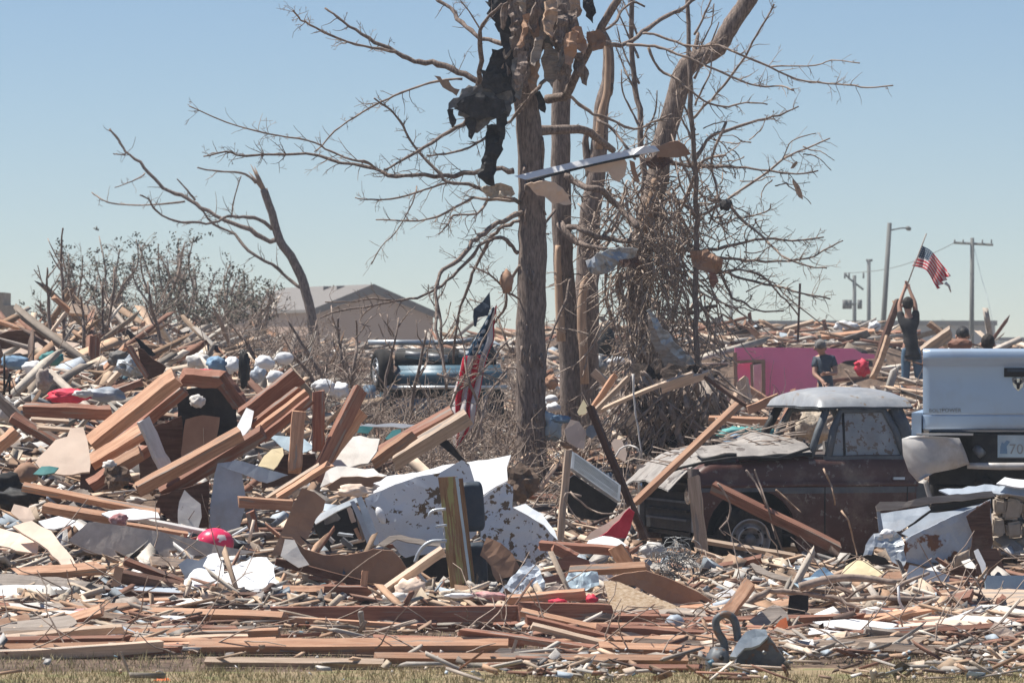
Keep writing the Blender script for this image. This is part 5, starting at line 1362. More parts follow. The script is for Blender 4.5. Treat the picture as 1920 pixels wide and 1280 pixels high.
S('dark wood panel standing in the cavity under the crosspiece', [(338, 880), (342, 830), (348, 786), (380, 778), (412, 782), (404, 830), (394, 884)], 4, 'kraft', D=38.9, th=4)
S('cut plaster offcut standing below the long planks', [(334, 984), (336, 940), (346, 918), (358, 930), (376, 944), (378, 968), (370, 994)], 16, 'plaster', D=37.0, th=5, crump=1)
S('off white plaster sheet behind the crossed timbers', [(616, 886), (632, 848), (648, 820), (676, 816), (712, 822), (706, 846), (690, 868), (660, 874), (634, 880)], 46, 'plaster', D=38.4, crump=2, th=4)
S('tall curved brown card leaning left of the appliance', [(508, 1042), (526, 1000), (548, 950), (566, 914), (590, 922), (610, 938), (606, 956), (592, 972), (578, 1006), (560, 1030), (530, 1040)], 6, 'kraft', D=36.0, th=3, crump=5, jag=.8)
S('long curved brown particle board with a chewed top edge', [(528, 1006), (548, 1008), (570, 1028), (606, 1040), (650, 1040), (690, 1032), (700, 1028), (736, 1032), (752, 1048), (762, 1064), (744, 1084), (730, 1100), (690, 1092), (640, 1084), (600, 1074), (566, 1060), (540, 1040)], -4, 'kraft', D=34.9, th=6, crump=4, jag=1.6)
S('chipped plaster corner at the left end of the curved brown board', [(526, 1042), (534, 1010), (552, 1012), (564, 1036), (580, 1058), (560, 1064)], 20, 'plaster', D=34.8, crump=2)
S('cream torn sheet lying at the left edge', [(-12, 1006), (0, 990), (40, 1000), (72, 1020), (70, 1036), (30, 1032), (-12, 1020)], 55, 'cream', D=35.3, crump=2)
S('cream pointed sheet sliding down at the left edge', [(24, 985), (60, 976), (96, 994), (124, 1030), (144, 1060), (118, 1062), (90, 1030), (58, 1008)], 50, 'cream', D=35.1, crump=2, th=5)
S('white corrugated strip across the left foreground', [(-12, 1098), (60, 1096), (120, 1100), (190, 1112), (214, 1122), (180, 1140), (100, 1144), (40, 1134), (-12, 1122)], 66, 'white', D=33.9, crump=3)
S('long grey weathered sheet above the white corrugated strip', [(-12, 1074), (60, 1078), (140, 1086), (200, 1096), (212, 1108), (120, 1106), (40, 1104), (-12, 1098)], 40, 'greyw', D=34.3, crump=2)
S('white sheet scraps lying left of the crimson ball', [(190, 962), (250, 952), (296, 960), (300, 970), (250, 974), (206, 970)], 62, 'white', D=36.4, crump=3)
S('second white scrap pile left of the warped grey board', [(72, 978), (110, 968), (142, 976), (120, 990), (86, 992)], 58, 'white', D=36.2, crump=4)
S('pink stained cream scrap beside the warped grey board', [(20, 960), (26, 944), (56, 952), (66, 972), (48, 982)], 30, 'cream', D=36.6, crump=3)
S('white plastic sheet under the red scrap on the left', [(-12, 1148), (60, 1150), (100, 1162), (80, 1172), (20, 1168), (-12, 1160)], 60, 'plaster', D=33.0, crump=3)
S('oriented strand board lying flat right of centre', [(1132, 1088), (1160, 1090), (1200, 1108), (1256, 1130), (1296, 1148), (1250, 1152), (1190, 1148), (1148, 1146), (1140, 1118)], 44, 'osb', D=33.9, th=5, jag=1)
S('scorched curved card behind the strand board', [(1140, 1086), (1170, 1074), (1212, 1070), (1260, 1086), (1310, 1110), (1338, 1128), (1334, 1140), (1300, 1142), (1240, 1124), (1190, 1098)], -8, 'kraft', D=34.4, th=5, crump=5, jag=.7)
S('folded clear plastic sheet behind the rusty beam', [(934, 1114), (958, 1080), (980, 1060), (992, 1050), (1012, 1066), (1022, 1090), (1020, 1108), (990, 1114), (960, 1116)], 30, 'bluegrey', D=34.5, crump=9, th=2, fine=12, cuts=4)
S('pale blue crumpled plastic right of the folded sheet', [(1056, 1092), (1066, 1074), (1090, 1072), (1120, 1074), (1124, 1094), (1100, 1104), (1072, 1102)], 34, 'ltblue', D=34.6, crump=7, th=2, fine=12, cuts=4)
S('curved brown tray lying beside the blue seat cushions', [(900, 1040), (912, 1006), (940, 1018), (960, 1036), (974, 1062), (960, 1080), (932, 1090), (920, 1060)], 12, 'kraft', D=35.0, crump=5)
S('dark red scrap board right of the curved tray', [(1042, 1050), (1070, 1040), (1104, 1050), (1112, 1070), (1080, 1072), (1050, 1066)], 8, 'red', D=35.3)
S('white plastic lid before the pink tipped board', [(1092, 1030), (1104, 1012), (1130, 1004), (1160, 1010), (1176, 1022), (1140, 1030)], 56, 'white', D=36.2, crump=2)
S('pink tipped board pointing up beside the pickup nose', [(1096, 1010), (1110, 996), (1150, 972), (1182, 948), (1184, 960), (1172, 984), (1160, 1004), (1120, 1010)], 20, 'cream', D=37.6, crump=2)
S('crimson face of the tipped board beside the pickup nose', [(1124, 1006), (1150, 984), (1180, 952), (1190, 960), (1182, 990), (1174, 1008)], -10, 'redc', D=37.4, crump=1)
S('yellow foam sheet lying before the crumpled metal cabinet', [(1574, 1080), (1586, 1062), (1604, 1052), (1626, 1054), (1644, 1068), (1670, 1080), (1660, 1086), (1610, 1084)], 48, 'yellow', D=35.3, crump=2, dome=4)
S('orange card beside the yellow foam sheet', [(1644, 1082), (1664, 1072), (1688, 1070), (1694, 1086), (1670, 1090)], 45, 'fresh', D=35.1, crump=2)
S('teal folded scrap left of the yellow foam sheet', [(1516, 1084), (1530, 1070), (1546, 1062), (1566, 1078), (1548, 1086)], 30, 'bluec', D=35.3, crump=3)
S('pale blue crumpled sheet below the teal scrap', [(1488, 1092), (1510, 1082), (1546, 1082), (1556, 1090), (1530, 1100), (1498, 1100)], 45, 'ltblue', D=35.0, crump=5)
S('grey curved sheet lying left of the teal scrap', [(1406, 1056), (1412, 1054), (1440, 1070), (1480, 1082), (1490, 1090), (1450, 1084), (1418, 1072)], 50, 'greyw', D=35.6, crump=2)
S('light blue bin side at the right edge', [(1846, 1078), (1932, 1078), (1932, 1108), (1848, 1104)], 6, 'ltblue', D=34.9, th=8, jag=.4)
S('large tan flat board in the right foreground', [(1756, 1112), (1800, 1106), (1932, 1104), (1932, 1136), (1880, 1136), (1840, 1130), (1800, 1120)], 66, 'tan', D=34.4, th=4)
S('long brown board edge beneath the large tan board', [(1760, 1114), (1846, 1134), (1932, 1134), (1932, 1142), (1850, 1142), (1800, 1128)], 0, 'red', D=34.2)
S('bright white board in the right foreground', [(1620, 1180), (1700, 1178), (1772, 1172), (1778, 1196), (1700, 1192), (1650, 1188)], 64, 'white', D=32.4)
S('cream board behind the bright white board', [(1632, 1172), (1680, 1162), (1718, 1166), (1700, 1174), (1660, 1178)], 60, 'plaster', D=32.6)
S('tan rough board right of the bright white board', [(1776, 1196), (1776, 1176), (1802, 1180), (1806, 1196)], 50, 'cream', D=32.4)
S('white wrapper curling in the right foreground grass', [(1550, 1254), (1556, 1234), (1576, 1222), (1610, 1226), (1642, 1232), (1600, 1238), (1574, 1244), (1568, 1256)], 45, 'plaster', D=31.0, crump=5)
S('grey cracked tray lying behind the cast iron fitting', [(1400, 1172), (1420, 1152), (1444, 1136), (1462, 1136), (1476, 1148), (1480, 1160), (1450, 1168), (1430, 1176)], 34, 'greyw', D=32.5, crump=3)
S('black rubber flap hanging over a limb right of the cast iron fitting', [(1476, 1152), (1480, 1116), (1496, 1114), (1516, 1116), (1516, 1142), (1506, 1158), (1488, 1160)], 0, 'black', D=33.0, crump=2)
S('orange and white carton scrap beside the black flap', [(1450, 1178), (1462, 1162), (1474, 1156), (1478, 1174), (1466, 1180)], 20, 'orangec', D=32.2, crump=1)
S('white rag strip in the foreground grass left of the fitting', [(870, 1240), (890, 1226), (918, 1222), (912, 1238), (890, 1244)], 50, 'white', D=31.0, crump=4)
S('torn white strip lying along the low joist', [(1012, 1222), (1060, 1218), (1110, 1222), (1160, 1216), (1164, 1224), (1100, 1230), (1050, 1230)], 50, 'white', D=31.2, crump=5)
S('cream card curled beside the thin laths', [(966, 1214), (990, 1212), (1016, 1230), (990, 1232)], 45, 'cream', D=31.3, crump=2)
S('small grey panel behind the fanned laths', [(1176, 1182), (1186, 1172), (1212, 1176), (1206, 1194), (1184, 1192)], 30, 'bluegrey', D=32.3)
S('small blue scrap among the left foreground litter', [(252, 1226), (270, 1218), (282, 1224), (266, 1234)], 40, 'ltblue', D=31.3, crump=2)
S('bright orange scrap lying on the grass at lower left', [(288, 1274), (296, 1270), (316, 1270), (322, 1276), (300, 1280)], 60, 'orangec', D=28.6, crump=2)
S('reddish brown curved roof shell at the left edge of the heap', [(-14, 632), (14, 622), (50, 618), (90, 624), (92, 632), (70, 642), (40, 648), (14, 654), (-14, 652)], -25, 'darkw', D=55, crump=4, jag=1)
S('broad tan sheet under the curved roof shell', [(-14, 662), (20, 652), (60, 644), (110, 634), (150, 644), (120, 660), (90, 680), (50, 676), (10, 668)], 40, 'cream', D=54.5, crump=2)
S('tan roof gable board on the left horizon', [(24, 612), (44, 598), (58, 596), (70, 604), (60, 612), (40, 616)], 50, 'fresh', D=60, crump=1)
S('brown torn panel leaning over the climbing beam', [(278, 712), (264, 680), (258, 652), (270, 656), (284, 672), (300, 680), (312, 688), (306, 700)], -10, 'darkw', D=44, crump=2)
S('black rag hanging over the torn panel edge', [(252, 632), (262, 636), (282, 654), (292, 664), (286, 668), (268, 660)], 10, 'black', D=45, crump=3)
S('pale crossed panel at the crest of the left heap', [(130, 580), (160, 576), (186, 586), (184, 592), (150, 590)], 50, 'tan', D=59)
S('teal box lid lying low in the left heap', [(62, 888), (78, 874), (110, 876), (102, 886), (80, 890)], 35, 'teal', D=37.2, crump=4)
S('pale blue sheet wedged behind the upright studs', [(502, 816), (540, 818), (570, 822), (590, 838), (560, 850), (530, 840)], 35, 'ltblue', D=39.5, crump=2)
S('teal box side seen between the slanted and crossed timbers', [(662, 800), (700, 800), (690, 812), (664, 810)], 20, 'teal', D=42, crump=1)
S('second teal box side nearer the crossed timbers', [(722, 822), (736, 806), (752, 804), (752, 814), (736, 826)], 20, 'teal', D=41.5, crump=1)
S('white rim of a tub behind the crossed timbers', [(660, 796), (720, 794), (786, 796), (786, 801), (720, 800), (662, 802)], 20, 'white', D=42.2)
S('flat stone tile leaning at the foot of the third trunk', [(1058, 806), (1070, 786), (1086, 790), (1100, 812), (1096, 830), (1080, 838), (1064, 828)], 10, 'cream', D=45.5, crump=1, th=5)
S('small round stone tile under the leaning one', [(1080, 838), (1090, 824), (1098, 828), (1094, 842)], 10, 'cream', D=45.3)
S('pale tile on end near the top of the leaning stick', [(1082, 772), (1094, 748), (1102, 762), (1098, 776), (1086, 778)], 20, 'yellow', D=46)
S('rounded pale tile below the root plate', [(1146, 830), (1152, 822), (1166, 824), (1176, 850), (1172, 866), (1156, 856)], 20, 'cream', D=44.5)
S('dark round pan lid at the foot of the third trunk', [(1098, 806), (1106, 796), (1118, 800), (1122, 812), (1110, 822), (1100, 816)], 10, 'greymetal', D=45.4)
S('black tyre rubber strip by the foot of the torn flag', [(820, 830), (836, 822), (850, 836), (872, 862), (862, 866), (840, 846)], 0, 'rubber', D=41.5, crump=2, th=8)
S('shingle strip left under the plaster sheet', [(600, 912), (612, 880), (650, 872), (700, 876), (726, 890), (700, 898), (650, 894), (620, 904)], 45, 'plaster', D=37.7, crump=5, jag=3)
S('brown underside board below the plaster strip', [(612, 912), (640, 894), (720, 894), (726, 902), (680, 918), (620, 920)], -10, 'kraft', D=37.6)
S('white cloth draped on the broken end of the appliance', [(700, 905), (740, 890), (790, 884), (830, 884), (790, 892), (740, 902), (716, 912)], 55, 'white', D=37.2, crump=3)
S('grey tilted tray in front of the crumpled metal cabinet', [(1700, 1086), (1706, 1058), (1740, 1068), (1780, 1078), (1780, 1090), (1740, 1096)], 12, 'bluegrey', D=35.4)
S('rust red flap standing at the right foot of the cabinet', [(1830, 1076), (1830, 1040), (1846, 1026), (1870, 1028), (1890, 1076), (1862, 1080)], 10, 'darkw', D=35.6)
S('white edge strip of the rust red flap', [(1826, 1032), (1834, 1028), (1848, 1056), (1850, 1080), (1844, 1082), (1838, 1060)], 20, 'white', D=35.5)
S('rusty narrow sheet at the bottom of the cabinet', [(1776, 1068), (1800, 1062), (1838, 1066), (1836, 1080), (1800, 1082)], -10, 'darkw', D=35.7)
S('white board lying on the rubble under the silver pickup', [(1868, 906), (1884, 894), (1932, 900), (1932, 912), (1900, 912)], 60, 'white', D=37.0)
S('blue grey sheet lying under the silver pickup', [(1760, 918), (1860, 908), (1932, 914), (1932, 926), (1860, 924), (1780, 928)], 55, 'bluegrey', D=37.0, crump=3)

# ---------------------------------------------------------------- cloth, bags, lumps
for a in (
 ('crimson ball with a faded white print by the warped grey board', 403, 1018, 72, 58, 'ball', 36.2, 'ball', 'ball', .0),
 ('bright red and blue clothing heap left of the climbing beam', 130, 742, 76, 26, 'redc', 41.5, 'clothing_heap', 'clothing', .3),
 ('white rag on the red clothing heap', 156, 738, 34, 14, 'plaster', 41.3, 'rag', 'cloth', .3),
 ('blue denim rag right of the red clothing heap', 196, 740, 70, 24, 'bluegrey', 42, 'rag', 'cloth', .3),
 ('white bag beside the saplings on the left heap', 66, 690, 46, 26, 'white', 46, 'bag', 'bag', .25),
 ('blue rag left of the white bag', 28, 680, 50, 24, 'bluec', 46.5, 'rag', 'cloth', .25),
 ('teal cushion behind the white bag', 98, 672, 42, 26, 'teal', 48, 'cushion', 'cushion', .2),
 ('silver foil clump right of the broken stump', 246, 686, 44, 34, 'metal', 46, 'foil_clump', 'scrap', .45),
 ('grey rag clump under the silver foil', 226, 672, 40, 26, 'greycloth', 48, 'rag', 'cloth', .4),
 ('scarlet scrap on top of the broken crosspiece', 384, 696, 34, 9, 'redc', 40, 'scrap', 'scrap', .2),
 ('pale blue cushion behind the broken crosspiece', 372, 676, 40, 26, 'plaster', 45, 'cushion', 'cushion', .25),
 ('dark blue rag behind the broken crosspiece', 406, 684, 34, 30, 'bluec', 44, 'rag', 'cloth', .35),
 ('white sack right of the broken crosspiece', 436, 684, 30, 30, 'white', 45, 'bag', 'bag', .25),
 ('white rounded bag behind the rafter bundle', 496, 680, 36, 26, 'white', 47, 'bag', 'bag', .2),
 ('second white bag behind the rafter bundle', 516, 706, 32, 24, 'white', 44, 'bag', 'bag', .2),
 ('white oval cushion at the back of the left heap', 533, 672, 34, 24, 'white', 50, 'cushion', 'cushion', .15),
 ('grey white sack left of the crooked saplings', 484, 702, 28, 28, 'bluegrey', 46, 'bag', 'bag', .3),
 ('white crumpled bag among the crooked saplings', 606, 724, 40, 24, 'white', 48, 'bag', 'bag', .35),
 ('second crumpled white bag among the crooked saplings', 636, 732, 34, 26, 'white', 49, 'bag', 'bag', .35),
 ('white rag in the dark cavity of the left heap', 370, 752, 26, 22, 'plaster', 38.5, 'rag', 'cloth', .35),
 ('plaster lump stuck on the plank ends of the left heap', 205, 872, 22, 18, 'plaster', 37.6, 'lump', 'rubble lump', .35),
 ('reddish earth clod below the plaster lump', 220, 894, 44, 40, 'soil', 37.5, 'clod', 'rubble lump', .4),
 ('brown rusted drum end at the left of the heap', 50, 886, 44, 40, 'kraft', 37.6, 'drum', 'drum', .12),
 ('dark crumpled cloth at the left edge', 30, 934, 90, 34, 'black', 37.0, 'rag', 'cloth', .45),
 ('second black cloth heap at the left edge', 10, 908, 50, 40, 'blackcloth', 37.3, 'rag', 'cloth', .45),
 ('white blanket bunched in the far left middle', 10, 770, 34, 44, 'plaster', 40, 'blanket', 'cloth', .35),
 ('grey tube bent behind the horizontal torn beam', 82, 712, 30, 40, 'greyw', 42, 'tube', 'tube', .3),
 ('pink insulation clump in the left foreground', 160, 1168, 150, 46, 'pinkfluff', 32.6, 'insulation', 'insulation', .35),
 ('pale insulation clump under the pink one', 150, 1190, 110, 30, 'fluff', 32.3, 'insulation', 'insulation', .35),
 ('grey torn felt lump right of the pink insulation', 244, 1150, 60, 60, 'greyw', 33.1, 'felt', 'felt', .3),
 ('pink insulation scrap beside the crimson ball', 222, 974, 30, 22, 'pinkfluff', 36.2, 'insulation', 'insulation', .35),
 ('pink insulation along the rusty beam in front of the cushions', 915, 1118, 70, 16, 'pinkfluff', 33.9, 'insulation', 'insulation', .35),
 ('pale insulation clump at the foot of the weathered post', 870, 1116, 90, 20, 'fluff', 34.0, 'insulation', 'insulation', .35),
 ('white foam pad on the pale insulation clump', 862, 1116, 50, 10, 'white', 33.8, 'foam_pad', 'foam', .2),
 ('orange and red cloth lump on the rusty beam', 1046, 1128, 34, 12, 'redc', 33.6, 'rag', 'cloth', .25),
 ('crimson cloth beside the white scraps on the rusty beam', 1110, 1124, 20, 20, 'redc', 33.6, 'rag', 'cloth', .3),
 ('blond shredded wood clump on the appliance corner', 662, 920, 60, 22, 'cream', 36.6, 'shredded_wood', 'scrap', .45),
 ('brown bark lump on the sheet beside the thick trunk', 975, 906, 60, 60, 'soil', 38.4, 'bark_lump', 'bark', .4),
 ('flowered cloth lump under the batten', 745, 1120, 50, 18, 'plaster', 33.9, 'rag', 'cloth', .4),
 ('speckled cushion beside the pipe elbow', 768, 1106, 50, 44, 'cream', 34.2, 'cushion', 'cushion', .3),
 ('white scrap heap before the pickup nose', 1226, 1030, 40, 26, 'plaster', 36.6, 'scrap_heap', 'scrap', .5),
 ('rounded white helmet shaped lump behind the thick trunk', 1034, 748, 24, 16, 'white', 52, 'lump', 'scrap', .1),
 ('white sack under the rounded lump behind the thick trunk', 1038, 764, 26, 18, 'white', 51, 'bag', 'bag', .25),
 ('blue cloth under the white sack behind the thick trunk', 1034, 800, 34, 50, 'ltblue', 50, 'rag', 'cloth', .4),
 ('dark blue cloth between the thick trunk and the stone tile', 1052, 786, 34, 14, 'bluec', 49, 'rag', 'cloth', .4),
 ('orange pot caught between the first two trunks', 1034, 716, 24, 26, 'fresh', 49, 'pot', 'pot', .3),
 ('black drum behind the third trunk', 1136, 642, 36, 60, 'black', 66, 'drum', 'drum', .12),
 ('grey engine lump behind the third trunk', 1128, 684, 28, 34, 'greymetal', 60, 'engine_lump', 'scrap', .5),
 ('white crumpled bag right of the third trunk', 1156, 676, 30, 14, 'white', 58, 'bag', 'bag', .3),
 ('teal patterned cloth heap behind the pickup hood', 1400, 812, 90, 24, 'teal', 45.5, 'cloth_heap', 'cloth', .4),
 ('grey patterned cloth at the left end of the teal cloth heap', 1376, 826, 30, 22, 'bluec', 45, 'rag', 'cloth', .4),
 ('brown mattress stuffing seen through the pickup windscreen', 1524, 800, 60, 56, 'fluff', 48, 'stuffing', 'stuffing', .4),
 ('tree bark lump seen through the pickup windscreen', 1490, 795, 24, 60, 'soil', 48.5, 'bark_lump', 'bark', .4),
 ('tangled grey log heap left of the pink wall', 1320, 760, 50, 80, 'greyw', 50, 'log_heap', 'wood', .45),
 ('crimson jacket in the rubble right of the pink wall', 1616, 690, 26, 30, 'redc', 68, 'jacket', 'clothing', .3),
 ('bright red scrap beside the crimson jacket', 1607, 682, 12, 8, 'redc', 67, 'scrap', 'scrap', .2),
 ('white drum shape on the rubble roof', 1347, 604, 9, 16, 'white', 100, 'drum', 'drum', .05),
 ('pale sheet bunched on the rubble roof', 1586, 612, 40, 20, 'white', 94, 'tarp', 'tarp', .3),
 ('second white bunched sheet on the rubble roof', 1640, 612, 22, 18, 'white', 95, 'tarp', 'tarp', .3),
 ('reddish brown crate behind the silver tailgate', 1800, 646, 46, 24, 'red', 57, 'crate', 'crate', .08),
 ('white rag at the left side of the crumpled cabinet', 1664, 1000, 24, 16, 'white', 36.0, 'rag', 'cloth', .3),
 ('white plastic clump behind the fitting', 1640, 1148, 50, 18, 'plaster', 33.4, 'plastic_clump', 'scrap', .4),
 ('tan round cushion under the large tan board', 1862, 1152, 34, 22, 'cream', 33.5, 'cushion', 'cushion', .15),
 ('multi coloured rag in the right foreground litter', 1552, 1198, 44, 10, 'teal', 31.9, 'rag', 'cloth', .4),
 ('pink rag in the right foreground litter', 1530, 1198, 20, 12, 'redc', 31.8, 'rag', 'cloth', .4),
 ('black bag corner in the right foreground litter', 1745, 1214, 34, 18, 'black', 31.7, 'bag', 'bag', .3),
 ('white crumpled wrapper at the lower left corner', 20, 1246, 60, 16, 'white', 30.9, 'wrapper', 'scrap', .4),
 ('grey bucket end lying right of the strand board', 1265, 1168, 36, 34, 'bluegrey', 32.5, 'bucket', 'bucket', .08),
 ('red brick chunk beside the grey bucket', 1298, 1180, 28, 26, 'red', 32.2, 'brick_chunk', 'brick', .1),
 ('brown rag lump in the tree fork above the third trunk', 1360, 384, 22, 20, 'blackcloth', 52, 'rag', 'cloth', .3),
 ('dry cocoon shaped rag hanging beside the thick trunk', 950, 528, 24, 44, 'kraft', 49.4, 'rag', 'cloth', .15),
 ('black rag hanging over a stick above the rafter bundle', 458, 690, 20, 66, 'black', 44, 'rag', 'cloth', .3)):
    o = L(a[0], a[1], a[2], a[3], a[4], a[5], D=a[6], name=a[7], cat=a[8], rough=a[9])
    if a[7] in ('ball', 'cushion', 'drum', 'bucket', 'helmet'):
        for p in o.data.polygons: p.use_smooth = True

# ---------------------------------------------------------------- pipes and rods
cyl('grey plastic conduit lying over the orange joist', 478, 1222, 702, 1222, 15, 'greyw', D=31.2)
cyl('white stick poking out right of the crimson ball', 436, 1004, 464, 988, 5, 'white', D=36.0, name='stick', cat='stick')
cyl('short white cane standing left of the curved brown card', 466, 1018, 476, 974, 6, 'cream', D=36.0, name='stick', cat='stick')
cyl('white bent rod standing in the right foreground', 1684, 1096, 1698, 1152, 5, 'white', D=33.3, name='rod', cat='rod', bend=[(1686, 1126)])
cyl('white rod lying in the right foreground', 1786, 1160, 1842, 1136, 6, 'white', D=33.0, name='rod', cat='rod')
cyl('long silver roof tube lying on the blue overturned vehicle', 690, 642, 815, 642, 10, 'metal', D=60.5, name='tube', cat='tube')
cyl('second silver tube leading to the torn flag', 815, 642, 905, 634, 9, 'metal', D=60.6, name='tube', cat='tube', bend=[(860, 640)])
cyl('scorched paper tube right of the strand board', 1338, 1138, 1380, 1126, 16, 'bluegrey', D=33.9)
cyl('curved pale hose arching right of the fanned laths', 1205, 1212, 1330, 1206, 5, 'cream', D=31.7, name='hose', cat='hose', bend=[(1240, 1192), (1290, 1190)])
cyl('grey pipe stub with a round mouth in the rusty beam', 958, 1143, 963, 1143, 14, 'metal', D=32.9, n=14)
for (x1, y1, x2, y2, lab, bd) in ((5, 740, 20, 700, 'black tube frame leg at the left edge', []), (8, 664, 8, 740, 'upright black tube of the frame at the left edge', []), (18, 700, 18, 740, 'short black tube of the frame at the left edge', [])):
    cyl(lab, x1, y1, x2, y2, 4, 'black', D=41, name='tube', cat='tube', bend=bd)
for k, (pts, lab) in enumerate((
  ([(1395, 1130), (1420, 1116), (1450, 1108), (1500, 1112), (1560, 1118), (1600, 1136), (1640, 1148)], 'long grey limb snaking through the right foreground litter'),
  ([(1500, 1100), (1560, 1084), (1620, 1084), (1680, 1092)], 'thick grey limb under the yellow foam sheet'),
  ([(1560, 1124), (1640, 1118), (1720, 1120), (1790, 1126)], 'straight grey limb in the middle of the right foreground'),
  ([(1580, 1126), (1620, 1100), (1650, 1082), (1664, 1070)], 'thin twig rising beside the yellow foam sheet'),
  ([(1670, 1110), (1700, 1090), (1740, 1074)], 'pale forked limb reaching to the grey tray'),
  ([(1540, 1120), (1580, 1136), (1610, 1160)], 'thin curved twig below the long grey limb'),
  ([(1500, 1116), (1540, 1080), (1556, 1092)], 'bent twig crossing the teal scrap'),
  ([(1730, 1160), (1800, 1162), (1870, 1158)], 'low limb below the white rod'))):
    mb = MB(); limb(mb, pts, 33.9 + k * .07 - .5 * (k == 7), (7, 9, 6, 3, 5, 2.5, 3, 4)[k], (3, 6, 4, 1.5, 3, 1.5, 2, 2)[k], tw=.6, seed=k + 2000, tl=16)
    tag(mb.build('fallen_limb', 'twig'), lab, 'branch')
for k, (pts, lab) in enumerate((
  ([(1545, 880), (1552, 896), (1562, 920), (1566, 946)], 'pale straw streak hanging on the pickup door, upper'),
  ([(1578, 958), (1590, 976), (1600, 1010), (1608, 1046)], 'pale straw streak leaning on the pickup door, lower'),
  ([(1455, 918), (1480, 940), (1502, 960)], 'pale straw lying across the pickup fender'),
  ([(1400, 880), (1425, 920), (1440, 960), (1455, 1010)], 'thin wire hanging over the pickup wheel arch, left strand'),
  ([(1415, 880), (1432, 925), (1450, 985), (1470, 1040)], 'thin wire hanging over the pickup wheel arch, right strand'),
  ([(1345, 905), (1368, 940), (1364, 975), (1350, 990), (1360, 1002)], 'looped wire before the pickup wheel'),
  ([(1090, 930), (1060, 925), (1066, 950), (1090, 980)], 'thin ring of wire beside the radiator core'),
  ([(1150, 860), (1170, 836), (1196, 840), (1200, 870)], 'white wire hoop below the root plate'),
  ([(1186, 700), (1190, 760), (1196, 800), (1204, 860)], 'white peeled stem standing before the root plate'),
  ([(1070, 922), (1100, 950), (1130, 962), (1160, 960)], 'copper coloured wire looping under the radiator core'))):
    mb = MB(); limb(mb, pts, (41.6, 41.4, 41.5, 41.3, 41.3, 41.0, 39.0, 44, 46, 38.8)[k], 1.9, 1.3, tw=0, seed=k + 2100); tag(mb.build('straw', 'bare' if k < 3 else ('plaster' if k in (7, 8) else 'twig')), lab, 'straw' if k < 3 else 'wire')

# ---------------------------------------------------------------- white appliance shell with rust patches
ap_ = empty('appliance_shell', tuple(P(820, 1040, 36.2)), 'overturned white enamelled appliance shell with peeling rust patches in the centre', 'appliance')
S(None, [(684, 934), (700, 926), (740, 908), (780, 894), (824, 886), (828, 960), (834, 1026), (800, 1040), (774, 1052), (752, 1040), (736, 1020), (704, 1014), (696, 980)], 0, 'peel', D=36.4, turn=-14, th=3, jag=.5, crump=3.0, name='front_panel', parent=ap_, cuts=4, fine=22)
S(None, [(824, 886), (866, 862), (880, 870), (892, 910), (894, 1000), (860, 1030), (834, 1026)], 0, 'peel', D=36.6, th=3, jag=.3, crump=1, name='front_panel', parent=ap_)
S(None, [(690, 928), (722, 904), (770, 888), (830, 872), (880, 866), (930, 858), (958, 852), (950, 876), (952, 900), (930, 912), (905, 928), (890, 926), (860, 880), (800, 892), (740, 910)], 58, 'white', D=37.0, th=3, jag=.3, crump=2.5, name='top_panel', parent=ap_)
S(None, [(905, 932), (928, 916), (950, 904), (962, 912), (960, 950), (985, 960), (1020, 980), (1042, 1006), (1044, 1030), (1020, 1048), (1000, 1056), (975, 1050), (950, 1040), (920, 1030), (902, 1010)], 4, 'peel', D=36.6, turn=16, th=3, jag=1.2, crump=5, name='side_panel', parent=ap_, cuts=4, fine=22)
S(None, [(962, 950), (985, 944), (1016, 962), (1040, 994), (1046, 1012), (1020, 984), (990, 966)], 42, 'enamel', D=36.4, crump=2, name='bent_flange', parent=ap_)
S(None, [(584, 970), (640, 944), (668, 932), (672, 940), (632, 958), (592, 982)], 40, 'metal', D=36.3, jag=.2, name='opening_trim', parent=ap_)
S(None, [(668, 934), (678, 930), (700, 980), (712, 1020), (702, 1022), (686, 984)], 6, 'metal', D=36.15, jag=.2, name='opening_trim', parent=ap_)
S(None, [(656, 940), (664, 938), (690, 984), (700, 1022), (690, 1024), (676, 984)], 6, 'bluegrey', D=36.2, jag=.2, name='opening_trim', parent=ap_)
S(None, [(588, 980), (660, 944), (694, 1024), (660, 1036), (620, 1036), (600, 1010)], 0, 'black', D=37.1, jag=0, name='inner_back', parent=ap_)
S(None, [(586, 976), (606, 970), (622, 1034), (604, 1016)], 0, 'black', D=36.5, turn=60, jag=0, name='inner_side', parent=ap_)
for i, q in enumerate(((606, 976, 636, 966, 16, 'greymetal'), (654, 950, 664, 980, 8, 'cream'), (610, 1000, 626, 1016, 6, 'plaster'), (640, 1010, 660, 1026, 10, 'greymetal'), (666, 990, 676, 1010, 6, 'fresh'), (672, 960, 684, 1012, 10, 'greyw'), (632, 1000, 664, 1004, 5, 'metal'))):
    B(None, *q[:5], 6, -20, q[5], D=36.7 + .02 * i, name='inner_fitting', parent=ap_)
S(None, [(708, 1020), (730, 1004), (752, 1002), (790, 1010), (826, 1018), (826, 1024), (780, 1018), (744, 1010), (720, 1024)], 30, 'greyw', D=36.1, name='torn_seam', parent=ap_)
L(None, 714, 966, 16, 34, 'white', D=36.25, name='moulded_grip', parent=ap_, rough=.02, rot=-24)
po = empty('weathered_post', tuple(P(852, 1106, 35.2)), 'weathered mossy timber post with a blue metal edge strip in front of the appliance', 'post')
B(None, 864, 1108, 840, 894, 36, 22, 0, 'oldpost', D=35.2, name='timber', parent=po, broken=.1)
B(None, 884, 1108, 856, 894, 5, 8, 0, 'ltblue', D=35.05, name='edge_strip', parent=po, broken=0)
B(None, 888, 1106, 864, 896, 8, 16, 0, 'oldpost', D=35.22, name='timber', parent=po, broken=0)
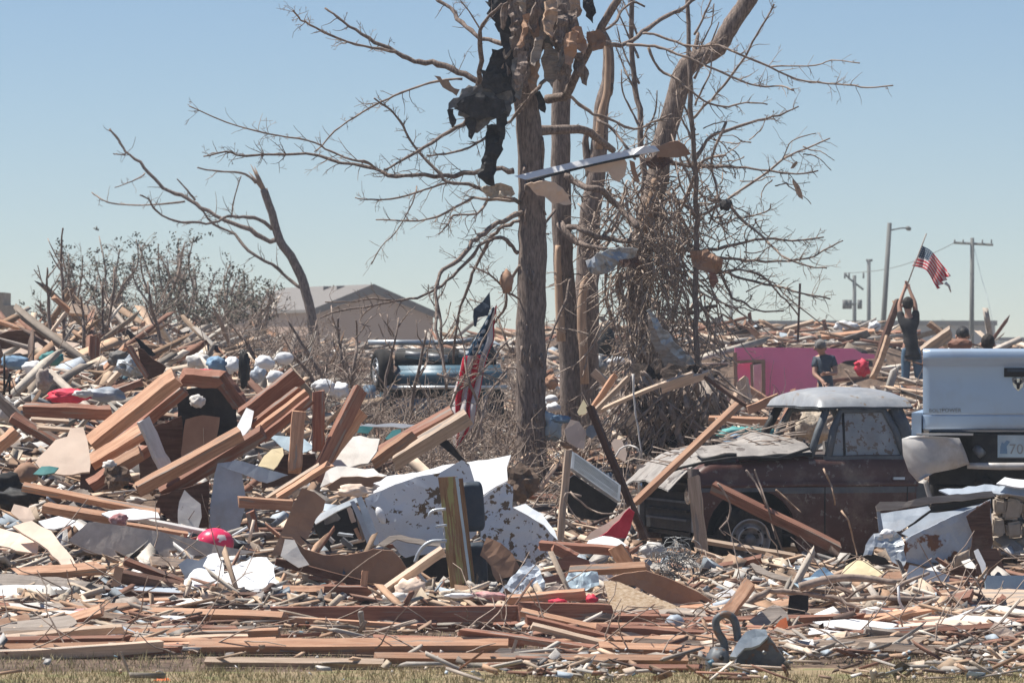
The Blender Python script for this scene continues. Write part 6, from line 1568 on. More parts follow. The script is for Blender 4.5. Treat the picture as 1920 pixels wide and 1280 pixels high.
for (pts, w_) in (([(836, 954), (815, 956), (806, 962), (805, 968)], 6), ([(838, 984), (822, 986), (816, 988)], 5), ([(838, 1014), (812, 1014), (796, 1022), (785, 1036), (778, 1054)], 7), ([(782, 1068), (790, 1082), (800, 1092)], 7)):
    mb = MB(); q = catmull(pts, 4); mb.tube([P(x, y, 34.9) for x, y in q], w_ / 2 * 35 / F, 8); mb.build('metal_hook', 'metal', po)
def cushion(label, x0, x1, y0, y1, D, tilt):
    a, b = P(x0, y1, D), P(x1, y0, D); bm = bmesh.new(); bmesh.ops.create_uvsphere(bm, u_segments=32, v_segments=20, radius=1)
    sp_ = lambda t: math.copysign(abs(t) ** .38, t)
    for v in bm.verts: v.co = Vector((sp_(v.co.x) * (b.x - a.x) / 2, sp_(v.co.y) * .09, sp_(v.co.z) * (b.z - a.z) / 2)) + Vector((0, .012 * noise.noise(v.co * 3), 0))
    bmesh.ops.rotate(bm, verts=bm.verts, matrix=Matrix.Rotation(R(tilt), 3, 'Y'))
    me = bpy.data.meshes.new('seat_cushion'); bm.to_mesh(me); bm.free(); me.materials.append(MATS['navy'])
    for p in me.polygons: p.use_smooth = True
    o = link('seat_cushion', me, None, (a + b) / 2); tag(o, label, 'cushion'); return o
cushion('upper navy seat cushion standing behind the weathered post', 864, 908, 902, 996, 35.7, -4)
cushion('lower navy seat cushion standing behind the weathered post', 872, 914, 1016, 1104, 35.5, -3)

# ---------------------------------------------------------------- radiator core
rc = empty('radiator_core', tuple(P(1110, 960, 39.3)), 'finned radiator core lying tilted left of the old pickup', 'radiator')
A1, A2 = P(1076, 880, 39.4), P(1158, 938, 39.1); up_ = Vector((.03, .02, .075)) ; dn_ = Vector((-.02, -.3, -.02))
def quadbox(name, a, b, wv, tv, mat, par):
    m = MB(); vs = [a, b, b + wv, a + wv]; vs += [v + tv for v in vs]
    m.add(vs, [(0, 1, 2, 3), (7, 6, 5, 4), (0, 4, 5, 1), (1, 5, 6, 2), (2, 6, 7, 3), (3, 7, 4, 0)]); return m.build(name, mat, par)
ax_ = (A2 - A1); wv_ = Vector((.01, .02, .14)); th_ = Vector((-.03, .06, -.01))
quadbox('frame_rail', A1 + wv_, A2 + wv_, wv_ * .12, th_, 'metal', rc); quadbox('frame_rail', A1, A2, wv_ * .10, th_, 'metal', rc)
quadbox('end_tank', A1 - ax_ * .05, A1, wv_ * 1.1, th_, 'metal', rc); quadbox('end_tank', A2, A2 + ax_ * .05, wv_ * 1.1, th_, 'metal', rc)
for k in range(9): quadbox('fin', A1 + wv_ * (.13 + k * .095), A2 + wv_ * (.13 + k * .095), wv_ * .045, th_, 'metal', rc)
quadbox('backing', A1 + Vector((0, .05, .01)), A2 + Vector((0, .05, .01)), wv_, th_, 'black', rc)
S(None, [(1064, 900), (1076, 890), (1158, 944), (1146, 966), (1120, 975), (1090, 972), (1064, 960)], -6, 'black', D=39.5, jag=0, th=10, name='shroud', parent=rc)

# ---------------------------------------------------------------- crumpled metal cabinet
cb = empty('metal_cabinet', tuple(P(1750, 1070, 36.6)), 'crumpled grey metal cabinet streaked with rust in front of the silver pickup', 'cabinet')
S(None, [(1700, 1008), (1740, 990), (1780, 970), (1830, 950), (1858, 936), (1860, 1000), (1862, 1060), (1836, 1062), (1800, 1074), (1740, 1066), (1700, 1068), (1674, 1060), (1690, 1030)], -4, 'rustpanel', D=36.7, turn=8, th=3, jag=.8, crump=4, name='front_panel', parent=cb, cuts=4, fine=18)
S(None, [(1648, 962), (1690, 956), (1740, 948), (1745, 954), (1712, 978), (1688, 994), (1664, 1000), (1650, 990)], 40, 'bluegrey', D=37.0, th=2, jag=.3, crump=3, name='top_panel', parent=cb)
S(None, [(1690, 1000), (1706, 988), (1744, 962), (1790, 956), (1852, 940), (1800, 966), (1740, 990), (1704, 1006)], 46, 'bluegrey', D=36.8, th=2, jag=.3, crump=2, name='top_panel', parent=cb)
S(None, [(1700, 980), (1720, 966), (1748, 948), (1850, 936), (1836, 942), (1760, 956), (1726, 976), (1704, 992)], 0, 'black', D=37.1, jag=0, name='gap_shade', parent=cb)  # black sheet painted in as the shade inside the gash
S(None, [(1642, 948), (1650, 940), (1700, 940), (1730, 932), (1800, 926), (1860, 920), (1866, 930), (1820, 936), (1740, 944), (1690, 952), (1644, 958)], 10, 'greyw', D=36.9, th=6, jag=1, crump=2, name='rim', parent=cb)
S(None, [(1644, 958), (1650, 956), (1656, 990), (1660, 1010), (1650, 1012)], 10, 'bluegrey', D=36.9, jag=.2, name='side_edge', parent=cb)
S(None, [(1618, 1042), (1628, 1012), (1638, 1000), (1672, 992), (1690, 1004), (1700, 1050), (1690, 1066), (1672, 1052), (1660, 1026), (1640, 1024), (1634, 1040)], 22, 'metal', D=36.2, th=2, crump=6, name='torn_flap', parent=cb, fine=13)
S(None, [(1812, 968), (1836, 950), (1857, 938), (1860, 1000), (1861, 1058), (1834, 1060), (1816, 1040), (1824, 1000)], -4, 'darkw', D=36.62, turn=8, th=2, jag=2.5, crump=3, name='rusted_corner', parent=cb)
S(None, [(1616, 1042), (1634, 1038), (1660, 1046), (1670, 1058), (1640, 1058)], -20, 'black', D=36.3, jag=.2, name='gap_shade', parent=cb)  # black patch standing in for the shade below the torn flap

# ---------------------------------------------------------------- stone blocks
sb_ = empty('block_stack', tuple(P(1890, 1060, 37.2)), 'broken stack of rough pale stone blocks at the right edge', 'stone blocks')
r_ = random.Random(3)
for (x, y, w_, h_) in ((1872, 946, 20, 28), (1896, 954, 34, 40), (1930, 956, 26, 40), (1870, 986, 24, 36), (1900, 992, 30, 30), (1928, 1000, 26, 36), (1876, 1022, 40, 36), (1914, 1032, 34, 50), (1880, 1060, 40, 34), (1918, 1074, 40, 32), (1868, 966, 16, 20), (1908, 930, 40, 16), (1890, 924, 40, 14)):
    D = 37.3 + r_.uniform(-.1, .1); s = D / F
    bm = bmesh.new(); bmesh.ops.create_cube(bm, size=1)
    for v in bm.verts: v.co = Vector((v.co.x * w_ * s * .96, v.co.y * .2, v.co.z * h_ * s * .96))
    bmesh.ops.bevel(bm, geom=bm.edges[:], offset=.018, segments=2, affect='EDGES'); bmesh.ops.subdivide_edges(bm, edges=bm.edges[:], cuts=1)
    c = P(x, y, D)
    for v in bm.verts: n1 = noise.noise_vector((v.co + c) * 14) * .022; v.co += n1
    bmesh.ops.rotate(bm, verts=bm.verts, matrix=Matrix.Rotation(R(r_.uniform(-9, 9)), 3, 'Y'))
    me = bpy.data.meshes.new('stone'); bm.to_mesh(me); bm.free(); me.materials.append(MATS['stone']); link('stone', me, sb_, c - sb_.location)

# ---------------------------------------------------------------- cast iron fitting in the near foreground
ci = empty('iron_fitting', tuple(P(1400, 1275, 29.6)), 'heavy cast iron clamp with a ring shackle on the grass in front', 'clamp')
D = 29.6; s = D / F
mb = MB(); ring = [(1360, 1220), (1356, 1200), (1346, 1184), (1342, 1166), (1348, 1156), (1360, 1151), (1372, 1156), (1379, 1168), (1382, 1186), (1384, 1200)]
q = catmull(ring, 4); mb.tube([P(x, y, D - .02) for x, y in q], [7.4 * s] * len(q), 10); mb.build('ring', 'castgrey', ci)
o = L(None, 1344, 1246, 46, 70, 'castgrey', D=D - .05, name='jaw', parent=ci, rough=.08, rot=8)
for p in o.data.polygons: p.use_smooth = True
S(None, [(1368, 1230), (1384, 1202), (1398, 1184), (1414, 1178), (1436, 1180), (1440, 1192), (1424, 1206), (1410, 1212), (1396, 1214), (1380, 1232)], 30, 'castblue', D=D - .1, crump=4, th=10, jag=.3, name='saddle', parent=ci)
S(None, [(1412, 1208), (1428, 1194), (1440, 1192), (1452, 1206), (1470, 1232), (1488, 1262), (1490, 1290), (1380, 1290), (1376, 1250), (1384, 1226), (1396, 1216)], -6, 'castgrey', D=D, crump=4, th=26, jag=.8, name='housing', parent=ci, dome=8)
mb = MB(); mb.tube([P(1338, 1240, D - .16), P(1330, 1244, D - .17)], 6 * s, 8); mb.build('bolt', 'carblue', ci)
mb = MB(); q = catmull([(1364, 1262), (1368, 1248), (1380, 1244), (1384, 1252), (1370, 1262)], 3); mb.tube([P(x, y, D - .14) for x, y in q], 1.6 * s, 6); mb.build('wire_loop', 'bluegrey', ci)

# ---------------------------------------------------------------- sheet metal and rags caught in the trees
def T(label, pts, D, mat, lean=0, crump=4, name='rag', cat='cloth', **k):
    return S(label, pts, lean, mat, D=D, crump=crump * 1.5, cuts=5, fine=11, jag=k.pop('jag', 3.2), name=name, cat=cat, **k)
T('black plastic rag bunched left of the thick trunk near the frame top', [(916, -10), (960, -10), (962, 40), (966, 60), (960, 74), (948, 66), (934, 60), (920, 34), (912, 26)], 49.6, 'blackcloth', crump=5, jag=6)
T('long black rag clinging to the left of the thick trunk', [(922, 92), (950, 84), (966, 96), (972, 150), (968, 190), (950, 200), (930, 180), (914, 140), (918, 110)], 49.55, 'blackcloth', crump=5, jag=6)
T('dark torn jacket spread on the branches left of the thick trunk', [(838, 208), (850, 184), (872, 166), (900, 158), (940, 164), (962, 180), (960, 204), (944, 222), (920, 226), (902, 244), (884, 248), (882, 230), (870, 220), (850, 202)], 49.4, 'greycloth', crump=5, jag=6)
T('black underside of the torn jacket', [(848, 206), (866, 186), (892, 176), (936, 186), (950, 206), (930, 222), (900, 226), (870, 212)], 49.3, 'blackcloth', crump=4, jag=6)
T('long black stocking hanging below the torn jacket', [(912, 236), (930, 234), (944, 244), (944, 280), (932, 300), (926, 330), (928, 348), (912, 346), (896, 332), (902, 300), (910, 270)], 49.4, 'black', crump=5)
T('black pointed rag on the right of the thick trunk', [(1000, 176), (1012, 170), (1022, 190), (1022, 212), (1014, 208)], 49.8, 'black')
for i, q in enumerate((
 ([(950, -10), (1000, -10), (1004, 40), (996, 110), (990, 160), (978, 168), (966, 120), (958, 60)], 'bark', 'first split bark slab wrapped round the top of the thick trunk'),
 ([(974, 60), (1006, 50), (1014, 100), (1008, 150), (996, 172), (984, 150), (976, 110)], 'bare', 'pale split slab in front of the top of the thick trunk'),
 ([(1000, -10), (1040, -10), (1046, 40), (1040, 84), (1026, 110), (1010, 70)], 'greycloth', 'grey rag slab right of the pale split slab'),
 ([(1030, 30), (1066, 34), (1086, 56), (1084, 90), (1060, 112), (1040, 90), (1032, 60)], 'bark', 'rounded bark slab over the second trunk top'),
 ([(1020, 80), (1046, 96), (1052, 130), (1036, 166), (1022, 150), (1014, 110)], 'greyw', 'grey slab between the first two trunks'),
 ([(966, 96), (984, 110), (988, 150), (976, 178), (960, 160), (958, 126)], 'greyw', 'narrow weathered slab left of the pale split slab'),
 ([(1066, -10), (1088, -10), (1092, 20), (1080, 34), (1070, 20)], 'bare', 'pale torn stub at the top of the second trunk'),
 ([(1100, 60), (1124, 54), (1136, 70), (1130, 92), (1112, 96), (1102, 80)], 'kraft', 'square brown rag in the fork of the right hand bough'),
 ([(1090, -10), (1110, -10), (1118, 24), (1112, 44), (1098, 30)], 'blackcloth', 'dark rag at the frame top between the boughs'))):
    T(q[2], q[0], 49.5 + (i % 3) * .05, q[1], name='slab' if 'slab' in q[2] or 'stub' in q[2] else 'rag', cat='bark slab' if 'slab' in q[2] or 'stub' in q[2] else 'cloth', crump=7, th=8)
gt = empty('gutter_strip', tuple(P(1100, 305, 49.3)), 'long white metal awning strip lodged across the tree trunks', 'metal strip')
B(None, 986, 333, 1235, 276, 13, 8, 26, 'white', D=49.2, name='metal_sheet', parent=gt, broken=2.2, bow=.025)
B(None, 990, 341, 1200, 291, 4, 6, 0, 'black', D=49.18, name='edge', parent=gt, broken=.1, bow=.028)
S(None, [(1090, 314), (1170, 296), (1176, 306), (1172, 330), (1160, 342), (1148, 336), (1140, 322), (1110, 324)], -6, 'cream', D=49.3, crump=4, name='torn_lining', parent=gt)
S(None, [(1180, 300), (1190, 304), (1200, 340), (1192, 342), (1184, 324)], 0, 'kraft', D=49.3, crump=2, name='torn_lining', parent=gt)
S(None, [(1230, 276), (1270, 264), (1284, 272), (1296, 290), (1270, 296), (1236, 294)], -10, 'kraft', D=49.4, crump=4, name='torn_end', parent=gt)
T('tan fibre mat hanging below the white strip on the thick trunk', [(986, 346), (1010, 340), (1040, 342), (1066, 366), (1072, 382), (1040, 382), (1020, 368), (1000, 360)], 49.4, 'cream', lean=-15, name='fibre_mat', cat='insulation')
T('straw nest caught left of the thick trunk under the white strip', [(900, 352), (930, 344), (960, 350), (966, 364), (940, 372), (914, 368)], 49.6, 'fluff', crump=9, name='straw_nest', cat='straw')
T('bent pale metal sheet folded over a branch right of the third trunk', [(1098, 490), (1120, 474), (1160, 464), (1196, 466), (1190, 482), (1160, 490), (1150, 506), (1120, 516), (1104, 510)], 51.5, 'metal', lean=-12, crump=6, name='metal_sheet', cat='sheet metal')
T('rusty underside of the bent pale sheet', [(1160, 488), (1196, 480), (1204, 494), (1190, 504), (1166, 500)], 51.4, 'darkw', name='metal_sheet', cat='sheet metal')
T('brown crumpled sheet caught at the fork right of the leaning trunk', [(1292, 472), (1326, 466), (1340, 478), (1356, 486), (1352, 508), (1330, 512), (1310, 506), (1296, 490)], 51.6, 'kraft', crump=8, name='metal_sheet', cat='sheet metal')
T('torn brown strip dangling under the crumpled sheet', [(1328, 508), (1342, 512), (1348, 528), (1338, 542), (1330, 530)], 51.6, 'red', crump=4)
T('long grey metal strip slanting down beside the leaning trunk', [(1212, 582), (1220, 578), (1240, 610), (1268, 644), (1300, 676), (1304, 684), (1290, 684), (1262, 664), (1236, 634)], 51.2, 'metal', lean=-10, name='metal_sheet', cat='sheet metal')
T('grey brown sheet hanging behind the slanting strip', [(1216, 590), (1236, 630), (1262, 662), (1296, 686), (1270, 700), (1250, 696), (1240, 672), (1222, 640)], 51.5, 'greyw', lean=-10, name='metal_sheet', cat='sheet metal')
T('rusty rag wound into the leaning trunk below the strip end', [(1210, 296), (1250, 288), (1262, 304), (1240, 320), (1218, 316)], 52.4, 'darkw', crump=6)
T('dry leaf cluster dangling at the far right twig tip', [(1486, 334), (1492, 340), (1504, 362), (1506, 374), (1498, 370), (1490, 352)], 52, 'bare', crump=2, name='dry_leaf', cat='leaf')
T('small dry leaf above the dangling cluster', [(1482, 316), (1494, 302), (1496, 306), (1488, 316)], 52, 'bare', crump=1, name='dry_leaf', cat='leaf')
T('pale broken board stuck in the branches above the torn jacket', [(814, 142), (826, 144), (862, 168), (856, 180), (830, 164)], 49.6, 'bare', crump=1, name='plank', cat='plank')

# dark sheets, not real boards, added to paint the shade deep in the heap
S('added black sheet for the shade in the cavity behind the bent strut', [(336, 730), (420, 722), (444, 760), (446, 830), (420, 880), (340, 884), (330, 800)], -8, 'black', D=39.6, crump=3, name='board', cat='board')
S('added dark sheet for the shade behind the white painted board', [(262, 812), (340, 780), (345, 900), (262, 900)], -8, 'darkw', D=39.2, crump=2, name='board', cat='board')
S('added dark sheet for the shade behind the foot of the climbing beam', [(150, 870), (215, 862), (230, 915), (150, 920)], -8, 'darkw', D=38.9, crump=2, name='board', cat='board')
S('added dark sheet for the shade left of the standing blue grey panel', [(300, 928), (392, 900), (392, 990), (330, 985), (290, 950)], -8, 'darkw', D=37.6, crump=2, name='board', cat='board')
S('added black sheet for the shade under the overturned appliance', [(700, 1050), (880, 1030), (1000, 1060), (1000, 1110), (760, 1112), (700, 1090)], -8, 'black', D=36.0, crump=3, name='board', cat='board')
S('added dark sheet for the shade below the upright studs', [(500, 850), (590, 850), (600, 900), (490, 915)], -8, 'darkw', D=39.0, crump=2, name='board', cat='board')
B('added dark strip for the long shade gap under the rusty beam', 240, 1186, 980, 1184, 26, 8, 8, 'darkw', D=32.9, broken=.2)  # added strip; its dark colour paints the shade under the beam
r_ = random.Random(64)
TONES = ('bark', 'bark', 'greyw', 'bark', 'kraft', 'greycloth', 'bare')
for k in range(26):
    x = r_.uniform(945, 1085); y = r_.uniform(-20, 115); hh = r_.uniform(40, 85); ww = r_.uniform(9, 20); sk = r_.uniform(-14, 14)
    pts = [(x - ww / 2, y), (x + ww / 2, y - 4), (x + ww * .7 + sk * .5, y + hh * .5), (x + ww * .25 + sk, y + hh), (x - ww * .2 + sk, y + hh * .92), (x - ww * .6 + sk * .4, y + hh * .5)]
    lab_ = 'torn %s strip wrapped %s, %s' % (('brown bark', 'dark bark', 'weathered grey', 'knotted bark', 'brown card', 'grey cloth', 'pale wood')[k % 7], 'left of the thick trunk top' if x < 975 else ('over the thick trunk top' if x < 1015 else ('between the first two trunks' if x < 1045 else 'round the second trunk top')), 'topmost' if y < 25 else ('half way' if y < 70 else 'lowest'))
    o = S(lab_, pts, r_.uniform(-14, 14), TONES[k % 7], D=49.3 + r_.uniform(-.25, .35), turn=r_.uniform(-45, 45), th=4, jag=3, crump=11, cuts=5, fine=11, name='bark_strip', cat='bark strip', group='bark strips round the trunk tops')

mb = MB(); r_ = random.Random(8)
for k in range(90):
    c0 = (1262 + r_.gauss(0, 16), 1050 + r_.gauss(0, 14)); a0 = r_.uniform(0, 6.28); rr_ = r_.uniform(6, 26); D0 = 36.2 + r_.uniform(-.12, .12); sw = r_.uniform(1.5, 5)
    mb.tube([P(c0[0] + rr_ * math.cos(a0 + sw * t / 7), c0[1] + rr_ * .8 * math.sin(a0 + sw * t / 7), D0 + .03 * math.sin(t)) for t in range(8)], .0035, 3, cap=False)
tag(mb.build('wire_tangle', 'greymetal'), 'grey tangle of wire before the pickup nose', 'wire', kind='thing')
for k, (x, y) in enumerate(((1352, 1232), (1340, 1262), (1408, 1250), (1432, 1222), (1452, 1254), (1470, 1270))):
    mb = MB(); D = 29.6; mb.tube([P(x, y, D - .17 - .02 * (k > 1)), P(x + 2, y + 1, D - .14 - .02 * (k > 1))], (4.5, 3, 5, 3.4, 3, 2.6)[k] * s, 8); mb.build('bolt', 'black' if k in (0, 2) else 'greymetal', ci)

for (lab_, pts) in (('narrow black shred hanging from the left tip of the torn jacket', [(838, 206), (850, 204), (856, 226), (848, 240), (842, 226)]), ('ragged grey shred hanging from the middle of the torn jacket', [(872, 222), (892, 220), (890, 250), (884, 262), (878, 244)]),
  ('dark shred hanging beside the black stocking', [(930, 218), (952, 214), (948, 250), (938, 272), (934, 246)]), ('black shred dangling under the rag at the frame top', [(936, 60), (956, 64), (958, 92), (948, 104), (940, 84)]), ('black shred filling the gap above the torn jacket', [(900, 130), (940, 140), (960, 170), (930, 178), (905, 166)])):
    T(lab_, pts, 49.35, 'blackcloth', crump=3, jag=4)
# ---------------------------------------------------------------- countable loose boards, each its own object
r = random.Random(21)
def zone(px, D):
    if D < 34.3:
        for lim, t_ in ((150, 'in the litter at the left foreground edge'), (340, 'in the litter below the torn white board'), (620, 'in the litter before the orange joist'), (900, 'in the centre foreground litter'), (1200, 'in the litter under the fanned laths'),
                        (1330, 'in the litter left of the iron clamp'), (1520, 'in the litter behind the iron clamp'), (1720, 'in the litter right of the iron clamp')):
            if px < lim: return t_
        return 'in the litter at the right foreground edge'
    if px < 600: return 'on the front of the left heap' if D < 44 else 'on the back of the left heap'
    if px < 1000: return 'between the rafter bundle and the thick trunk'
    if px < 1350: return 'around the feet of the trunks' if D < 62 else 'in the far rubble behind the trunks'
    if D < 44: return 'around the old pickup'
    if px < 1720: return 'in the rubble roof behind the old pickup'
    return 'in the rubble behind the silver pickup'
MATW = [('fresh', 'orange'), ('red', 'reddish'), ('tan', 'tan'), ('greyw', 'weathered grey'), ('darkw', 'dark')]
VAR = {}
for mk, _ in MATW:
    VAR[mk] = []
    for k in range(5):
        me = board_mesh(1.0, .085, .034, mk, 400 + k * 3 + len(mk), .35, r.uniform(-.02, .02)); VAR[mk].append(me)
cnt = 0
def place(px, py, D, size):
    mk, adj = MATW[r.choices(range(5), (6, 5, 4, 3, 1.5))[0]]
    me = r.choice(VAR[mk])
    o = bpy.data.objects.new('plank', me); COL.objects.link(o)
    p = P(px, py, D)
    L_ = size
    yaw = r.choice((0, 0, 0, math.pi)) + r.gauss(0, .55); pit = r.gauss(0, .16) if r.random() < .93 else r.uniform(-1.0, 1.0)
    o.rotation_euler = (r.uniform(.3, 1.2) * r.choice((1, 1, -1)), pit, yaw)
    o.scale = (L_, r.uniform(.6, 1.5), r.uniform(.7, 1.6))
    o.location = p + Vector((0, 0, .03 + abs(math.sin(pit)) * L_ * .35))
    z = zone(px, D); sz = 'short' if L_ < .75 else 'long'
    tag(o, '%s %s splintered board lying %s' % (sz, adj, z), 'plank', 'loose %s boards %s' % (adj, z))
    o['group'] = 'loose %s %s boards %s' % (sz, adj, z)
n_ = 0
while n_ < 150:
    u = r.random(); D = 1 / (1 / 31.0 + (1 / 105.0 - 1 / 31.0) * u)
    px = r.uniform(-20, 1940); x = (px - 960) / F * D
    z = terr(x, D); py = H + (CZ - z) * F / D
    if py > 1262 or (1330 < px < 1500 and D < 31.5): continue
    if D < 44 and 1190 < px < 1740 and D > 40.5: continue
    if D < 34 and 340 < px < 1210: continue
    if 60 < D < 88 and 1350 < px < 1720: continue
    if py < 640 and r.random() < .5: continue
    n_ += 1
    place(px, py, D, r.uniform(.4, 1.0) * (1 + (D - 31) / 90))
# second crop standing proud on the crest
for k in range(20):
    px = r.choice((r.uniform(0, 560), r.uniform(1100, 1650))); D = r.uniform(85, 99); x = (px - 960) / F * D
    place(px, H + (CZ - terr(x, D)) * F / D - r.uniform(0, 8), D, r.uniform(.9, 2.0))

# long boards lying nearly level in the near litter
for k in range(70):
    D = r.uniform(30.3, 34.6); px = r.choice((r.uniform(0, 1900), r.uniform(1200, 1900), r.uniform(0, 400))); x = (px - 960) / F * D
    mk, adj = MATW[r.choices(range(5), (6, 4, 4, 3, 1.5))[0]]
    o = bpy.data.objects.new('plank', r.choice(VAR[mk])); COL.objects.link(o)
    L_ = r.uniform(.7, 1.9); o.scale = (L_, r.uniform(.8, 1.8), r.uniform(.5, 1.3)); yaw = r.gauss(0, .12); o.rotation_euler = (r.uniform(-1.2, -.3) * -1, r.gauss(0, .04), yaw)
    o.location = (x, D, max(terr(x + q, D + q * yaw) for q in (-L_ / 2, 0, L_ / 2)) + .035)
    tag(o, 'long %s board lying level %s' % (adj, zone(px, D)), 'plank', 'level %s boards %s' % (adj, zone(px, D)))
# ---------------------------------------------------------------- the uncountable litter
rg = np.random.default_rng(4)
CUBE = np.array([(-1, -1, -1), (1, -1, -1), (1, 1, -1), (-1, 1, -1), (-1, -1, 1), (1, -1, 1), (1, 1, 1), (-1, 1, 1)], float) * .5
CF = np.array([(0, 3, 2, 1), (4, 5, 6, 7), (0, 1, 5, 4), (1, 2, 6, 5), (2, 3, 7, 6), (3, 0, 4, 7)])
PAL = {
 'wood': [(.42, .27, .18), (.32, .17, .12), (.55, .40, .29), (.50, .34, .23), (.26, .14, .10), (.42, .37, .32), (.62, .50, .39), (.12, .08, .065), (.50, .46, .41), (.33, .28, .24), (.70, .62, .53)],
 'flake': [(.64, .60, .55), (.60, .48, .38), (.74, .72, .70), (.45, .42, .39), (.55, .40, .28), (.30, .20, .14), (.40, .46, .52), (.66, .55, .43), (.34, .22, .15), (.22, .20, .19)],
 'bit': [(.62, .57, .50), (.38, .28, .20), (.20, .13, .09), (.50, .46, .42), (.75, .73, .70), (.06, .05, .05), (.33, .22, .15), (.60, .50, .40), (.48, .34, .24), (.66, .60, .54), (.56, .42, .31), (.44, .50, .55), (.12, .22, .27), (.40, .30, .23), (.70, .62, .55), (.30, .25, .21)]}
def litter(name, n, pal, dims, tilt, dmax=108, dmin=28.3, lift=.02, kindlab='', w=None, flat=.0, zr=None, tw=0):
    C, S_, A, cols = [], [], [], []
    u = rg.random(n * 4); D = 1 / (1 / dmin + (1 / dmax - 1 / dmin) * u); px = rg.uniform(-60, 1980, n * 4)
    x = (px - 960) / F * D
    vs, fs = [], []
    k = 0
    cl = []
    for i in range(n * 4):
        if k >= n: break
        d, xx, p = D[i], x[i], px[i]
        if zr and not zr(p, d): continue
        z = terr(xx, d)
        g = noise.noise(Vector((xx * 1.3, d * .6, 7)))
        if rg.random() > .55 + 1.1 * g: continue
        if d < 31.2 and rg.random() > .12 + .6 * max(0, g + .2) + (.4 if p > 1000 else 0): continue
        sc_ = (.75 + (d - 30) / 80) * ((.8 if name.startswith('spl') or name.startswith('near') else .5) if d < 33.5 else 1)
        dm = np.array([rg.uniform(*q) for q in dims]) * sc_
        yaw = rg.normal(0, .7); pit = rg.normal(0, tilt); rol = rg.normal(.25, .6)
        if rg.random() < .018: pit = rg.uniform(-1.2, 1.2)
        M3 = np.array(Matrix.Rotation(yaw, 3, 'Z') @ Matrix.Rotation(pit, 3, 'Y') @ Matrix.Rotation(rol, 3, 'X'))
        V_ = CUBE * dm
        V_[1:3, 1] *= rg.uniform(.3, 1); V_[4:8, 0] += rg.normal(0, .12) * dm[0]; V_ += rg.normal(0, .07, V_.shape) * dm
        V_[[2, 6], 2] += rg.normal(0, flat) * dm[0]
        V_ = V_ @ M3.T + np.array((xx, d, z + lift + abs(math.sin(pit)) * dm[0] * .3 + rg.uniform(0, .05)))
        vs.append(V_); fs.append(CF + 8 * k); c = pal[rg.integers(len(pal))]; f_ = rg.uniform(.62, 1.25)
        cl.append([min(1, q * f_) for q in c]); k += 1
    V_ = np.concatenate(vs); F_ = np.concatenate(fs)
    me = bpy.data.meshes.new(name)
    me.vertices.add(len(V_)); me.vertices.foreach_set('co', V_.ravel())
    me.loops.add(F_.size); me.loops.foreach_set('vertex_index', F_.ravel().astype(np.int32))
    me.polygons.add(len(F_)); me.polygons.foreach_set('loop_start', np.arange(0, F_.size, 4, dtype=np.int32))
    me.update(calc_edges=True)
    ca = me.color_attributes.new('Col', 'BYTE_COLOR', 'CORNER')
    cc = np.ones((k, 24, 4)); cc[:, :, :3] = np.array(cl)[:, None, :]
    ca.data.foreach_set('color', cc.ravel())
    me.materials.append(MATS['debris'])
    tag(link(name, me), kindlab, 'debris', kind='stuff')
def clear(p, d):
    if 30.4 < d < 33.4:
        if rg.random() > (.11 if 340 < p < 1210 else .45): return False
    elif d <= 30.4 and rg.random() > (.06 if p < 1000 else .45): return False
    if 40.3 < d < 44.5 and 1190 < p < 1750: return d < 41.3 and rg.random() < .5
    if 58 < d < 89 and 1370 < p < 1650: return rg.random() < .3
    return True
litter('splinter_litter', 8500, PAL['wood'], ((.15, .60), (.02, .07), (.015, .04)), .22, kindlab='splintered laths and wood slivers littering the whole ground', zr=clear)
litter('flake_litter', 9000, PAL['flake'], ((.06, .34), (.05, .24), (.005, .02)), .36, flat=.12, kindlab='scraps of plaster, card and sheet strewn over the heaps', zr=clear)
litter('crumb_litter', 15000, PAL['bit'], ((.02, .10), (.02, .08), (.015, .06)), .5, kindlab='small crumbs of rubble strewn between the boards', zr=clear)
litter('far_timber_litter', 4200, PAL['wood'], ((.4, 1.1), (.04, .09), (.02, .05)), .14, dmin=44, dmax=106, kindlab='jumbled broken boards on the far rubble slopes', zr=clear)
def leftheap(p, d): return p < 640 or (640 < p < 960 and d < 50 and rg.random() < .2)
litter('heap_board_litter', 300, PAL['wood'], ((.5, 1.4), (.07, .13), (.03, .06)), .42, dmin=42.5, dmax=66, kindlab='broken boards piled at all angles on the left heap', zr=leftheap)
litter('near_lath_litter', 1500, PAL['wood'], ((.25, .9), (.03, .07), (.02, .04)), .10, dmin=30.4, dmax=38, kindlab='thin laths lying flat in the near litter', zr=clear)
# twigs everywhere on the heaps
mb = MB(); r_ = random.Random(77)
for k in range(1300):
    D = 1 / (1 / 30.2 + (1 / 100 - 1 / 30.2) * r_.random()); px = r_.uniform(-20, 1940); x = (px - 960) / F * D
    if 40.5 < D < 44.3 and 1190 < px < 1750: continue
    p = Vector((x, D, terr(x, D) + .03)); a = r_.uniform(0, 6.28); d = Vector((math.cos(a), math.sin(a) * .6, r_.uniform(-.1, .7))).normalized()
    pts = [p]; l_ = r_.uniform(.15, .8) * (.7 + D / 80)
    for i in range(4):
        d = (d + Vector((r_.gauss(0, .25), r_.gauss(0, .25), r_.gauss(-.05, .25)))).normalized(); pts.append(pts[-1] + d * l_ / 4)
    mb.tube(pts, [.008 + D * .00006, .007, .006, .005, .004], 3, cap=False)
tag(mb.build('twig_litter', 'twig', None, Vector((0, 0, 0))), 'broken twigs scattered through the rubble', 'twigs', kind='stuff')
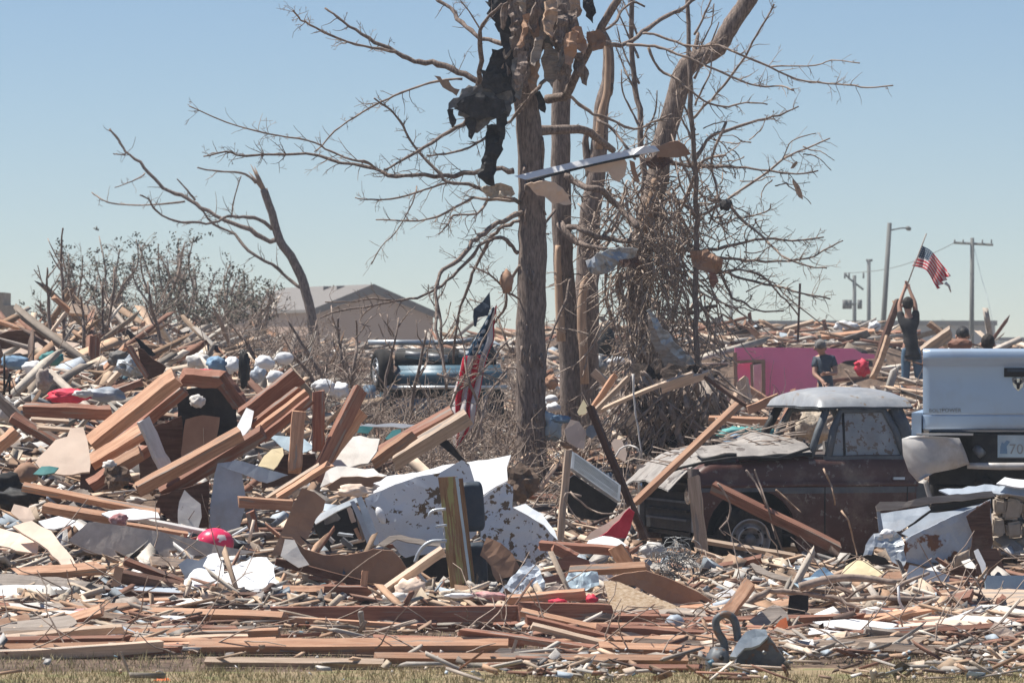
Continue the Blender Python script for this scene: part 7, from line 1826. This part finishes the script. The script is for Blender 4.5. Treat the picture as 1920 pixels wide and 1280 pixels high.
# brush around the trunks and over the middle ground
mb = MB()
for k in range(420):
    D = r_.uniform(44, 66); px = r_.gauss(1010, 210) if k % 3 else r_.uniform(560, 1000); x = (px - 960) / F * D
    p = Vector((x, D, terr(x, D))); d = Vector((r_.gauss(0, .5), r_.gauss(0, .3), 1)).normalized(); pts = [p]; l_ = r_.uniform(.3, 1.1)
    for i in range(5):
        d = (d + Vector((r_.gauss(0, .3), r_.gauss(0, .3), r_.gauss(-.05, .25)))).normalized(); pts.append(pts[-1] + d * l_ / 5)
    mb.tube(pts, [.014, .012, .01, .008, .006, .005], 3, cap=False)
    for i in (2, 3, 4): sprout(mb, pts[i], (pts[i] - pts[i - 1]).normalized(), l_ * .4, .006, D / F, r_, 1)
for k in range(800):
    if k > 520: D = r_.uniform(46, 57); px = r_.uniform(650, 970)
    elif k % 2: D = r_.uniform(56, 76); px = r_.gauss(600, 110)
    else: D = r_.uniform(62, 82); px = r_.uniform(420, 1000)
    x = (px - 960) / F * D
    p = Vector((x, D, terr(x, D))); d = Vector((r_.gauss(0, .6), r_.gauss(0, .3), 1)).normalized(); pts = [p]; l_ = r_.uniform(.3, .95)
    for i in range(5):
        d = (d + Vector((r_.gauss(0, .35), r_.gauss(0, .3), r_.gauss(-.08, .25)))).normalized(); pts.append(pts[-1] + d * l_ / 5)
    mb.tube(pts, [.014, .012, .01, .008, .007, .006], 3, cap=False)
    for i in (1, 2, 3, 4): sprout(mb, pts[i], (pts[i] - pts[i - 1]).normalized(), l_ * .5, .007, D / F, r_, 1)
tag(mb.build('brush', 'twig', None, Vector((0, 0, 0))), 'tangle of bare brush round the feet of the trunks', 'brush', kind='stuff')
# grass
bl = []; N = 52000
X = rg.uniform(-4.2, 4.2, N); Y = rg.uniform(26.6, 33.0, N) 
V_ = np.zeros((N, 3, 3)); keep = rg.random(N) < np.clip((33.2 - Y) / 3.2, .1, 1)
h_ = rg.uniform(.02, .06, N) * (1 + .6 * (rg.random(N) > .93)); a = rg.uniform(0, 6.28, N); w_ = .0035
V_[:, 0, 0] = X - np.cos(a) * w_; V_[:, 1, 0] = X + np.cos(a) * w_; V_[:, 0, 1] = Y - np.sin(a) * w_; V_[:, 1, 1] = Y + np.sin(a) * w_
V_[:, 2, 0] = X + rg.normal(0, .018, N); V_[:, 2, 1] = Y + rg.normal(0, .018, N); V_[:, 2, 2] = h_
V_[:, :, 2] += np.array([terr(x_, y_) - .004 if y_ > 29 else 0 for x_, y_ in zip(X, Y)])[:, None]
keep &= np.array([rg.random() < .55 + 1.3 * noise.noise(Vector((x_ * 1.6, y_ * .8, 2))) + max(0, 29.4 - y_) for x_, y_ in zip(X, Y)])
V_ = V_[keep]; n = len(V_)
me = bpy.data.meshes.new('dry_grass'); me.from_pydata(V_.reshape(-1, 3).tolist(), [], np.arange(n * 3).reshape(-1, 3).tolist())
M('grassblade', (0.22, 0.20, 0.09), (0.44, 0.37, 0.22), 9, rough=.9, dirt=.3, var=0, bump=0)
me.materials.append(MATS['grassblade']); tag(link('dry_grass', me), 'dry yellow green grass along the bottom of the view', 'grass', kind='stuff')

# countable loose panels, each its own object
PM = (('cream', 'cream plaster'), ('plaster', 'pale plaster'), ('kraft', 'brown card'), ('white', 'white painted'), ('bluegrey', 'blue grey'), ('greyw', 'weathered grey'), ('ltblue', 'pale blue'))
r_ = random.Random(91); PV = {}
for mk, _ in PM:
    PV[mk] = []
    for k in range(3):
        pts = []; m_ = r_.randint(5, 8)
        for i in range(m_):
            q = 2 * math.pi * i / m_; rr_ = r_.uniform(.55, 1.1); pts.append((960 + 40 * rr_ * math.cos(q) * 1.3, 660 + 40 * rr_ * math.sin(q)))
        me, c_ = sheet_mesh('panel', pts, 100, 0, 0, mk, 2.2, 2.5, 5, r_.random() * 50, 3)
        PV[mk].append(me)
n_ = 0
while n_ < 84:
    u = r_.random(); D = 1 / (1 / 31.5 + (1 / 95.0 - 1 / 31.5) * u); px = r_.uniform(-20, 1940); x = (px - 960) / F * D
    if D > 40.3 and D < 44.5 and 1190 < px < 1750: continue
    if D < 34 and 340 < px < 1210: continue
    if 60 < D < 87 and 1350 < px < 1720: continue
    mk, adj = PM[r_.choices(range(7), (5, 5, 3, 4, 2, 3, 1.5))[0]]
    o = bpy.data.objects.new('panel', r_.choice(PV[mk])); COL.objects.link(o)
    sc2 = r_.uniform(.16, .42) * (.8 + D / 160)
    if D < 34: sc2 *= .6
    o.scale = (sc2 * r_.uniform(.7, 1.5), sc2, sc2 * r_.uniform(.6, 1.2))
    o.rotation_euler = (-R(r_.uniform(15, 80)), r_.uniform(-.9, .9), r_.uniform(-.7, .7))
    o.location = Vector((x, D, terr(x, D) + .05 + .12 * sc2)); n_ += 1
    tag(o, 'torn %s scrap tilted %s' % (adj, zone(px, D)), 'panel', 'loose %s scraps %s' % (adj, zone(px, D)))
# countable rags and bags strewn over the heaps
LM = (('white', 'white crumpled bag', 'bag', 'bag'), ('plaster', 'pale crumpled cloth', 'rag', 'cloth'), ('bluec', 'blue rag', 'rag', 'cloth'), ('greycloth', 'dark grey rag', 'rag', 'cloth'), ('black', 'black plastic bag', 'bag', 'bag'),
      ('teal', 'teal rag', 'rag', 'cloth'), ('redc', 'red rag', 'rag', 'cloth'), ('bluegrey', 'blue grey bundle', 'bundle', 'cloth'), ('fluff', 'tan clump of insulation', 'insulation', 'insulation'), ('ltblue', 'pale blue rag', 'rag', 'cloth'))
n_ = 0
while n_ < 78:
    u = r_.random(); D = 1 / (1 / 33.5 + (1 / 84.0 - 1 / 33.5) * u); px = r_.uniform(-10, 1930) if n_ % 2 else r_.uniform(-10, 760); x = (px - 960) / F * D
    if D > 40.3 and D < 44.5 and 1190 < px < 1750: continue
    if 60 < D < 87 and 1350 < px < 1720: continue
    k = r_.choices(range(10), (6, 5, 3, 4, 3, 1, 1, 4, 5, 3))[0]; mk, adj, nm, ct = LM[k]; n_ += 1
    w_ = r_.uniform(16, 44); z = zone(px, D); py = H + (CZ - terr(x, D) - .04) * F / D
    L('%s lying %s' % (adj, z), px, py, w_, w_ * r_.uniform(.35, .75), mk, D=D, name=nm, cat=ct, rough=r_.uniform(.3, .5), group='%ss %s' % (adj, z))
# broad sheets lying nearly flat in the near litter
for k in range(30):
    D = r_.uniform(30.6, 35.2); px = r_.uniform(1210, 1930) if k % 3 else r_.uniform(-10, 340); x = (px - 960) / F * D
    if abs(px - 1410) < 110 and D < 32: continue
    mk, adj = PM[r_.choices(range(7), (4, 5, 3, 3, 2, 3, 1.5))[0]]
    o = bpy.data.objects.new('panel', r_.choice(PV[mk])); COL.objects.link(o)
    sc2 = r_.uniform(.22, .42); o.scale = (sc2 * r_.uniform(1.2, 2.2), sc2 * .7, sc2 * r_.uniform(.8, 1.2)); o.rotation_euler = (-R(r_.uniform(62, 84)), r_.gauss(0, .08), r_.uniform(-.3, .3))
    o.location = Vector((x, D, terr(x, D) + .07)); tag(o, 'flat %s sheet lying level %s' % (adj, zone(px, D)), 'panel', 'flat %s sheets %s' % (adj, zone(px, D)))
# ---------------------------------------------------------------- air
me = bpy.data.meshes.new('haze')
bm = bmesh.new(); bmesh.ops.create_cube(bm, size=1)
for v in bm.verts: v.co = Vector((v.co.x * 300, (v.co.y + .5) * 420 - 20, (v.co.z + .5) * 19 - 1.2))
bm.to_mesh(me); bm.free()
hm = bpy.data.materials.new('air'); hm.use_nodes = True
hn = hm.node_tree.nodes; hn.remove(hn['Principled BSDF'])
pv = hn.new('ShaderNodeVolumePrincipled'); pv.inputs['Color'].default_value = (.82, .90, 1, 1); pv.inputs['Density'].default_value = .0007; pv.inputs['Anisotropy'].default_value = 0
hm.node_tree.links.new(pv.outputs[0], hn['Material Output'].inputs['Volume'])
me.materials.append(hm); tag(link('haze', me), kind='stuff')
